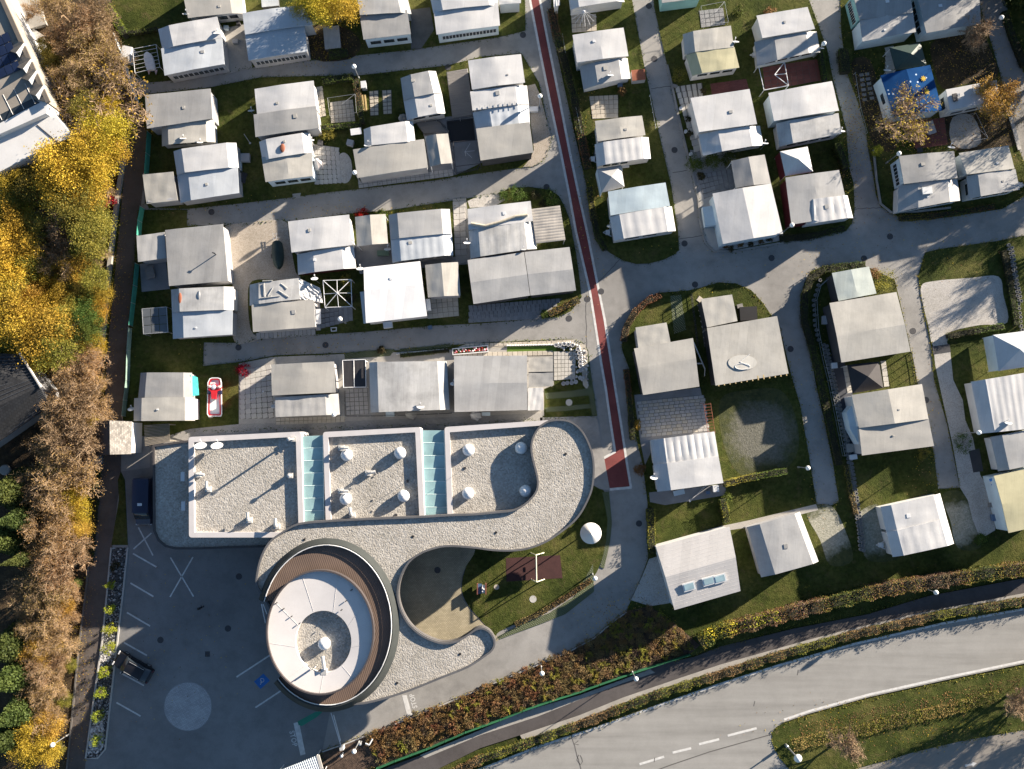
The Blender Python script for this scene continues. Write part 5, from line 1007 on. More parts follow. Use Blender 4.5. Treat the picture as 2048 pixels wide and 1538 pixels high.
# prototypes: (trunk mesh, crown arrays); leaves are shared, their material differs by kind
PROTO = {}
def leafy_proto(kind, var, R=2.4, hz=1.9, h=5.2, n=8200, size=.165):
    mb, tips = branches(h, R, 31 + var, (5, 4, 3), .13, .6, thin=.02)
    c = crown(R, hz, n, size, 100 + var * 7 + len(kind)) + np.array([0, 0, h - hz * .35])
    return mesh_of(mb, 'trunk', BARK), quads('crown', c, LF[kind])
def twig_proto(kind, var, R=2.9, h=6.0, n=4600, size=.12):
    mb, tips = branches(h, R, 61 + var, (7, 6, 6, 5), .14, .75, thin=.015)
    r = np.random.default_rng(var + 5); k = r.integers(0, len(tips), n); c = tips[k] + r.normal(size=(n, 3)) * .22
    return mesh_of(mb, 'trunk', BARKT), quads('crown', leaf_quads(c, size, .3, r), LF[kind])
def conifer_proto(var, R=2.3, h=9.):
    r = np.random.default_rng(var + 50); C = []
    for i in range(13000):
        t = r.uniform(0, 1) ** .75; z = h * (1 - t); rad = R * t; lay = math.floor(z * 1.7) ; a = r.uniform(0, 6.283); br = math.floor(a * (5 + t * 5)) ; rr = rad * r.uniform(.15, 1) ** .6
        a2 = (br + .5 + r.normal(0, .22)) / (5 + t * 5) + lay * .7; C.append((rr * math.cos(a2), rr * math.sin(a2), z - rr * .35 + r.normal(0, .10)))
    mb = MB(); mb.tube((0, 0, -.2), (0, 0, h), .16, .02, 8)
    return mesh_of(mb, 'trunk', BARK), quads('crown', leaf_quads(np.array(C), .24, .2, r), LF['conifer'])
for kd in ('yellow', 'gold', 'olive', 'green', 'orange'):
    for v_ in range(2): PROTO[kd, v_] = leafy_proto(kd, v_)
for kd in ('brown', 'tanb'):
    for v_ in range(3): PROTO[kd, v_] = twig_proto(kd, v_)
PROTO['conifer', 0] = conifer_proto(0); PROTO['conifer', 1] = conifer_proto(1)
PROTO['orange2', 0] = twig_proto('orange', 7, 2.4, 4.6, 6500, .15); PROTO['bare', 0] = twig_proto('brown', 9, 3.0, 4.6, 350, .12); PROTO['bare', 1] = twig_proto('purple', 11, 2.6, 3.6, 500, .12); PROTO['gold2', 0] = twig_proto('gold', 13, 2.9, 5.2, 900, .16)
NAT = {'conifer': (2.3, 5.), 'bare': (3.0, 3.4), 'orange2': (2.4, 3.4), 'gold2': (2.9, 3.8)}
def tree(kind, x, y, rpx, label, zc=None, name=None, group=None, cat='tree', var=None):
    var = random.randrange(len([k for k in PROTO if k[0] == kind])) if var is None else var
    tm, cm = PROTO[kind, var]; Rn, hc = NAT.get(kind, (2.4, 5.0) if kind not in ('brown', 'tanb') else (2.9, 4.4))
    s = rpx / S / Rn * 1.04; zz = (zc or hc * s); p = P(x, y, zz); o = empty(name or ('spruce_tree' if kind == 'conifer' else 'tree'), (p.x, p.y, 0), label, cat, group)
    o.rotation_euler = (0, 0, random.uniform(0, 6.28)); k2 = s * random.uniform(.92, 1.1); o.scale = (k2, k2, min(k2, 1.1) if kind != 'conifer' else 1.)
    link('trunk', tm, None, o); link('crown', cm, None, o); return o
Z = {'t': 'in the wood beside the large grey-roofed building', 'm': 'in the wood left of the low concrete wall', 'd': 'in the wood around the dark tiled house', 'b': 'in the wood left of the parking lot'}
KN = {'yellow': 'bright yellow autumn tree', 'gold': 'golden autumn tree', 'olive': 'olive green bushy tree', 'brown': 'brown twiggy tree almost bare of leaves', 'tanb': 'pale tan twiggy tree', 'green': 'green leafy tree', 'orange': 'orange autumn tree', 'conifer': 'dark green spruce', 'gold2': 'broad thin-leaved golden tree with visible limbs', 'bare': 'bare tree'}
FOREST = '''t tanb 112 18 38|t tanb 150 45 46|t brown 190 30 40|t orange 165 60 22|t brown 205 55 34|t tanb 128 80 40|t tanb 175 100 48|t orange 172 95 20|t brown 215 105 34|t olive 92 88 22|t olive 104 122 22|t tanb 140 130 44|t brown 225 140 38|t orange 160 120 16|t gold2 192 178 82|t brown 150 175 40|t brown 125 160 30|t yellow 212 212 26|t olive 170 215 30|t brown 135 200 32|t brown 150 245 34|t yellow 205 262 42|t yellow 175 300 44|t yellow 130 318 46|t yellow 215 300 30|t yellow 160 350 42|t olive 38 312 26|t brown 72 330 32|t brown 95 350 30|m yellow 115 372 40|m gold 185 345 36|m brown 195 385 30|m olive 60 372 34|m olive 30 395 30|m olive 140 415 42|m gold 165 395 36|m olive 185 430 34|m brown 90 420 40|m yellow 15 440 34|m yellow 25 490 40|m brown 110 470 44|m olive 180 470 36|m gold 130 465 18|m yellow 65 495 12|m olive 160 500 26|m brown 110 520 42|m brown 195 510 26|m yellow 20 540 34|m gold 150 530 30|m gold 95 560 24|m yellow 82 545 18|m brown 60 560 30|m olive 150 580 24|m gold 120 595 28|m yellow 95 605 24|m olive 185 560 28|m gold 195 585 24|m brown 165 600 26|m olive 30 590 34|m gold 15 640 46|m gold 70 655 50|m olive 112 645 34|m gold 190 620 22|m green 170 625 28|m green 175 665 26|m olive 145 620 24|d gold 50 690 34|d olive 108 698 36|d yellow 75 715 26|d yellow 190 692 20|d tanb 165 725 44|d tanb 145 770 50|d tanb 185 765 30|d yellow 197 768 12|d brown 150 810 52|d tanb 180 815 36|d tanb 105 835 44|d brown 140 860 54|d orange 175 880 20|d tanb 110 890 44|d yellow 182 838 12|d brown 150 905 46|b tanb 95 930 44|b tanb 135 945 50|b brown 80 970 40|b gold 120 975 26|b tanb 100 1010 50|b yellow 145 985 24|b yellow 150 1015 26|b yellow 50 1000 14|b orange 148 1050 26|b tanb 95 1055 46|b tanb 120 1090 46|b brown 150 1100 24|b tanb 80 1115 44|b tanb 120 1140 44|b tanb 90 1170 44|b tanb 130 1180 30|b brown 65 1190 36|b orange 128 1205 20|b tanb 90 1215 42|b tanb 60 1235 34|b tanb 110 1250 36|b tanb 65 1280 40|b tanb 105 1290 38|b orange 70 1305 26|b tanb 80 1330 40|b tanb 115 1330 26|b brown 55 1345 32|b tanb 85 1370 38|b tanb 110 1380 24|b tanb 70 1410 36|b tanb 95 1425 30|b olive 125 1400 16|b tanb 70 1450 34|b orange 95 1455 26|b gold 60 1490 30|b gold 90 1500 24|b tanb 40 1520 28|b yellow 55 1520 18|b olive 115 1500 14|b gold 110 1290 14|b olive 140 1330 12|b green 160 1000 10|b green 155 1060 10|b green 148 1170 10|m gold 10 360 34|m olive 0 420 34|m gold 45 450 30|m olive 55 530 30|m yellow 0 580 34|m gold 45 610 34|m olive 5 690 30|m olive 75 455 30|m brown 140 500 30|t tanb 60 20 20|m gold 150 445 24|m olive 35 350 30|m gold 60 420 26|b tanb 150 1290 14|b tanb 145 1230 18|d olive 20 670 34'''
for it in FOREST.split('|'):
    zn, kd, x, y, r_ = it.split(); tree(kd, float(x), float(y), float(r_), KN[kd] + ' ' + Z[zn], group='trees of the wood on the left')
for x, y, r_ in ((12, 985, 46), (35, 1040, 44), (0, 1080, 44), (8, 1300, 48), (18, 1360, 50), (28, 1430, 48), (5, 1480, 48), (42, 1120, 26)): tree('conifer', x, y, r_, 'dark green spruce in the lower left corner of the wood', zc=4.5, group='spruces in the wood')
tree('yellow', 640, -2, 38, 'golden tree at the top edge over the frosted caravan', zc=5.0, var=0); tree('gold', 675, 2, 34, 'orange golden tree at the top edge right of the frosted caravan', zc=4.6, var=1)
tree('yellow', 612, 6, 26, 'small yellow tree at the top edge behind the blue-white caravan', zc=4.2, var=1)
tree('orange2', 1992, 195, 40, 'rusty orange tree hanging over the white motorhome', zc=3.6)
tree('gold2', 1812, 238, 54, 'spreading half-bare tree below the blue tent', zc=3.6)
tree('bare', 1950, 62, 54, 'bare twiggy tree in front of the grey caravan at the top right', zc=3.2, var=1)
tree('bare', 1688, 1492, 48, 'bare spreading bush on the verge in the lower right', zc=1.9, var=1); tree('bare', 2030, 1400, 46, 'bare spreading bush at the right edge of the verge', zc=1.9, var=0)
# trees beyond the right edge whose shadows fall into the picture
for x, y, r_, k_ in ((2150, -40, 60, 'bare'), (2230, 60, 70, 'brown'), (2110, -130, 70, 'brown'), (2000, -120, 60, 'brown'), (2260, 250, 70, 'brown'), (2200, 330, 50, 'bare'), (2210, 440, 50, 'bare'), (2150, 1390, 60, 'bare'), (2230, 1440, 60, 'bare'), (2120, 190, 60, 'brown'), (2115, 340, 50, 'bare')): tree(k_, x, y, r_, 'tall bare tree standing beyond the right edge', zc=5.5, group='trees beyond the frame')

for x, y in ((1880, -95), (1945, -90), (2010, -85), (2075, -50), (2130, -10), (2170, 40), (1985, -140)): tree('conifer', x, y, 44, 'unseen spruce added beyond the top right corner to cast shade', zc=4.5, group='spruces added beyond the frame for shade')  # unseen spruces added to shade the roofs in the top right corner
def bush_mesh(R, hz, n, size, seed, kind): return quads('foliage', crown(R, hz, n, size, seed, 22, .22, .7) + np.array([0, 0, hz * .75]), LF[kind])
BM = {}
def bush(kind, x, y, rpx, h, label, n=900, name='bush', group=None, size=.12, cat='bush'):
    R_ = rpx / S; key = (kind, round(R_, 1), round(h, 1))
    if key not in BM: BM[key] = bush_mesh(R_ * .92, h * .5, n, size, len(BM) + 3, kind)
    p = P(x, y, h * .6); o = empty(name, (p.x, p.y, .05), label, cat, group); o.rotation_euler = (0, 0, random.uniform(0, 6.28))
    link('foliage', BM[key], None, o); mb = MB()
    for k in range(5): a = k * 1.26; mb.tube((0, 0, 0), (R_ * .4 * math.cos(a), R_ * .4 * math.sin(a), h * .6), .025, .012, 4)
    if 'stem%s' % (key,) not in BM: BM['stem%s' % (key,)] = mesh_of(mb, 'stem', BARK)
    link('stem', BM['stem%s' % (key,)], None, o); return o
for x, y, r_, h, k_, lb in ((485, 740, 13, 1.3, 'crimson', 'bright red bush at the corner of the light patio'), (724, 428, 12, 1.2, 'crimson', 'red bush above the small beige shelter'), (765, 425, 9, 1.0, 'green', 'green shrub beside the red bush'), (215, 402, 13, 2.6, 'red', 'orange-red bush at the edge of the wood'), (655, 265, 15, 1.3, 'olive', 'round olive shrub in front of the tan caravan'), (1037, 383, 17, 1.3, 'green', 'round green bush on top of the bush bed'), (1103, 394, 17, 1.4, 'green', 'large round bush at the right end of the bush bed'), (1008, 392, 11, 1.0, 'green', 'small bush at the left end of the bush bed'), (1070, 390, 10, .8, 'dark', 'dark low shrub between the round bushes'), (1088, 408, 9, .8, 'dark', 'dark low shrub behind the lean-to'), (1360, 148, 14, 1.4, 'olive', 'yellowish shrub beside the cream caravan'), (1245, 181, 8, .9, 'rust', 'brown shrub under the white caravan corner'), (1765, 560, 22, 1.6, 'olive', 'yellow-green shrub beside the mint annex'), (1748, 548, 12, 1.2, 'rust', 'reddish shrub beside the mint annex'), (1930, 884, 19, 1.2, 'green', 'bright green shrub by the lamp at the right'), (1961, 1078, 12, .8, 'green', 'small leafy plant below the yellow caravan'), (1755, 300, 10, 2.0, 'lime', 'bright green columnar shrub above the camper plot'), (1447, 395, 9, .9, 'dark', 'dark round shrub in the paved yard'), (1403, 352, 7, .7, 'dark', 'dark shrub on the paved strip'), (1478, 20, 10, 1.3, 'hedge', 'small shrub above the cream caravan'), (1540, 24, 10, 1.0, 'rust', 'brownish shrub above the white roof'), (1850, 905, 12, 1.0, 'olive', 'rounded shrub under the beige roof corner'), (1088, 628, 9, .6, 'green', 'green shrub at the tip of the dark paving'), (700, 595, 11, 1.2, 'dark', 'dark shrub right of the frame pavilion'), (690, 560, 12, 1.2, 'olive', 'olive shrub above the frame pavilion'), (762, 700, 8, .6, 'dark', 'dark plants by the solar pergola'), (1455, 995, 9, 1.1, 'hedge', 'clipped shrub by the small path'), (1280, 940, 11, .8, 'rust', 'rust-brown shrub by the lane near the ribbed caravan'), (1274, 850, 9, .8, 'orange', 'orange shrub at the lane side of the patio'), (1010, 1420, 10, .6, 'rust', 'low shrub near the entrance'), (730, 1445, 0, 0, '', '')):
    if r_: bush(k_, x, y, r_, h, lb)
for x, y in ((1389, 325), (1427, 321), (1459, 315)):
    bush('hedge', x, y, 16, 1.9, {1389: 'leftmost of the three round conifers below the white caravan', 1427: 'middle one of the three round conifers below the white caravan', 1459: 'rightmost of the three round conifers below the white caravan'}[x], 1500, 'conifer_shrub', 'three round conifers')
gold = ['first', 'second', 'third', 'fourth', 'fifth', 'sixth', 'seventh', 'last']
for i, (x, y, r_) in enumerate(((219, 1170, 7), (216, 1219, 8), (218, 1260, 11), (213, 1299, 12), (207, 1344, 10), (199, 1386, 11), (194, 1433, 11), (191, 1482, 10))):
    bush('lime', x, y, r_, 1.8 + r_ * .04, '%s golden conifer from the van in the pebble strip' % gold[i], 900, 'golden_conifer', 'golden conifers in the pebble strip', .10)
bush('dark', 228, 1133, 9, 1.0, 'dark young conifer at the top of the pebble strip', 700, 'golden_conifer', 'golden conifers in the pebble strip', .10)

def hedge(label, pts, wpx, h, kinds, dens=95, size=.12, name='hedge', cat='hedge', core=True, wild=.09):
    W_ = wpx / S; pw = [P(x, y, h) for x, y in pts]; base = Vector((pw[0].x, pw[0].y, .04)); o = empty(name, base, label, cat)
    seg = [(a, b, (b - a).length) for a, b in zip(pw[:-1], pw[1:])]; L = sum(s[2] for s in seg); n = int(L * (W_ + 2 * h * .8) * dens)
    t = np.sort(RNG.uniform(0, L, n)); pos = np.zeros((n, 3)); acc = 0
    lat = RNG.uniform(-1, 1, n); ver = RNG.uniform(0, 1, n); face = RNG.uniform(0, 1, n) * (W_ + 1.6 * h)
    topm = face < W_; lat = np.where(topm, lat, np.sign(lat) * (1 - np.abs(RNG.normal(0, .12, n)))); ver = np.where(topm, 1 - np.abs(RNG.normal(0, .10, n)), ver)
    lump = wild * (np.sin(t * 2.3) + np.sin(t * 5.1 + 2) * .6 + RNG.normal(0, .25, n)); 
    for a, b, l in seg:
        k = (t >= acc) & (t <= acc + l); f = ((t[k] - acc) / l)[:, None]; d = np.array((b - a) / l); nn = np.array([-d[1], d[0], 0])
        p = np.array(a) * (1 - f) + np.array(b) * f + nn * (lat[k] * (W_ / 2) * (1 + lump[k]))[:, None]; p[:, 2] = h * ver[k] * (1 + lump[k]) ; pos[k] = p; acc += l
    sel = (np.sin(t * .37 + 1.3) + .7 * np.sin(t * .83) + RNG.normal(0, .6, n)); edges = np.quantile(sel, np.linspace(0, 1, len(kinds) + 1))
    for i, kd in enumerate(kinds):
        k = (sel >= edges[i]) & (sel <= edges[i + 1]); link('foliage', quads('foliage', leaf_quads(pos[k] - np.array(base), size), LF[kd]), None, o)
    if core:
        mb = MB(); A = []; B = []
        for i, p in enumerate(pw):
            q0 = pw[max(0, i - 1)]; q1 = pw[min(len(pw) - 1, i + 1)]; d = (q1 - q0).normalized(); nn = Vector((-d.y, d.x, 0)) * W_ * .36; A.append(p + nn); B.append(p - nn)
        mb.prism(A + B[::-1], .02, h * .78); mb.build('branches', M('hedge_core', (.022, .022, .012), .95, .3), o)
    return o
hedge('bright clipped hedge at the top left beside the footway', [(209, 4), (222, 25), (246, 66)], 15, 1.6, ['green', 'lime'])
hedge('low dark hedge above the frosty caravan', [(250, 64), (280, 60), (312, 55)], 9, 1.0, ['hedge'])
hedge('clipped hedge along the lane at the square garden', [(643, 160), (680, 153), (706, 152)], 14, 1.2, ['hedge', 'green'])
hedge('clipped hedge on the right of the square garden', [(711, 156), (717, 200), (724, 244)], 13, 1.2, ['hedge', 'green', 'brown'])
hedge('clipped hedge on the lower side of the square garden', [(640, 254), (680, 251), (722, 248)], 11, 1.0, ['hedge'])
hedge('hedge block below the frosted table', [(657, 106), (694, 102)], 16, 1.1, ['hedge', 'green'])
hedge('overgrown dark hedge right of the red lane', [(1103, 15), (1112, 60), (1132, 130), (1150, 200), (1165, 280), (1176, 335)], 18, .9, ['dark', 'hedge', 'rust'])
hedge('hedge on the left of the pale blue caravan', [(1180, 372), (1186, 420), (1196, 470), (1212, 498)], 13, 1.0, ['hedge', 'dark', 'olive'])
hedge('narrow clipped hedge beside the frame tent', [(1643, 100), (1648, 130), (1653, 158)], 10, 1.3, ['green', 'hedge'])
hedge('clipped hedge beside the red and white tents', [(1677, 285), (1688, 312), (1695, 335)], 15, 1.4, ['green', 'hedge'])
hedge('broad dark hedge below the teal caravan', [(1690, 95), (1694, 142)], 24, 1.2, ['hedge', 'dark'])
hedge('sunlit clipped hedge at the lane below the ribbed caravan', [(1302, 1018), (1304, 1060), (1305, 1108)], 16, 1.2, ['hedge', 'olive'])
hedge('clipped hedge above the silver roof', [(1447, 998), (1452, 1022), (1456, 1046)], 15, 1.2, ['hedge', 'olive'])
hedge('low hedge dividing the empty plot', [(1449, 968), (1490, 958), (1540, 948), (1576, 942)], 13, 1.3, ['hedge', 'olive'])
hedge('thin brownish hedge beside the ring-stone wall', [(1694, 930), (1702, 980), (1714, 1030)], 9, .7, ['brown', 'olive'])
hedge('long mixed hedge of yellow and purple leaves along the footpath', [(1402, 1288), (1440, 1266), (1529, 1243), (1648, 1211), (1767, 1181), (1885, 1163), (2048, 1139), (2120, 1124)], 25, 2.2, ['purple', 'rust', 'olive', 'hedge'], 95, .15)
hedge('bright yellow part of the hedge at the left end of the footpath hedge', [(1408, 1280), (1440, 1263), (1529, 1240), (1560, 1232)], 16, 2.3, ['lime', 'yellow'], 30, .17, core=False)
hedge('low ragged hedge along the main road', [(900, 1552), (960, 1522), (1088, 1478), (1188, 1441), (1302, 1396), (1440, 1352), (1559, 1313), (1707, 1272), (1885, 1231), (2048, 1204), (2110, 1192)], 14, 1.2, ['olive', 'hedge', 'rust', 'brown'], 100, .12, wild=.14)
hedge('curved reddish brown hedge at the corner plot', [(1247, 682), (1254, 652), (1272, 622), (1296, 601), (1322, 589)], 13, .8, ['rust', 'purple'], 110)
hedge('dark hedge curving round the mint annex plot', [(1732, 531), (1690, 532), (1648, 539), (1622, 556), (1612, 590), (1610, 640), (1628, 700), (1645, 770), (1662, 850), (1680, 930)], 16, .7, ['dark', 'hedge'], 80)
hedge('dark hedge between the red lane and the beige flat roof', [(1253, 738), (1260, 800), (1266, 880)], 11, .8, ['dark', 'hedge', 'rust'])
hedge('low brown hedge on the curve of the lawn', [(1030, 1249), (1085, 1224), (1140, 1190), (1183, 1160)], 10, .35, ['rust', 'brown'], 130)
hedge('brown hedge at the tip of the dark paving', [(1098, 628), (1130, 612), (1158, 598)], 13, .6, ['brown', 'olive', 'rust'], 110)
hedge('row of dark plants behind the scalloped edging', [(800, 711), (850, 706), (898, 700)], 8, .4, ['dark', 'hedge', 'green'], 120)
hedge('low hedge at the shaded lane under the red tent', [(1560, 477), (1620, 472), (1690, 455)], 16, .4, ['hedge', 'dark'], 90)
hedge('low hedge below the camper plot', [(1800, 436), (1860, 432), (1910, 425), (1990, 412)], 12, .5, ['hedge', 'rust', 'olive'], 90)
hedge('low hedge under the sand court', [(1896, 672), (1950, 662), (2010, 652)], 13, .7, ['hedge', 'dark'], 90)
hedge('dark green hedge behind the sand court', [(2010, 500), (2022, 560), (2036, 650)], 12, .7, ['hedge', 'dark'], 90)
hedge('dark hedge along the footway below the hut', [(192, 935), (188, 1000), (182, 1060), (176, 1130)], 14, .7, ['dark', 'hedge', 'green'], 90)
hedge('low hedge at the top right lane', [(2012, 20), (2030, 75), (2052, 130)], 16, .8, ['dark', 'hedge'], 80)
hedge('grassy brush on the verge island', [(1585, 1492), (1660, 1474), (1740, 1458), (1800, 1440), (1900, 1420), (2000, 1390)], 22, .55, ['brown', 'olive', 'tanb'], 80, .14, core=False)
hedge('brown leaf drift under the roadside bushes', [(1600, 1462), (1700, 1440), (1800, 1420), (1950, 1385), (2040, 1365)], 26, .12, ['brown', 'rust', 'tanb'], 45, .14, name='leaf_drift', cat='fallen leaves', core=False)
# low shrubs of the mulch bed: individual plants
inside = [(1253, 1222), (1225, 1242), (1188, 1274), (1142, 1299), (1102, 1316), (960, 1376), (822, 1433), (720, 1474), (760, 1524), (850, 1490), (960, 1448), (1159, 1377), (1273, 1337), (1375, 1304), (1392, 1292), (1340, 1240), (1300, 1214)]
def inpoly(x, y, poly):
    c = False; j = len(poly) - 1
    for i in range(len(poly)):
        (xi, yi), (xj, yj) = poly[i], poly[j]
        if (yi > y) != (yj > y) and x < (xj - xi) * (y - yi) / (yj - yi) + xi: c = not c
        j = i
    return c
SH = [quads('foliage', crown(.36, .26, 260, .11, 500 + k, 9, .26, .6) + np.array([0, 0, .25]), LF[m_]) for k, m_ in enumerate(('rust', 'brown', 'purple', 'rust', 'olive', 'brown'))]
pts_ = []
for r_ in range(0, 30):
    for c_ in range(0, 80):
        x = 660 + c_ * 12.2 + (r_ % 2) * 6 + r_ * 0 + random.uniform(-2, 2); y = 1205 + r_ * 11.2 + random.uniform(-2, 2)
        if inpoly(x, y, inside): pts_.append((x, y))
random.shuffle(pts_)
for i, (x, y) in enumerate(pts_[:300]):
    p = P(x, y, .3); o = link('low_shrub', SH[random.choice((0, 0, 1, 2, 3, 5, 4) if x < 1100 else (1, 2, 4, 5, 1, 4))], None, None, (p.x, p.y, .08), (0, 0, random.uniform(0, 6.28)), (random.uniform(.85, 1.2),) * 3)
    setp(o, 'low brown shrub planted in the mulch bed along the entrance lane', 'shrub', 'low shrubs of the mulch bed')
if len(pts_) > 300:
    V_ = []
    for x, y in pts_[300:]: p = P(x, y, .3); V_.append(leaf_quads(np.array((p.x, p.y, .3)) + RNG.normal(size=(230, 3)) * np.array([.17, .17, .1]), .11))
    setp(link('low_shrub_cover', quads('foliage', np.concatenate(V_), LF['rust']), None), 'further low shrubs filling the mulch bed', 'shrubs', kind='stuff')
print('shrubs', len(pts_))

# fallen leaves lying about
def litter(label, areas, kinds, size=.13):
    for kd in kinds:
        C = []
        for x, y, rx, ry, n_ in areas:
            a = RNG.normal(size=(n_ // len(kinds), 2)); 
            for u_, v_ in a: p = P(x + u_ * rx * .6, y + v_ * ry * .6, .1); C.append((p.x, p.y, .10 + RNG.uniform(0, .03)))
        setp(link('fallen_leaves', quads('leaves', leaf_quads(np.array(C), size, 3.), LF[kd]), None), label + {'brown': ' in brown', 'yellow': ' in yellow', 'orange': ' in orange', 'tanb': ' in tan'}.get(kd, ''), 'fallen leaves', kind='stuff')
litter('scattered leaves around the plots', [(640, 90, 60, 40, 700), (1730, 220, 40, 90, 900), (1830, 280, 70, 50, 700), (1980, 240, 50, 50, 500), (1930, 120, 70, 50, 700), (225, 200, 25, 120, 600), (230, 500, 20, 200, 700), (200, 800, 18, 150, 500), (165, 1250, 18, 260, 800), (1700, 300, 25, 80, 400), (1850, 430, 90, 14, 300), (1700, 500, 300, 60, 300), (1180, 300, 30, 250, 400), (600, 420, 300, 20, 250), (700, 690, 300, 20, 200), (1640, 800, 30, 200, 250), (1250, 1240, 80, 50, 600), (1800, 1450, 200, 40, 900), (350, 1300, 130, 160, 160), (1850, 900, 30, 150, 250)], ['brown', 'tanb', 'yellow'])

# ------------------------------------------------------------------ lamps, covers, fences
def lamp(x, y, label, h=4.0, r=.27):
    p = P(x, y, h); o = empty('street_lamp', (p.x, p.y, .05), label, 'street lamp', 'globe lamps along the lanes')
    if 'lamp' not in BM:
        a = MB(); a.lathe((0, 0, 0), [(.10, 0), (.10, .5), (.05, .55), (.045, 2.85)], 10); BM['lamp'] = mesh_of(a, 'pole', STEEL)
        a = MB(); a.lathe((0, 0, 3.15), [(0.001, -.27), (.13, -.24), (.22, -.15), (.27, 0), (.22, .15), (.13, .24), (0.001, .27)], 20); me = mesh_of(a, 'globe', GLB); me.polygons.foreach_set('use_smooth', [True] * len(me.polygons)); BM['globe'] = me
        a = MB(); a.lathe((0, 0, 2.8), [(.05, 0), (.14, .03), (.14, .1), (.05, .12)], 12); BM['lampcap'] = mesh_of(a, 'collar', MDK)
    for n_, k in (('pole', 'lamp'), ('globe', 'globe'), ('collar', 'lampcap')): link(n_, BM[k], None, o)
    s = h / 3.2; o.scale = (max(1, r / .27),) * 2 + (s,)
for x, y, lb in ((708, 133, 'globe lamp at the corner of the square garden hedge'), (1648, 87, 'globe lamp beside the white caravan with the frame tent'), (1080, 192, 'globe lamp between the red lane and the long white caravan'), (2003, 35, 'globe lamp in the top right corner'), (1584, 450, 'globe lamp at the red skirted awning'), (1616, 936, 'globe lamp at the lane beside the empty plot'), (1958, 865, 'globe lamp at the right between two caravans'), (680, 638, 'globe lamp on the grass below the frame pavilion'), (708, 1503, 'globe lamp in the shrubs by the barrier'), (1084, 1347, 'globe lamp in the middle of the mulch bed'), (1272, 1358, 'globe lamp on the footpath beside the green fence'), (1190, 1157, 'globe lamp at the end of the brown hedge on the lawn'), (1872, 1185, 'globe lamp on the footpath at the right'), (105, 1490, 'globe lamp in the wood near the bottom left'), (1798, 307, 'globe lamp at the corner of the grey camper'), (709, 345, 'globe lamp at the tan caravan by the lane'), (668, 829, 'globe lamp on the corner of the tan caravan')): lamp(x, y, lb)
lamp(1596, 1517, 'large globe lamp at the junction in the lower right', 5.0, .45)
MH = M('cast_iron', (.055, .055, .06), .7, .2, 6., 20., .4, 30)
def cover(x, y, label, r=.36, mat=None, z=.004, name='manhole_cover', cat='manhole cover'):
    p = P(x, y, 0); mb = MB(); mb.lathe((0, 0, z), [(r, 0), (r, .012), (r * .9, .014), (r * .88, .008), (0.001, .009)], 24)
    me = mesh_of(mb, name, mat or MH); setp(link(name, me, None, None, (p.x, p.y, 0)), label, cat, 'manhole covers in the lanes' if not mat else None)
for x, y, lb, z in ((423, 424, 'manhole cover at the blind end of the second lane', 0), (477, 695, 'manhole cover at the blind end of the third lane', 0), (651, 690, 'manhole cover in the third lane below the square white frame', 0), (1046, 70, 'manhole cover left of the red lane at the top', 0), (1093, 374, 'manhole cover above the round bushes', 0), (1202, 583, 'manhole cover just right of the red lane at the junction', 0), (1138, 637, 'manhole cover in the mouth of the third lane', 0), (1175, 598, 'manhole cover touching the left border of the red lane', 0), (1369, 487, 'manhole cover beside the rounded lawn corner', 0), (1390, 569, 'manhole cover at the top of the brown hedge plot', 0), (1543, 516, 'manhole cover in the wide lane below the white gabled awning', 0), (1780, 473, 'manhole cover in the wide lane below the camper plot', 0), (1728, 517, 'manhole cover above the mint annex', 0), (1826, 662, 'manhole cover in the lane right of the greenish roof', 0), (1581, 698, 'manhole cover in the lane beside the water marked roof', 0), (1852, 800, 'manhole cover at the corner of the beige gabled roof', 0), (1278, 1047, 'manhole cover in the lane right of the cone shelter', 0), (875, 1140, 'manhole cover in the paved courtyard', .074), (321, 1280, 'manhole cover in the parking lot near the black car', .014), (456, 1257, 'faint manhole cover in the middle of the parking lot', .014), (478, 1153, 'faint manhole cover below the white cross', .014), (896, 135, 'round iron cover beside the deck', .062), (1298, 12, 'iron cover at the top of the narrow lane', 0), (1309, 118, 'iron cover in the narrow lane beside the rusty box', 0), (1349, 300, 'iron cover in the narrow lane beside the round conifers', 0)): cover(x, y, lb, z=z + .004)
cover(1066, 1198, 'pale round concrete cover on the lawn', .40, CONL, .075); cover(1138, 805, 'pale round concrete cover in the corner plot lawn', .38, CONL, .07); cover(993, 1174, 'small brownish round cover beside the rocking toy', .3, PAVB, .075)
mb = MB(); p = P(415, 1308); mb.box((p.x, p.y, .02), .55, .6, .02); setp(mb.build('drain_grate', MH, base=p), 'square drain grate in the parking lot', 'drain grate')
FGR = M('fence_green', (.05, .27, .20), .7, .15, 2., 9.); FGD = M('fence_green_dark', (.03, .16, .075), .6, .15)
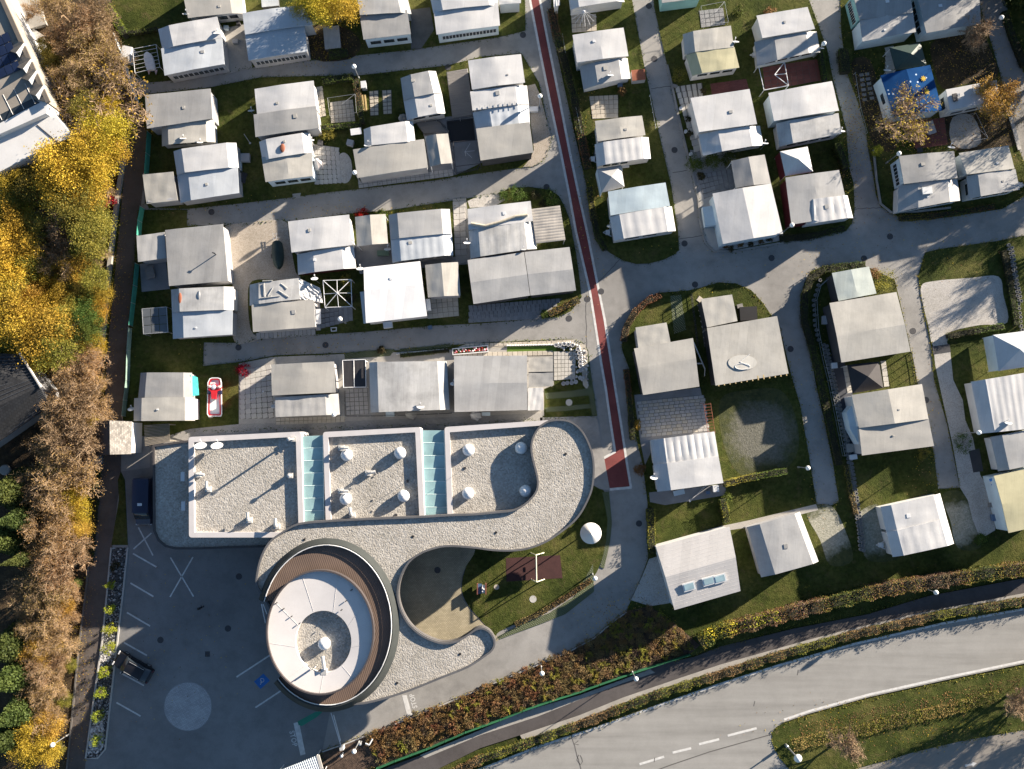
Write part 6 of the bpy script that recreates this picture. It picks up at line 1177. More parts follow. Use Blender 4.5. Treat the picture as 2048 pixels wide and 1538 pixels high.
def fence(label, pts, h, panelm, postm, step=2.0, z0=.1, name='fence', thick=.03, rails=0):
    w_ = [P(x, y, h) for x, y in pts]; o = empty(name, (w_[0].x, w_[0].y, 0), label, 'fence')
    for a, b in zip(w_[:-1], w_[1:]):
        d = (b - a); n_ = max(1, round(d.length / step)); ang = math.atan2(d.y, d.x)
        for k in range(n_):
            p, q = a.lerp(b, k / n_), a.lerp(b, (k + 1) / n_); m_ = (p + q) / 2
            if panelm and not rails: mb = MB(); mb.box((m_.x, m_.y, (z0 + h) / 2), (q - p).length - .06, thick, h - z0, ang); mb.build('panel', panelm, o)
            for r_ in range(rails): mb = MB(); zz = h - .04 - r_ * (h - .2) / max(1, rails - 1) * .95; mb.tube((p.x, p.y, zz), (q.x, q.y, zz), .022, n=5); mb.build('rail', panelm, o)
            mb = MB(); mb.tube((p.x, p.y, 0), (p.x, p.y, h + .05), .035, n=6); mb.build('post', postm, o)
    mb = MB(); mb.tube((w_[-1].x, w_[-1].y, 0), (w_[-1].x, w_[-1].y, h + .05), .035, n=6); mb.build('post', postm, o); return o
fence('pale green screen fence at the top left of the camp', [(226, 65), (247, 125), (262, 175), (271, 200)], 1.3, WPALE, STEEL)
fence('teal screen fence beside the white and grey caravan', [(294, 262), (291, 305), (288, 348)], 1.5, FGR, STEEL)
fence('teal screen fence between the flat carport and the panelled roof', [(280, 412), (275, 440), (273, 470)], 1.5, FGR, STEEL)
fence('long teal screen fence beside the rust stained caravan', [(270, 526), (266, 570), (262, 605), (257, 650)], 1.4, FGR, STEEL)
fence('grey green fence above the cream caravan', [(256, 655), (253, 700), (251, 760), (246, 800), (243, 832)], 1.3, M('fence_greygreen', (.20, .30, .25), .7, .15, 2., 9.), STEEL)
fence('green panel fence along the bottom of the mulch bed', [(1381, 1311), (1330, 1327), (1275, 1345), (1200, 1371), (1160, 1386), (1100, 1405), (1047, 1423), (1000, 1442), (930, 1467), (852, 1501), (790, 1524), (752, 1540)], 1.0, FGD, FGD, 2.4)
fence('black railing round the fenced yard', [(893, 240), (920, 237), (949, 232)], 1.0, MDK, STEEL, 1.4, rails=2); fence('black side railing of the fenced yard', [(893, 240), (897, 262), (905, 300), (910, 345)], 1.0, MDK, STEEL, 1.4, rails=3)
fence('light railing of the wooden terrace', [(828, 242), (872, 238), (892, 252)], 1.0, MDK, STEEL, 1.3, rails=3)
fence('black railing in front of the dark gazebo frame', [(911, 345), (955, 336), (959, 328)], .9, MDK, MDK, 1.2, rails=3)
fence('curved rail fence of the mint annex plot', [(1662, 553), (1642, 572), (1634, 600), (1638, 660), (1648, 710), (1660, 760), (1670, 810), (1682, 870), (1690, 912)], 1.0, STEEL, STEEL, 1.6, rails=2)
fence('post and rail fence beside the lower lane', [(1824, 705), (1830, 735), (1834, 765)], .9, MDK, MDK, .7, rails=2)
fence('dark fence around the paved terrace behind the building', [(688, 780), (690, 832), (740, 832), (820, 830), (905, 826)], .9, MDK, STEEL, 1.4, rails=2)
fence('thin wire fence beside the left lawn of the lane', [(1125, 68), (1131, 105)], .8, STEEL, STEEL, 1.2, rails=1); fence('thin wire fence above the pyramid tent', [(1152, 215), (1163, 265)], .8, STEEL, STEEL, 1.2, rails=1); fence('white rope fence beside the narrow lane', [(1300, 190), (1312, 255)], .6, MET, MET, 1.0, rails=1)
fence('low wire fence beside the stepping stones', [(1711, 145), (1722, 215), (1735, 265)], .7, STEEL, STEEL, 1.4, rails=1); fence('dark fence right of the cream flat roof', [(1384, 588), (1391, 640), (1397, 690)], 1.1, MDK, MDK, .5, rails=3)

# satellite dishes on masts
for x, y, z, r_, lb in ((372, 27, 2.6, .42, 'satellite dish above the frosty caravan'), (434, 66, 2.9, .42, 'satellite dish at the right end of the frosty caravan'), (366, 276, 2.7, .35, 'left satellite dish on the caravan under the bare tree'), (400, 284, 2.7, .35, 'right satellite dish on the caravan under the bare tree'), (502, 221, 2.2, .36, 'satellite dish left of the white and grey caravan by the square hedge'), (623, 280, 2.4, .32, 'satellite dish right of the brown hatch caravan'), (1221, 150, 2.9, .36, 'satellite dish on the white caravan under the spoked frame'), (1471, 83, 2.6, .42, 'satellite dish at the cream caravan'), (1643, 96, 2.4, .3, 'satellite dish below the lamp at the top right'), (1684, 262, 2.3, .36, 'satellite dish at the light grey caravan'), (1775, 140, 2.4, .42, 'satellite dish left of the blue tent'), (1531, 286, 2.4, .34, 'satellite dish at the clean white caravan'), (1221, 452, 2.4, .42, 'satellite dish left of the pale blue caravan'), (934, 485, 2.6, .40, 'satellite dish left of the creased white caravan'), (775, 498, 2.3, .4, 'satellite dish between the small beige shelter and the ribbed caravan'), (549, 812, 2.4, .42, 'satellite dish on the light patio'), (1308, 955, 2.5, .42, 'satellite dish left of the white ribbed caravan by the lane'), (1632, 439, 2.9, .3, 'satellite dish on the red skirted awning'), (1458, 484, 2.4, .4, 'satellite dish at the corner of the white gabled awning'), (629, 557, 2.9, .4, 'satellite dish on the sheet wrapped caravan'), (2017, 845, 3.0, .4, 'satellite dish on the white ribbed caravan at the right edge'), (1047, 498, 2.8, .28, 'small satellite dish above the wide mobile home'), (907, 767, 2.7, .4, 'satellite dish between the two roofs behind the building'), (841, 813, 3.1, .42, 'satellite dish lying on the bright white roof behind the building'), (1903, 294, 2.6, .4, 'satellite dish above the grey camper'), (262, 818, 2.3, .38, 'satellite dish left of the cream caravan'), (720, 537, 2.3, .42, 'satellite dish left of the brilliant white roof'), (736, 290, 2.6, .45, 'satellite dish above the tan awning'), (1898, 214, 2.3, .36, 'satellite dish between the blue tent and the motorhome')):
    sat(x, y, z + (.35 if z > 2.4 else 0), r_, lb)

# ------------------------------------------------------------------ paved patios with single slabs
PM = {}
def patio(label, q, nx, ny, mat, gap=.03, skip=0., z=.07, slab=.035, name='patio', jit=.0, base=True, alt=None, bond=False):
    TL, TR, BR, BL = (P(q[2 * i], q[2 * i + 1], 0) for i in range(4)); c = (TL + TR + BR + BL) / 4
    if base: o = sheet(name, [TL, TR, BR, BL], z, JOINT, .05, px=False, label=label)
    else: o = empty(name, (c.x, c.y, 0), label); o['kind'] = 'structure'
    ux = ((TR - TL).length + (BR - BL).length) / 2 / nx; uy = ((BL - TL).length + (BR - TR).length) / 2 / ny; ang = math.atan2((TR - TL).y, (TR - TL).x)
    if 'slab' not in PM:
        PM['slab'] = {}
    for mt in (mat, alt or mat):
        if mt.name not in PM['slab']:
            mb = MB(); b_ = .03; mb.add([(-.5, -.5, 0), (.5, -.5, 0), (.5, .5, 0), (-.5, .5, 0), (-.5 + b_, -.5 + b_, 1), (.5 - b_, -.5 + b_, 1), (.5 - b_, .5 - b_, 1), (-.5 + b_, .5 - b_, 1)], [(4, 5, 6, 7), (0, 1, 5, 4), (1, 2, 6, 5), (2, 3, 7, 6), (3, 0, 4, 7)]); PM['slab'][mt.name] = mesh_of(mb, 'paver', mt)
    bl = wloc(o)
    for j in range(ny):
        for i in range(nx):
            if random.random() < skip: continue
            u_ = (i + .5 + (.25 if bond and j % 2 else 0) - (.125 if bond else 0)) / nx; v_ = (j + .5) / ny; p = TL.lerp(TR, u_).lerp(BL.lerp(BR, u_), v_) - bl
            mt = alt if alt and random.random() < .3 else mat
            link('paver', PM['slab'][mt.name], None, o, (p.x + random.uniform(-jit, jit), p.y + random.uniform(-jit, jit), z + .001 - (bl.z)), (random.uniform(-.006, .006), random.uniform(-.006, .006), ang + random.uniform(-.01, .01)), (ux - gap, uy - gap, slab * random.uniform(.8, 1.2)))
    return o
patio('beige slab patio in the square hedged garden', (660, 205, 706, 199, 711, 243, 662, 247), 6, 5, PAVB); patio('slab path beside the white and grey caravan', (632, 175, 645, 172, 652, 232, 638, 236), 2, 7, PAVB)
patio('left row of stepping slabs on the lawn', (738, 183, 757, 181, 757, 231, 741, 232), 2, 6, PAVB, .08); patio('right row of stepping slabs on the lawn', (764, 181, 783, 180, 784, 228, 767, 229), 2, 6, PAVB, .08)
patio('grey slab patio beside the frosted gravel bed', (625, 288, 678, 296, 684, 366, 630, 370), 6, 8, PAVG); patio('beige patio under the spoked parasol frame', (1142, 30, 1192, 28, 1193, 62, 1144, 66), 5, 4, PAVB)
patio('beige patio between two caravans by the narrow lane', (1178, 193, 1236, 190, 1236, 236, 1185, 238), 6, 5, PAVB); patio('large grey patio with bare pergola', (1274, 803, 1408, 790, 1418, 862, 1283, 875), 13, 11, PAVG, alt=PAVB, bond=True)
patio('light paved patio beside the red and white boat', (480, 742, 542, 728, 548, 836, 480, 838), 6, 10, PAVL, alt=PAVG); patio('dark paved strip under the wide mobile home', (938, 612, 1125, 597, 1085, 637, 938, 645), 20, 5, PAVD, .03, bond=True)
patio('pale patio with white stone border', (1107, 703, 1152, 703, 1150, 758, 1108, 761), 6, 7, PAVL, .03); patio('grey patio beneath the dark fence behind the building', (690, 778, 735, 776, 738, 828, 692, 830), 5, 6, PAVG)
patio('light patio strip beside the clean white caravan', (1348, 174, 1404, 166, 1415, 296, 1390, 305), 5, 11, PAVL, .03, alt=PAVG); patio('grey patio left of the white gabled awning', (1393, 350, 1462, 338, 1468, 378, 1408, 398), 7, 5, PAVD)
patio('grey slabs below the frame pavilion', (640, 617, 705, 613, 706, 640, 642, 658), 7, 4, PAVD); patio('sunny path strip left of the cream flat roof', (1396, 592, 1404, 598, 1428, 690, 1408, 694), 1, 9, PAVB)
patio('slab path behind the tan roofed caravan', (552, 836, 690, 832, 690, 844, 552, 850), 15, 2, PAVB); patio('stepping stones in the lawn left of the blue tent', (1717, 146, 1738, 143, 1752, 200, 1722, 206), 2, 6, PAVD, .25, base=False)
patio('frontage slabs under the sheet wrapped caravan', (506, 668, 630, 658, 632, 668, 520, 677), 14, 1, PAVG); patio('frontage slabs below the tan awning', (716, 362, 905, 338, 907, 352, 718, 377), 20, 2, PAVG, .03)
patio('pale slab row above the turf strip', (905, 707, 1105, 700, 1105, 712, 905, 714), 20, 1, PAVB, .03); patio('pavement slabs at the mouth of the third lane', (930, 688, 1140, 680, 1142, 688, 930, 694), 22, 1, PAVB, .03)
patio('wooden deck beside the long white caravan', (893, 146, 936, 139, 948, 231, 905, 238), 1, 34, WOOD, .015, name='deck', z=.3, slab=.04); patio('wooden terrace below the tall white caravan', (830, 245, 880, 243, 892, 262, 850, 272), 1, 12, WOOD, .015, name='deck', z=.3, slab=.04)
patio('dark slab floor of the frame tent garden', (1525, 135, 1640, 118, 1648, 160, 1530, 182), 9, 5, PAVR, .03); patio('dark slabs beside the parasol frame at the top right', (1398, 22, 1446, 16, 1450, 50, 1402, 56), 5, 4, PAVD, .03)
patio('dark slab bed under the blue tent tree', (1818, 245, 1888, 235, 1895, 290, 1830, 298), 6, 5, PAVR, .03); patio('pale slabs left of the dark gazebo', (1772, 95, 1785, 92, 1792, 150, 1768, 150), 1, 6, PAVL)
patio('pale slabs left of the black gazebo', (1685, 732, 1698, 730, 1708, 785, 1694, 788), 1, 5, PAVL); patio('pale slabs right of the black gazebo', (1760, 722, 1771, 721, 1778, 772, 1768, 775), 1, 5, PAVL); patio('pale path of slabs at the lamp in the third row', (850, 598, 916, 592, 918, 632, 856, 638), 6, 4, PAVB)
patio('grey paving beside the sheet wrapped caravan right side', (631, 600, 640, 600, 642, 660, 632, 662), 1, 6, PAVG); patio('beige path slabs right of the ribbed caravan', (906, 404, 930, 402, 934, 510, 910, 512), 2, 9, PAVG)
# flat two-panel carport beside the pale grey mobile home
u = empty('carport', P(1080, 745, 0), 'two-panel flat canopy right of the pale grey mobile home', 'carport')
roof(u, (1057, 716, 1105, 714, 1106, 743, 1057, 744), 2.2, 'f', TN); roof(u, (1057, 746, 1106, 745, 1106, 772, 1057, 775), 2.15, 'f', G2); mb = MB(); mb.tube(P(1057, 745, 2.1), P(1106, 744, 2.1), .07, n=6); mb.build('beam', MDK, u); posts(u, (1057, 716, 1105, 714, 1106, 772, 1057, 775), 2.1)

# ------------------------------------------------------------------ frames, pergolas
def frame(label, c, z, mat, diag=(0, 1, 2, 3), mids=(), r=.045, name='pavilion_frame', cat='frame', ctr=.35):
    q = quad(c, z); ce = sum(q, Vector()) / 4; o = empty(name, (ce.x, ce.y, 0), label, cat); apex = ce + Vector((0, 0, ctr))
    for i in range(4):
        a, b = q[i], q[(i + 1) % 4]; mb = MB(); mb.tube(a, b, r, n=6); mb.build('top_rail', mat, o); mb = MB(); mb.tube((a.x, a.y, .05), a, r, n=6); mb.build('post', mat, o)
        if i in diag: mb = MB(); mb.tube(a, apex, r, n=6); mb.build('rafter', mat, o)
        if i in mids: mb = MB(); mb.tube((a + b) / 2, apex, r * .8, n=6); mb.build('rafter', mat, o)
    return o
frame('white pavilion frame with spokes and no cover', (646, 561, 702, 559, 704, 613, 650, 615), 2.5, MET, mids=(0, 1, 2, 3), r=.04)
o = frame('dark glazed frame pavilion beside the teal fence', (284, 618, 333, 614, 336, 664, 287, 668), 2.3, STEEL, diag=(), r=.05)
for i in range(3):
    for j in range(3):
        q = quad((284, 618, 333, 614, 336, 664, 287, 668), 2.32); f = lambda u_, v_: q[0].lerp(q[1], u_).lerp(q[3].lerp(q[2], u_), v_); pts4 = [f((i + a) / 3, (j + b) / 3) for a, b in ((.03, .03), (.97, .03), (.97, .97), (.03, .97))]
        mb = MB(); mb.prism(pts4, 2.30, 2.33); mb.build('roof_pane', glass('tinted_glass', (.10, .11, .12), .1) if i + j == 0 else MATS['tinted_glass'], o)
frame('white frame tent skeleton in the red slab garden', (1517, 131, 1569, 124, 1577, 171, 1528, 180), 2.3, MET, diag=(1, 2), mids=(1,)); frame('thin metal frame in the dark garden at the top right', (1402, 12, 1449, 3, 1457, 44, 1410, 50), 2.2, STEEL, diag=(1,), r=.02)
frame('thin pergola frame in the square hedged garden', (655, 196, 710, 188, 713, 225, 660, 232), 2.0, STEEL, diag=(1,), r=.018); frame('dark metal frame in front of the fenced yard', (906, 284, 957, 279, 961, 327, 911, 333), 2.2, MDK, diag=(), r=.035)
frame('thin frame beside the sandy plot at the right', (1925, 232, 1952, 226, 1976, 276, 1948, 282), 1.8, STEEL, diag=(0, 2), r=.02)
o = frame('white metal frame over the small dinghy', (265, 98, 312, 89, 320, 134, 270, 146), 2.2, MET, diag=(), r=.03, ctr=0)
for k in range(1, 6): q = quad((265, 98, 312, 89, 320, 134, 270, 146), 2.2); mb = MB(); mb.tube(q[0].lerp(q[3], k / 6), q[1].lerp(q[2], k / 6), .022, n=5); mb.build('cross_bar', MET, o)
o = empty('parasol_frame', P(1168, 22, 0), 'bare spoked parasol frame at the top beside the red lane', 'frame'); ap = P(1168, 22, 2.9)
for k in range(16): a = k * math.pi / 8 + .1; mb = MB(); mb.tube(ap, (ap.x + 1.55 * math.cos(a), ap.y + 1.55 * math.sin(a), 2.3), .022, n=5); mb.build('spoke', MET, o)
mb = MB(); mb.tube((ap.x, ap.y, .06), ap, .04, n=8); mb.build('pole', MET, o)
o = empty('dish_stand', P(930, 303, 0), 'white three-armed clothes drier in the dark frame', 'clothes drier')
ap = P(930, 303, 1.9); mb = MB(); mb.tube((ap.x, ap.y, .06), ap, .03, n=6); mb.build('pole', MET, o)
for a in (1.0, 0.05, -.75): mb = MB(); mb.tube(ap, ap + Vector((1.1 * math.cos(a), 1.1 * math.sin(a), .1)), .02, n=5); mb.build('arm', MET, o)
o = empty('pergola', P(1417, 838, 0), 'rusty bare pergola rods beside the large patio', 'pergola')
for k in range(10): y = 808 + k * 6; mb = MB(); mb.tube(P(1407 + k * .9, y + 1, 2.2), P(1421 + k * .9, y, 2.2), .022, n=5); mb.build('rod', RUST, o)
for a, b in (((1407, 806), (1416, 866)), ((1421, 806), (1430, 866))): mb = MB(); mb.tube(P(*a, 2.17), P(*b, 2.17), .03, n=5); mb.build('side_rail', RUST, o)
for x, y in ((1407, 806), (1416, 866), (1421, 806), (1430, 866)): p = P(x, y, 2.17); mb = MB(); mb.tube((p.x, p.y, .06), p, .03, n=5); mb.build('post', RUST, o)
o = empty('solar_pergola', P(708, 748, 0), 'pergola with two black roof panels behind the building', 'pergola')
for c in ((686, 722, 706, 721, 707, 773, 688, 774), (709, 721, 730, 720, 731, 773, 710, 773)):
    q = quad(c, 2.4); mb = MB(); mb.prism(q, 2.36, 2.42); k = mb.build('panel', M('panel_black', (.035, .033, .035), .5, .1), o)
    for j in range(1, 8): mb = MB(); mb.tube(q[0].lerp(q[1], j / 8) + Vector((0, 0, .025)), q[3].lerp(q[2], j / 8) + Vector((0, 0, .025)), .01, n=4); mb.build('panel_rib', MDK, k)
for a, b in (((685, 721), (687, 775)), ((707.5, 720), (708.5, 774)), ((731, 720), (732, 774)), ((685, 721), (731, 719)), ((687, 775), (732, 774))): mb = MB(); mb.tube(P(*a, 2.44), P(*b, 2.44), .04, n=4); mb.build('frame_bar', MET, o)
posts(o, (685, 721, 731, 719, 732, 774, 687, 775), 2.4)
# shingled hut and slatted pergola next to it
hut = empty('shingled_hut', P(245, 880, 0), 'shingled hut with bright white wall at the end of the footway', 'hut')
r0, r1, r2, r3 = P(219, 841, 4.4), P(220, 909, 4.4), P(264, 843, 3.5), P(262, 908, 3.5); l0, l1 = P(191, 842, 3.3), P(192, 912, 3.3)
for nm, a, b, c, d, mt in (('roof_slope', r0, r2, r3, r1, SHIN), ('roof_slope', l0, r0, r1, l1, M('shingle_shaded', (.05, .05, .052), .8, .2))):  # left slope gets a darker shingle colour for its shade
    mb = MB(); v4 = [a, b, c, d]; mb.add(v4 + [p - Vector((0, 0, .1)) for p in v4], [(3, 2, 1, 0), (4, 5, 6, 7), (0, 1, 5, 4), (1, 2, 6, 5), (2, 3, 7, 6), (3, 0, 4, 7)]); mb.build(nm, mt, hut)
mb = MB(); mb.prism([r2 * 1 - Vector((.12, .1, 0)), r3 + Vector((-.12, .1, 0)), l1 + Vector((.2, .1, 0)), l0 + Vector((.2, -.1, 0))], .0, 3.38); mb.build('wall', PLAST, hut)
mb = MB(); mb.add([l1 + Vector((.2, .1, -.1)), r3 + Vector((-.12, .1, -.1)), r1 + Vector((0, .1, -.12))], [(0, 1, 2)]); mb.add([l0 + Vector((.2, -.1, -.1)), r2 + Vector((-.12, -.1, -.1)), r0 + Vector((0, -.1, -.12))], [(2, 1, 0)]); mb.build('gable', PLAST, hut)
pg = empty('slatted_pergola', P(314, 868, 0), 'slatted wooden roof between the hut and the flat roof', 'pergola')
q = quad((288, 850, 339, 847, 340, 883, 290, 893), 2.3)
for k in range(14): mb = MB(); a, b = q[0].lerp(q[3], (k + .5) / 14), q[1].lerp(q[2], (k + .5) / 14); d = b - a; mb.box((a + b) / 2, d.length, .10, .05, math.atan2(d.y, d.x)); mb.build('slat', M('slat_wood', (.20, .175, .14), .8, .15), pg)
posts(pg, (288, 850, 339, 847, 340, 883, 290, 893), 2.28, .06, MATS['slat_wood'])
mb = MB(); mb.prism(quad((288, 850, 339, 847, 340, 883, 290, 893), 0), .012, .02); setp(mb.build('terrace', PAVD), kind='structure')
p = P(192, 920, .8); mb = MB(); mb.box((p.x, p.y, .5), .9, .85, 1.0); setp(mb.build('utility_box', M('box_grey', (.30, .32, .33), .6, .1), base=(p.x, p.y, 0)), 'grey utility box at the corner of the shingled hut', 'utility box')

# ------------------------------------------------------------------ houses in the wood
hb = empty('large_building', P(30, 130, 0), 'large grey-roofed building with solar panels in the top left corner', 'building')
ro = [(-90, -60), (-22, -60), (4, 0), (50, 102), (96, 205), (64, 197), (0, 229), (-90, 268)]
mb = MB(); mb.prism([P(x, y, 6.6) for x, y in ro], 3.3, 6.6); mb.build('roof', GLSH, hb)
mb = MB(); mb.prism([P(x, y, 6.6) for x, y in [(-90, -60), (-24, -60), (2, 0), (94, 203), (90, 225), (0, 265), (-90, 300)]], 0, 6.32, bottom=False); mb.build('wall', PLAST, hb)
mb = MB(); a = [P(x, y, 6.72) for x, y in ((-20, -60), (5, 0), (51, 102), (97, 205))]
for p, q_ in zip(a[:-1], a[1:]): mb.box((p + q_) / 2, (q_ - p).length, .45, .3, math.atan2((q_ - p).y, (q_ - p).x))
mb.build('parapet', M('parapet_brown', (.12, .105, .09), .7, .15), hb)
mb = MB(); q = [P(0, 229, 6.6), P(65, 197, 6.6), P(102, 218, 5.9), P(0, 272, 5.9), P(-90, 312, 5.9), P(-90, 268, 6.6)]; mb.add(q, [(5, 4, 3, 0), (0, 3, 2, 1)]); mb.build('glazed_slope', GL, hb)
mb = MB(); mb.prism([P(x, y, 5.4) for x, y in ((-90, 315), (0, 276), (109, 229), (146, 273), (104, 289), (0, 343), (-90, 386))], 0, 5.4); mb.build('annex', PLAST, hb)
mb = MB(); mb.tube(P(74, 250, 5.41), P(118, 287, 5.41), .06, n=4); mb.build('roof_joint', MDK, hb)
for i in range(4):
    for j in range(3):
        c = [(-26 + j * 14 + 0 * i, 82 + i * 19 - j * 6), (-13 + j * 14, 76 + i * 19 - j * 6), (-6 + j * 14, 93 + i * 19 - j * 6), (-19 + j * 14, 99 + i * 19 - j * 6)]
        mb = MB(); mb.prism([P(x + (i * 6.5), y, 6.75) for x, y in c], 6.7, 6.75); mb.build('solar_panel', GLS, hb)
for x, y in ((32, 93), (46, 125), (57, 148), (71, 178)):
    ce = P(x, y, 7.0); R_ = Matrix.Rotation(math.radians(-25), 3, 'Z'); v6 = [ce + R_ @ Vector(v) for v in ((-.75, -.7, -.4), (.6, -.7, -.4), (.6, .7, -.4), (-.75, .7, -.4), (.6, -.7, .45), (.6, .7, .1))]
    mb = MB(); mb.add(v6, [(3, 2, 1, 0), (1, 2, 5, 4), (0, 1, 4), (2, 3, 5), (0, 4, 5, 3)]); mb.build('dormer', M('dormer_brown', (.16, .14, .12), .6, .1), hb)
    mb = MB(); mb.add([ce + R_ @ Vector(v) for v in ((.62, -.9, -.4), (.62, .8, -.4), (.62, .7, .05), (.62, -.7, .5), (.72, -.9, -.4), (.72, .8, -.4), (.72, .7, .05), (.72, -.7, .5))], [(0, 1, 2, 3), (7, 6, 5, 4), (0, 4, 5, 1), (1, 5, 6, 2), (2, 6, 7, 3), (3, 7, 4, 0)]); mb.build('dormer_lit_face', PLAST, hb)  # white plate on the sun side, sunlight put into its colour
for k in range(6): mb = MB(); mb.tube(P(-60 + k * 22, 262 - k * 11 - 40, 6.62), P(-40 + k * 22, 262 - k * 11, 6.62), .03, n=4); mb.build('roof_seam', MATS['seam'], hb)
mb = MB(); mb.prism([P(x, y, .6) for x, y in ((20, -20), (68, -20), (92, 48), (42, 62))], .02, .6); setp(mb.build('terrace_wall', CONC, base=P(50, 20)), 'pale concrete terrace beside the large building', 'terrace')
mb = MB(); mb.prism([P(x, y, .3) for x, y in ((50, 46), (86, 70), (100, 140), (112, 186), (104, 190), (80, 130), (55, 70))], .02, .3); setp(mb.build('garden_wall', CONL, base=P(85, 110)), 'long white garden wall along the large building', 'wall')
hd = empty('dark_house', P(20, 790, 0), 'dark tiled house half hidden in the wood at the left edge', 'house')
r0, r1 = P(-120, 868, 6.2), P(79, 773, 6.2); e0, e1 = P(-120, 700, 4.6), P(40, 709, 4.6); f0, f1 = P(-120, 965, 4.2), P(100, 812, 4.2)
for v4, nm in (((r0, r1, e1, e0), 'roof_slope'), ((f0, f1, r1, r0), 'roof_slope')):
    mb = MB(); mb.add(list(v4) + [p - Vector((0, 0, .15)) for p in v4], [(0, 1, 2, 3), (7, 6, 5, 4), (0, 4, 5, 1), (1, 5, 6, 2), (2, 6, 7, 3), (3, 7, 4, 0)]); k = mb.build(nm, TILED, hd)
    a, b, c, d = v4
    for j in range(1, 12): t_ = j / 12; mb = MB(); mb.tube(a.lerp(d, t_) + Vector((0, 0, .03)), b.lerp(c, t_) + Vector((0, 0, .03)), .035, n=4); mb.build('tile_course', M('tile_edge', (.075, .08, .09), .6, .1), k)
mb = MB(); ce_ = (e0 + e1 + r1 + f1 + f0) / 5; mb.prism([ce_ + (p_ - ce_) * .86 for p_ in (e0, e1, r1, f1, f0)], 0, 3.9); mb.build('wall', WGR, hd)
mb = MB(); mb.tube(P(40, 707, 4.7), P(82, 775, 6.3), .14, n=6); mb.build('gutter', M('gutter_pale', (.50, .47, .42), .6, .2), hd)
p = P(8, 940, .5); mb = MB(); mb.lathe((p.x, p.y, .02), [(.6, 0), (.6, .35), (.5, .4), (0, .4)], 16); setp(mb.build('round_basin', CONC, base=(p.x, p.y, 0)), 'pale round basin in the dark yard at the left edge', 'basin')

# ------------------------------------------------------------------ vehicles and boats
def loft(secs, mat, name, parent, sm=40):
    """secs: list of closed rings (same count) -> skinned body"""
    n = len(secs[0]); mb = MB(); vs = [p for s in secs for p in s]; fs = []
    for k in range(len(secs) - 1):
        for i in range(n): j = (i + 1) % n; fs.append((k * n + i, k * n + j, (k + 1) * n + j, (k + 1) * n + i))
    fs += [tuple(range(n - 1, -1, -1)), tuple((len(secs) - 1) * n + i for i in range(n))]; mb.add(vs, fs); return mb.build(name, mat, parent, smooth=sm)
def vehicle(name, label, cat, px, ang, L, Wd, prof, cab, bodym, zpx=.8):
    """prof: [(x along 0..1, z low, z top, half width factor)] ; cab: same for the glasshouse"""
    c = P(*px, zpx); o = empty(name, (0, 0, 0), label, cat)
    def ringp(x, z0, z1, hw, tuck): return [Vector(((x - .5) * L, s_ * hw * Wd / 2 * t, z)) for s_, t, z in ((-1, .92, z0), (-1, 1, z0 + .25 * (z1 - z0)), (-1, .98, z0 + .7 * (z1 - z0)), (-1, tuck, z1), (1, tuck, z1), (1, .98, z0 + .7 * (z1 - z0)), (1, 1, z0 + .25 * (z1 - z0)), (1, .92, z0))]
    loft([ringp(x, a, b, h_, .86) for x, a, b, h_ in prof], bodym, 'body', o)
    loft([ringp(x, a, b, h_, .80) for x, a, b, h_ in cab[0]], GL, 'windows', o); loft([ringp(x, a, b, h_, .9) for x, a, b, h_ in cab[1]], bodym, 'roof', o)
    for fx in (.18, .80):
        for s_ in (-1, 1):
            mb = MB(); y = s_ * Wd * .44; mb.tube(((fx - .5) * L, y - .11, .33), ((fx - .5) * L, y + .11, .33), .33, n=18); wl = mb.build('wheel', BLK, o); mb = MB(); mb.tube(((fx - .5) * L, y - .12, .33), ((fx - .5) * L, y + .12, .33), .19, n=12); mb.build('rim', STEEL, wl)
    for s_ in (-1, 1):
        mb = MB(); mb.box((-L * .485, s_ * Wd * .36, .72), .12, .38, .14); mb.build('headlight', MET, o); mb = MB(); mb.box((L * .485, s_ * Wd * .38, .85), .1, .22, .24); mb.build('tail_light', WRED, o)
        mb = MB(); mb.box((-L * .16, s_ * (Wd / 2 + .1), 1.0), .14, .22, .16); mb.build('mirror', bodym, o)
    o.location = (c.x, c.y, .016); o.rotation_euler = (0, 0, ang); return o
CARB = M('paint_black', (.010, .010, .012), .25, .1, spec=.6); VANB = M('paint_navy', (.012, .017, .045), .3, .1, spec=.6)
v = vehicle('parked_car', 'black car with roof rails in a slanted parking bay', 'car', (266, 1335), math.radians(-29), 4.5, 1.85, [(0, .3, .62, .80), (.04, .22, .74, .94), (.25, .2, .92, 1), (.5, .2, .98, 1), (.85, .2, .98, 1), (.97, .25, .92, .94), (1, .35, .8, .84)], ([(.24, .9, .95, .92), (.36, .9, 1.42, .86), (.8, .9, 1.44, .84), (.94, .9, 1.0, .84)], [(.36, 1.40, 1.47, .80), (.6, 1.42, 1.52, .80), (.82, 1.40, 1.47, .78)]), CARB)
for s_ in (-1, 1): mb = MB(); mb.tube((-.5, s_ * .62, 1.55), (1.35, s_ * .62, 1.55), .02, n=5); ob = mb.build('roof_rail', STEEL, None); ob.parent = v; ob.location = (0, 0, 0)
v = vehicle('parked_van', 'dark navy delivery van in the shade of the flat roof', 'van', (283, 1004), math.radians(90), 5.3, 1.95, [(0, .3, .75, .85), (.05, .25, 1.0, .96), (.16, .25, 1.15, 1), (.24, .25, 1.6, 1), (.3, .25, 2.05, 1), (.97, .25, 2.05, 1), (1, .3, 1.95, .95)], ([(.13, 1.05, 1.12, .9), (.22, 1.1, 1.75, .9), (.27, 1.1, 1.98, .9), (.3, 1.1, 2.0, .9)], [(.28, 2.0, 2.1, .94), (.6, 2.02, 2.14, .95), (.97, 2.0, 2.1, .94)]), VANB, 1.6)
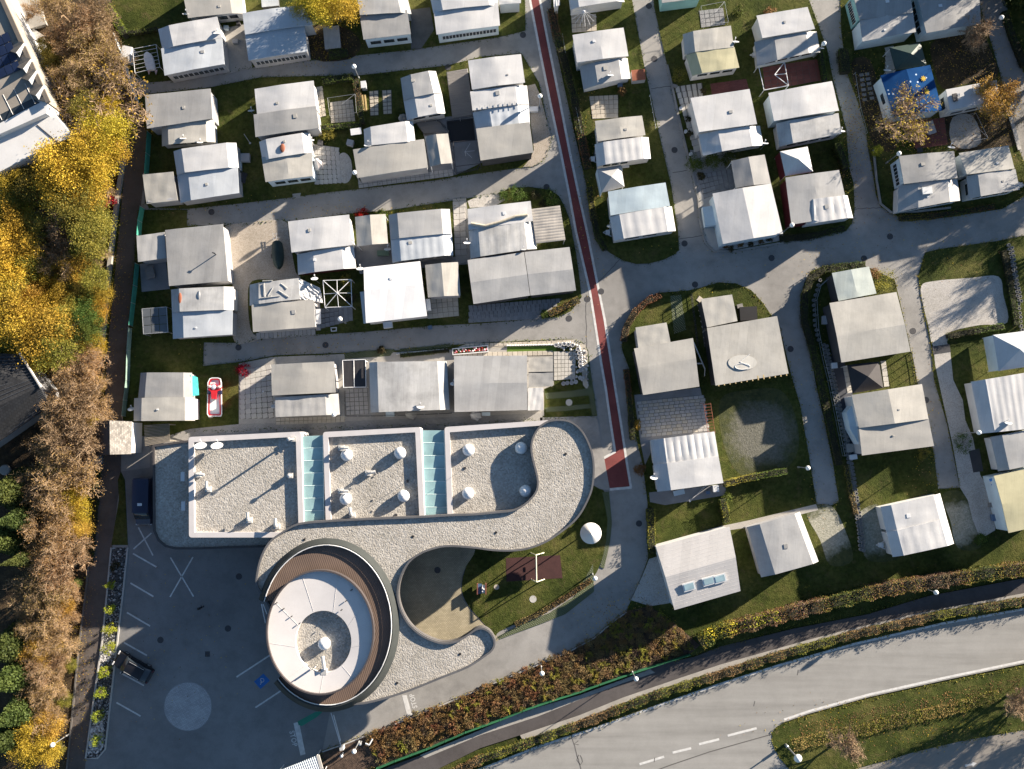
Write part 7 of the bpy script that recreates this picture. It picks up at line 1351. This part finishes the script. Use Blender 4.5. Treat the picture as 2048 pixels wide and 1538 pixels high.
mb = MB(); mb.box((-.25, 0, 2.16), .3, .5, .03); ob = mb.build('roof_plate', MET, None); ob.parent = v
mb = MB(); mb.box((-2.5, 0, .5), .12, 1.7, .16); ob = mb.build('bumper', STEEL, None); ob.parent = v
# red and white boat on the lawn
REDG = M('gelcoat_red', (.50, .025, .035), .3, .08); WHG = M('gelcoat_white', (.74, .74, .74), .35, .05); NAVY = M('cushion_navy', (.015, .015, .05), .7, .1)
bo = empty('pleasure_boat', P(429, 796, 0), 'red and white pleasure boat standing on the lawn', 'boat')
hull = [(419, 757), (424, 755), (436, 755), (441, 757), (443, 765), (443.5, 800), (444, 828), (442, 833), (417, 833), (414, 828), (414.5, 800), (415, 765)]
hp = [P(x, y, .9) for x, y in hull]; mb = MB(); lowr = [Vector((p.x * .9985 + .0015 * P(429, 796).x, p.y, 0)) for p in inset_poly(hp, .18)]
n = len(hp); mb.add([(p.x, p.y, .12) for p in lowr] + [(p.x, p.y, .85) for p in hp], [(i, (i + 1) % n, n + (i + 1) % n, n + i)[::-1] for i in range(n)] + [tuple(range(n))]); mb.build('hull', REDG, bo)
ring('gunwale', hp, .10, .78, .93, WHG, bo); ring('red_trim', inset_poly(hp, .1), .16, .70, .90, REDG, bo)
mb = MB(); mb.prism(inset_poly(hp, .2), .55, .78); mb.build('deck', WHG, bo)
for x in (418.5, 439.5): mb = MB(); p = P(x, 784.5, 1.0); mb.box((p.x, p.y, .9), .42, .45, .25); mb.build('seat_cushion', NAVY, bo)
mb = MB(); mb.prism([P(x, y, 1.1) for x, y in ((422, 783), (434, 783), (432, 798), (423, 798))], .75, 1.15); mb.build('console', REDG, bo)
mb = MB(); mb.prism([P(x, y, 1.1) for x, y in ((415, 778), (419, 770), (427, 767), (436, 771), (443, 774), (441, 780), (434, 783), (421, 783))], .75, 1.05); mb.build('foredeck', REDG, bo)
p = P(426.5, 774, 1.15); mb = MB(); mb.lathe((p.x, p.y, 1.05), [(.30, 0), (.28, .05), (.15, .09), (0, .1)], 20); mb.build('steering_mat', M('mat_striped', (.55, .56, .66), .6, .3, 8., 14.), bo)
for x, y in ((419, 773), (438, 774)): p = P(x, y, 1.1); mb = MB(); mb.lathe((p.x, p.y, 1.02), [(.22, 0), (.2, .1), (.1, .17), (0, .2)], 12, 1.2, .8); mb.build('side_cushion', M('vinyl_pink', (.62, .40, .40), .5, .1), bo)
mb = MB(); p = P(421, 833, .6); mb.box((p.x, p.y, .5), .3, .3, .6); mb.build('outboard', M('box_beige', (.45, .40, .34), .6, .1), bo)
# covered boat on trailer
cb = empty('covered_boat', P(555, 505, 0), 'boat under a dark green tarpaulin on a trailer by the gravel yard', 'boat')
secs = []
for t_, hw in ((0, .35), (.06, .55), (.3, .66), (.6, .68), (.85, .5), (.97, .22), (1, .05)):
    p = P(554 + 3 * t_, 482 + 56 * t_, .9); secs.append([Vector((p.x + hw * a, p.y, .45 + b)) for a, b in ((-1, .2), (-1, .45), (-.5, .68), (0, .78), (.5, .68), (1, .45), (1, .2), (0, 0))])
loft(secs, tarp('tarp_dark_green', (.045, .075, .065), .3), 'tarpaulin', cb)
mb = MB(); 
for dx in (-.25, .25): mb.tube(P(551 + dx * 10, 484, .5), P(549 + dx * 14, 466, .5), .035, n=5)
mb.tube(P(544, 478, .5), P(560, 475, .5), .035, n=5); mb.tube(P(547, 468, .5), P(553, 467, .5), .035, n=5); mb.build('trailer_frame', STEEL, cb)
for x in (545, 566): p = P(x, 512, .3); mb = MB(); mb.tube((p.x - .08, p.y, .3), (p.x + .08, p.y, .3), .28, n=14); mb.build('wheel', BLK, cb)
dn = empty('dinghy', P(299, 124, 0), 'small white dinghy under the open metal frame', 'boat'); secs = []
for t_, hw in ((0, .12), (.12, .45), (.4, .6), (.8, .58), (1, .5)): p = P(294 + 8 * t_, 104 + 36 * t_, .6); secs.append([Vector((p.x + hw * a, p.y, .2 + b)) for a, b in ((-1, .25), (-.9, .45), (0, .5), (.9, .45), (1, .25), (0, 0))])
loft(secs, WHG, 'hull', dn)
for x in (297, 311): mb = MB(); mb.add([P(x - 3, 140, .5), P(x + 4, 140, .5), P(x + 1, 150, .4)], [(0, 2, 1), (0, 1, 2)]) if False else mb.prism([P(x - 3, 139, .5), P(x + 4, 139, .5), P(x + 1, 150, .4)], .4, .46); mb.build('fin', M('fin_pink', (.55, .42, .42), .6, .1), dn)
p = P(253, 108, 1.2); mb = MB(); mb.box((p.x, p.y, .75), 1.1, 1.7, 1.4, -.2); setp(mb.build('storage_box', MET, base=(p.x, p.y, 0)), 'white storage box against the pale green fence', 'storage box')
# ------------------------------------------------------------------ barrier, bollards, small shelter at the entrance
br = empty('barrier', P(683, 1496, 0), 'white lane barrier with its boom down at the entrance', 'barrier')
mb = MB(); p = P(683, 1497, 1.0); mb.box((p.x, p.y, .55), .42, .42, 1.1, .2); mb.build('housing', M('barrier_grey', (.42, .43, .43), .5, .1), br)
mb = MB(); mb.tube(P(682, 1492, 1.0), P(662, 1426, 1.0), .05, n=6); mb.build('boom', MET, br); mb = MB(); mb.tube(P(681, 1482, .95), P(667, 1430, .95), .06, n=4); mb.build('boom_skirt', MET, br); 
for x, y, lb in ((683, 1512, 'white card post by the barrier'), (720, 1488, 'short grey post by the barrier')):
    p = P(x, y, 1.1); mb = MB(); mb.lathe((p.x, p.y, 0), [(.1, 0), (.09, .9), (.17, .95), (.17, 1.2), (0, 1.28)], 12); setp(mb.build('card_post', MET if x == 683 else STEEL, base=(p.x, p.y, 0)), lb, 'post')
cm = empty('camera_mast', P(738, 1487, 0), 'white angled camera arm in the shrubs by the barrier', 'camera'); a, b, c = P(731, 1487, 2.6), P(738, 1490, 2.7), P(745, 1478, 2.6)
mb = MB(); mb.tube(a, b, .09, n=6); mb.tube(b, c, .08, n=6); mb.build('camera_arm', MET, cm); mb = MB(); mb.tube((b.x, b.y, 0), b, .04, n=6); mb.build('mast', STEEL, cm)
sh = empty('entrance_shelter', P(600, 1540, 0), 'corrugated shelter roof at the bottom edge by the entrance', 'shelter')
q = quad((556, 1542, 634, 1511, 648, 1548, 570, 1580), 2.5)
for k in range(20): a, b = q[0].lerp(q[1], k / 20), q[0].lerp(q[1], (k + 1) / 20); c_, d_ = q[3].lerp(q[2], k / 20), q[3].lerp(q[2], (k + 1) / 20); m1 = (a + b) / 2 + Vector((0, 0, .07)); m2 = (c_ + d_) / 2 + Vector((0, 0, .07)); mb = MB(); mb.add([a, m1, b, d_, m2, c_], [(0, 5, 4, 1), (1, 4, 3, 2)]); mb.build('roof_corrugation', M('sheet_pale', (.55, .60, .62), .5, .08), sh)
mb = MB(); mb.box((q[1] + q[2]) / 2, .35, (q[1] - q[2]).length, .15, .3); mb.build('edge_trim', CONL, sh); posts(sh, (556, 1542, 634, 1511, 648, 1548, 570, 1580), 2.4)

# ------------------------------------------------------------------ ring-stone walls, stone borders, edging
def ring_mesh(r, h, t, mat, nm): mb = MB(); mb.lathe((0, 0, 0), [(r - t, h * .55), (r - t, h), (r, h), (r, 0)], 12); return mesh_of(mb, nm, mat)
RS = ring_mesh(.19, .3, .05, M('ring_concrete', (.24, .235, .225), .9, .15), 'ring_stone'); RB = ring_mesh(.24, .28, .07, STONE, 'ring_stone')
def along(pts, step):
    out = []; 
    for a, b in zip(pts[:-1], pts[1:]):
        L = math.hypot(b[0] - a[0], b[1] - a[1]); n_ = max(1, int(L / step))
        for k in range(n_): out.append((a[0] + (b[0] - a[0]) * k / n_, a[1] + (b[1] - a[1]) * k / n_))
    return out
def ringwall(label, lines, step, me, z=.06, name='planting_ring_wall', jit=.5):
    b = P(*lines[0][0], 0); o = empty(name, b, label, 'stone edging')
    for ln in lines:
        for x, y in along(ln, step): p = P(x + random.uniform(-jit, jit), y + random.uniform(-jit, jit), .3); link('ring_stone', me, None, o, (p.x - b.x, p.y - b.y, z + random.uniform(-.02, .05)), (0, 0, random.random()))
L1 = [(1648, 690), (1660, 745), (1672, 800), (1690, 880), (1705, 970), (1718, 1060), (1722, 1106)]
ringwall('long dark ring-stone wall beside the lower lane', [L1, off(L1, 6, 2)], 7.5, RS); ringwall('ring-stone wall at the right of the sand court', [[(2018, 490), (2026, 540), (2036, 600), (2044, 660), (2046, 700)], [(2024, 495), (2034, 560), (2044, 610)]], 8, RS); ringwall('row of planting rings along the curved rail fence', [[(1640, 560), (1628, 600), (1630, 650), (1640, 690)]], 9, RS)
bp = [(1112, 690), (1128, 688), (1145, 690), (1156, 698), (1160, 715), (1161, 740), (1160, 755), (1152, 764), (1135, 766), (1118, 768)]
ringwall('white planter ring border of the pale patio', [bp], 8, RB, name='planter_border'); 
so_ = empty('white_rocks', P(1150, 700, 0), 'white decorative rocks along the patio border', 'rocks'); b = WL[so_.name]
RK = []
for k in range(4):
    mb = MB(); mb.lathe((0, 0, 0), [(.12, 0), (.17, .06), (.13, .15), (.0, .19)], 7, random.uniform(.8, 1.3), random.uniform(.7, 1.1)); RK.append(mesh_of(mb, 'rock', STONE if k < 3 else STONEG))
for x, y in along([(1115, 695), (1135, 697), (1150, 702), (1155, 715), (1156, 740), (1153, 756), (1135, 760)], 5) + along([(1166, 700), (1172, 720), (1174, 750), (1176, 775)], 6) + along([(1168, 705), (1170, 740), (1166, 770)], 7):
    p = P(x + random.uniform(-3, 3), y + random.uniform(-3, 3), 0); link('rock', random.choice(RK), None, so_, (p.x - b.x, p.y - b.y, .08), (0, 0, random.uniform(0, 6)), (random.uniform(.6, 1.2),) * 3)
def scallop(label, pts, step=3.2):
    mb = MB()
    for (x0, y0), (x1, y1) in zip(pts[:-1], pts[1:]):
        for x, y in along([(x0, y0), (x1, y1)], step): p = P(x, y, .2); mb.lathe((p.x, p.y, .05), [(.085, 0), (.085, .2), (.0, .25)], 6)
    setp(mb.build('scalloped_edging', MET, base=P(*pts[0])), label, 'edging', kind='stuff')
scallop('white scalloped edging of the turf strip', [(1014, 691), (1112, 689)]); scallop('white scalloped edging along the third lane', [(794, 708), (850, 702), (900, 698)]); scallop('white scalloped edging of the corner plot', [(1112, 687), (1140, 685), (1158, 692), (1164, 710), (1166, 745)], 4)
fb = empty('flower_box', P(940, 700, 0), 'white framed flower bed with red and white blooms', 'flower bed')
wl = [P(x, y, .3) for x, y in ((904, 697), (976, 690), (977, 704), (905, 710))]; ring('frame', wl, .10, .06, .34, MET, fb); mb = MB(); mb.prism(inset_poly(wl, .08), .06, .25); mb.build('soil', SOIL, fb)
FLW = [M('bloom_red', (.45, .03, .03), .7, .1), M('bloom_white', (.7, .68, .68), .7, .05), M('bloom_pink', (.55, .2, .25), .7, .1)]; FM = []
for m_ in FLW: mb = MB(); mb.lathe((0, 0, 0), [(.04, 0), (.09, .05), (.07, .10), (0, .12)], 7); FM.append(mesh_of(mb, 'bloom', m_))
FM = [FM[1], FM[1], FM[2], FM[0]]
for k in range(46): p = P(random.uniform(908, 973), 0, .3); x = random.uniform(908, 973); y = 703 - (x - 908) * .1 + random.uniform(-4, 4); p = P(x, y, .3); link('bloom', random.choice(FM), None, fb, (p.x - WL[fb.name].x, p.y - WL[fb.name].y, .25), None, (random.uniform(.7, 1.3),) * 3)
link('foliage', quads('foliage', leaf_quads(np.array([tuple(P(x, 703 - (x - 908) * .1 + y, .3)) for x, y in zip(RNG.uniform(907, 974, 700), RNG.uniform(-5, 5, 700))]) - np.array(WL[fb.name]), .1), LF['green']), None, fb)

# ------------------------------------------------------------------ loose things on the plots
def thing_box(name, label, cat, px, z, sx, sy, sz, mat, rz=0., top=None):
    p = P(*px, z + sz); o = empty(name, (p.x, p.y, 0), label, cat); mb = MB(); mb.box((p.x, p.y, z + sz / 2), sx, sy, sz, rz); mb.build('body', mat, o)
    mb = MB(); mb.box((p.x, p.y, z + sz + .03), sx + .06, sy + .06, .06, rz); mb.build('lid', top or mat, o); return o
thing_box('utility_cabinet', 'cream utility cabinet beside the square garden hedge', 'cabinet', (727, 169), .06, .55, .75, 1.0, MET, .1)
thing_box('rusty_box', 'rust red flat box beside the narrow lane', 'box', (1277, 150), .06, 1.5, 1.2, 1.1, WGR, .1, RUST); thing_box('white_box', 'white chest beside the red lane next to the long caravan', 'chest', (1067, 218), .06, 1.0, .5, .6, MET, .05)
thing_box('green_chest', 'green flat chest under the ribbed caravan', 'chest', (766, 506), .06, 1.3, .55, .5, M('box_green', (.13, .20, .15), .7, .15), .02); thing_box('cool_box', 'white box at the corner of the white ribbed caravan by the lane', 'box', (1432, 977), .06, .6, .7, .8, MET, .1)
thing_box('pale_box', 'pale box at the upper end of the ring-stone wall', 'box', (1707, 914), .06, .75, .5, .7, MET, .15); thing_box('pale_box', 'grey slab box above the pale box by the rail fence', 'box', (1701, 896), .06, .9, .9, .35, CONC, .05); thing_box('pale_box', 'white box beside the black gazebo', 'box', (1669, 731), .06, .6, .6, .7, MET, .1)
thing_box('slatted_box', 'grey slatted box in the paved yard left of the white gabled awning', 'box', (1420, 432), .06, 1.4, 2.2, 1.0, WPALE, .15); thing_box('black_crate', 'black covered crate on the rounded lawn', 'crate', (1497, 627), .06, 1.9, 1.5, .9, BLK, .05)
thing_box('tool_chest', 'grey tool chest at the white annex', 'chest', (972, 828), .06, .9, .35, .5, WPALE, 0); thing_box('gas_locker', 'pale locker under the bright white roof', 'locker', (780, 828), .06, .9, .5, .6, WPALE, 0)
thing_box('table', 'frost covered table beside the hedge block at the top', 'table', (664, 75), .06, 1.8, 2.6, .75, WDK, .1, SN); thing_box('table', 'frosted white cover at the top edge behind the blue-white caravan', 'table', (540, 4), .06, 1.9, 1.0, .75, WDK, .1, WB)
for x, lb in ((725, 'left of two yellow timber beams on the lawn'), (730, 'right of two yellow timber beams on the lawn')): a, b = P(x, 190, .2), P(x + 3, 222, .2); mb = MB(); d = b - a; mb.box((a + b) / 2, d.length, .16, .16, math.atan2(d.y, d.x)); setp(mb.build('timber_beam', WOODY, base=(a + b) / 2), lb, 'timber')
def parasol(label, px, h=2.3, mat=W, tip=(0, 1)):
    p = P(*px, h); o = empty('folded_parasol', (p.x, p.y, .06), label, 'parasol'); n = 14; secs = []
    for t_, r_ in ((0, .02), (.1, .16), (.45, .40), (.8, .52), (1, .36)): secs.append([Vector((p.x + tip[0] * t_ * .7 + r_ * (1 + .25 * (i % 2)) * math.cos(i * 2 * math.pi / n), p.y - tip[1] * t_ * .5 + r_ * (1 + .25 * (i % 2)) * math.sin(i * 2 * math.pi / n), h - t_ * 1.5)) for i in range(n)][::-1])
    loft(secs, mat, 'folded_canopy', o, 30); mb = MB(); mb.tube((p.x, p.y, .06), (p.x, p.y, h + .1), .025, n=6); mb.build('pole', STEEL, o)
parasol('folded pinkish white parasol beside the brown hatch caravan', (632, 318), 2.2, tarp('fabric_rose', (.66, .60, .59), .2)); parasol('white bundled parasol by the lane behind the building', (942, 829), 1.6, W, (1, .2)); parasol('grey bundle beside the tall white caravan', (801, 231), 1.2, G1, (.5, .2)); parasol('bundled white cover under the bright white roof', (812, 828), 1.4, CR, (1, 0))
for (a, b, z, lb) in (((488, 268), (500, 286), 1.6, 'pale pole leaning beside the white and grey caravans'), ((500, 802), (526, 783), 1.4, 'thin white pole over the light patio'), ((1418, 965), (1380, 1002), .3, 'pale plank on the lawn below the ribbed caravan')):
    pa, pb = P(*a, z), P(*b, .12); mb = MB(); mb.tube(pa, pb, .03, n=6); mb.box((pb.x, pb.y, .1), .2, .2, .08); setp(mb.build('leaning_pole', MET, base=pb), lb, 'pole')
o = empty('white_beam', P(1395, 700, 0), 'long white slanting pole beside the beige flat roof', 'pole'); mb = MB(); mb.tube(P(1385, 680, 2.7), P(1410, 738, 1.2), .07, n=6); mb.tube(P(1410, 738, 1.2), P(1409, 752, .1), .05, n=6); mb.build('beam', MET, o); mb = MB(); mb.box(P(1400, 727, 1.2), .7, .15, .1); mb.build('bracket', MET, o)
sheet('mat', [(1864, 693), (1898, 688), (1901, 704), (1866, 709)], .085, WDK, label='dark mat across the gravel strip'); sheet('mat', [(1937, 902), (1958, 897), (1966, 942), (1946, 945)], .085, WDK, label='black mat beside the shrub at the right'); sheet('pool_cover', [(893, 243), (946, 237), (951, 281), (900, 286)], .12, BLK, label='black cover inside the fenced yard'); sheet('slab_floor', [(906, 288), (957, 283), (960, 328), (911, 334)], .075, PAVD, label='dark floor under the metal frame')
p = P(1855, 0, 0)
for x, y, lb in ((1362, 216, 'uppermost white pot on the light patio strip'), (1372, 262, 'middle white pot on the light patio strip'), (1382, 307, 'lowest white pot on the light patio strip')):
    p = P(x, y, .6); mb = MB(); mb.lathe((p.x, p.y, .06), [(.14, 0), (.2, .4), (.2, .46), (.15, .46), (.14, .36), (0, .35)], 14); setp(mb.build('white_pot', MET, base=(p.x, p.y, .06)), lb, 'pot')
for x, y, lb in ((1376, 238, 'upper dark potted shrub on the light patio strip'), (1380, 266, 'lower dark potted shrub on the light patio strip'), (1408, 181, 'dark oval tub at the end of the light patio strip')): bush('dark', x, y, 6, .8, lb, 350, 'potted_shrub')
for i, (x, y) in enumerate(((1452, 492), (1462, 497), (1482, 488), (1501, 487), (1521, 482), (1540, 478))): bush('dark' if i % 2 else 'rust', x, y, 6, .5, ['first', 'second', 'third', 'fourth', 'fifth', 'last'][i] + ' small plant from the left below the white gabled awning', 300, 'small_plant', 'small plants below the gabled awning')
p = P(1251, 331, .4); mb = MB(); mb.box((p.x, p.y, .2), .85, .4, .25, .1); setp(mb.build('planter_trough', MET, base=(p.x, p.y, .06)), 'white trough on the lawn below the ribbed caravan', 'trough')
p = P(667, 659, .4); mb = MB(); wl = [P(x, y, .3) for x, y in ((661, 655), (673, 654), (673, 662), (662, 663))]; ob = ring('planter', wl, .08, .05, .3, MET, None); setp(ob, 'small white rectangular planter frame on the grass', 'planter')
# table tops and clutter boxes in shaded yards
CLUT = ((452, 55, .5, .4, .7), (476, 45, .35, .35, .9), (470, 82, .6, .4, .5), (1350, 172, .5, .3, .3), (1416, 985, .4, .3, .4), (1358, 985, 1.2, .5, .5), (1690, 590, .5, 1.2, .6), (1650, 640, .5, .9, .8), (1480, 612, .6, .4, .5), (860, 655, .4, .4, .4), (478, 330, .5, .7, .6), (486, 355, .6, 1.1, .5), (490, 315, 1.0, .9, .9), (1195, 300, .6, 1.0, 1.0), (1240, 170, .5, .3, .5), (1240, 340, .5, .3, .3), (640, 285, .5, .5, .8), (700, 285, .7, .6, 1.0), (1985, 1010, .6, .5, .6), (1990, 1035, .6, .7, .7), (1700, 800, .4, .6, .5), (1840, 300, .5, .5, .4), (1862, 255, .8, 1.4, .7), (300, 545, .9, 1.3, .5), (1540, 1135, .5, .5, .5), (1345, 1200, .6, .4, .5))
for i, (x, y, a, b, c) in enumerate(CLUT):
    near = ['frosty caravan path', 'frosty caravan path end', 'path below the beige caravan', 'light patio top', 'ribbed caravan front', 'ribbed caravan front left', 'greenish roof left side', 'rail fence deck', 'black crate corner', 'small beige shed path', 'white and grey caravan right side', 'white and grey caravan lower right', 'white and grey caravan upper right', 'cream awning left side', 'rusty box corner', 'white trough', 'brown hatch caravan patio', 'tan awning left end', 'yellow caravan side', 'yellow caravan lower side', 'bow window', 'grey camper top', 'half-bare tree', 'panelled roof yard', 'silver roof corner', 'roof window house corner'][i]
    o = thing_box('storage_crate', 'small storage crate by the ' + near, 'crate', (x, y), .07, a, b, c * .7, [WPALE, WDK, WGR, WOOD, M('crate_blue', (.10, .16, .26), .6, .1)][i % 5], random.uniform(-.3, .3))
# person on the parking lot
pe = P(401, 1216, .9); o = empty('person', (pe.x, pe.y, .016), 'person in dark clothes standing on the parking lot', 'person')
J = [((0, 0, .95), .13), ((0, .01, 1.2), .15), ((0, 0, 1.42), .14), ((0, .01, 1.53), .06), ((0, .03, 1.66), .10), ((0, .03, 1.76), .07), ((-.2, 0, 1.40), .065), ((-.27, .04, 1.13), .05), ((-.22, .2, .95), .04), ((.2, 0, 1.40), .065), ((.28, .05, 1.13), .05), ((.24, .2, .98), .04), ((-.1, 0, .88), .10), ((-.11, .03, .5), .07), ((-.11, 0, .1), .05), ((-.11, .14, .05), .045), ((.1, 0, .88), .10), ((.12, -.03, .5), .07), ((.12, -.06, .1), .05), ((.12, .08, .05), .045)]
ED = [(0, 1), (1, 2), (2, 3), (3, 4), (4, 5), (2, 6), (6, 7), (7, 8), (2, 9), (9, 10), (10, 11), (0, 12), (12, 13), (13, 14), (14, 15), (0, 16), (16, 17), (17, 18), (18, 19)]
me = bpy.data.meshes.new('body'); me.from_pydata([j[0] for j in J], ED, []); ob = link('body', me, M('clothes_dark', (.015, .016, .022), .85, .2), o); sk = ob.modifiers.new('skin', 'SKIN')
for i, j in enumerate(J): me.skin_vertices[0].data[i].radius = (j[1], j[1])
me.skin_vertices[0].data[0].use_root = True; ob.modifiers.new('smooth', 'SUBSURF').levels = 1; ob.modifiers['smooth'].render_levels = 1
mb = MB(); mb.lathe((pe.x, pe.y + .02, 1.70), [(.105, 0), (.11, .05), (.07, .12), (0, .14)], 12); mb.build('hair', M('hair_dark', (.02, .015, .012), .8, .2), o); o.rotation_euler = (0, 0, .6)

# ragged grass along the lawn borders
C = []
for pts, z in LAWNS:
    w_ = [P(x, y) for x, y in pts]
    for a, b in zip(w_, w_[1:] + w_[:1]):
        n_ = int(min(60, (b - a).length) * 9)
        if abs(a.x) > 66 or abs(a.y) > 60: continue
        for k in range(n_): p = a.lerp(b, random.random()); C.append((p.x + random.gauss(0, .13), p.y + random.gauss(0, .13), z + random.uniform(0, .06)))
C = np.array(C); half = len(C) // 2
for k, (kd, lb) in enumerate((('green', 'fringe of green grass along the lawn borders'), ('olive', 'fringe of dry grass along the lawn borders'))):
    setp(link('grass_fringe', quads('grass', leaf_quads(C[k * half:(k + 1) * half], .17, .2), LF[kd]), None), lb, 'grass', kind='stuff')
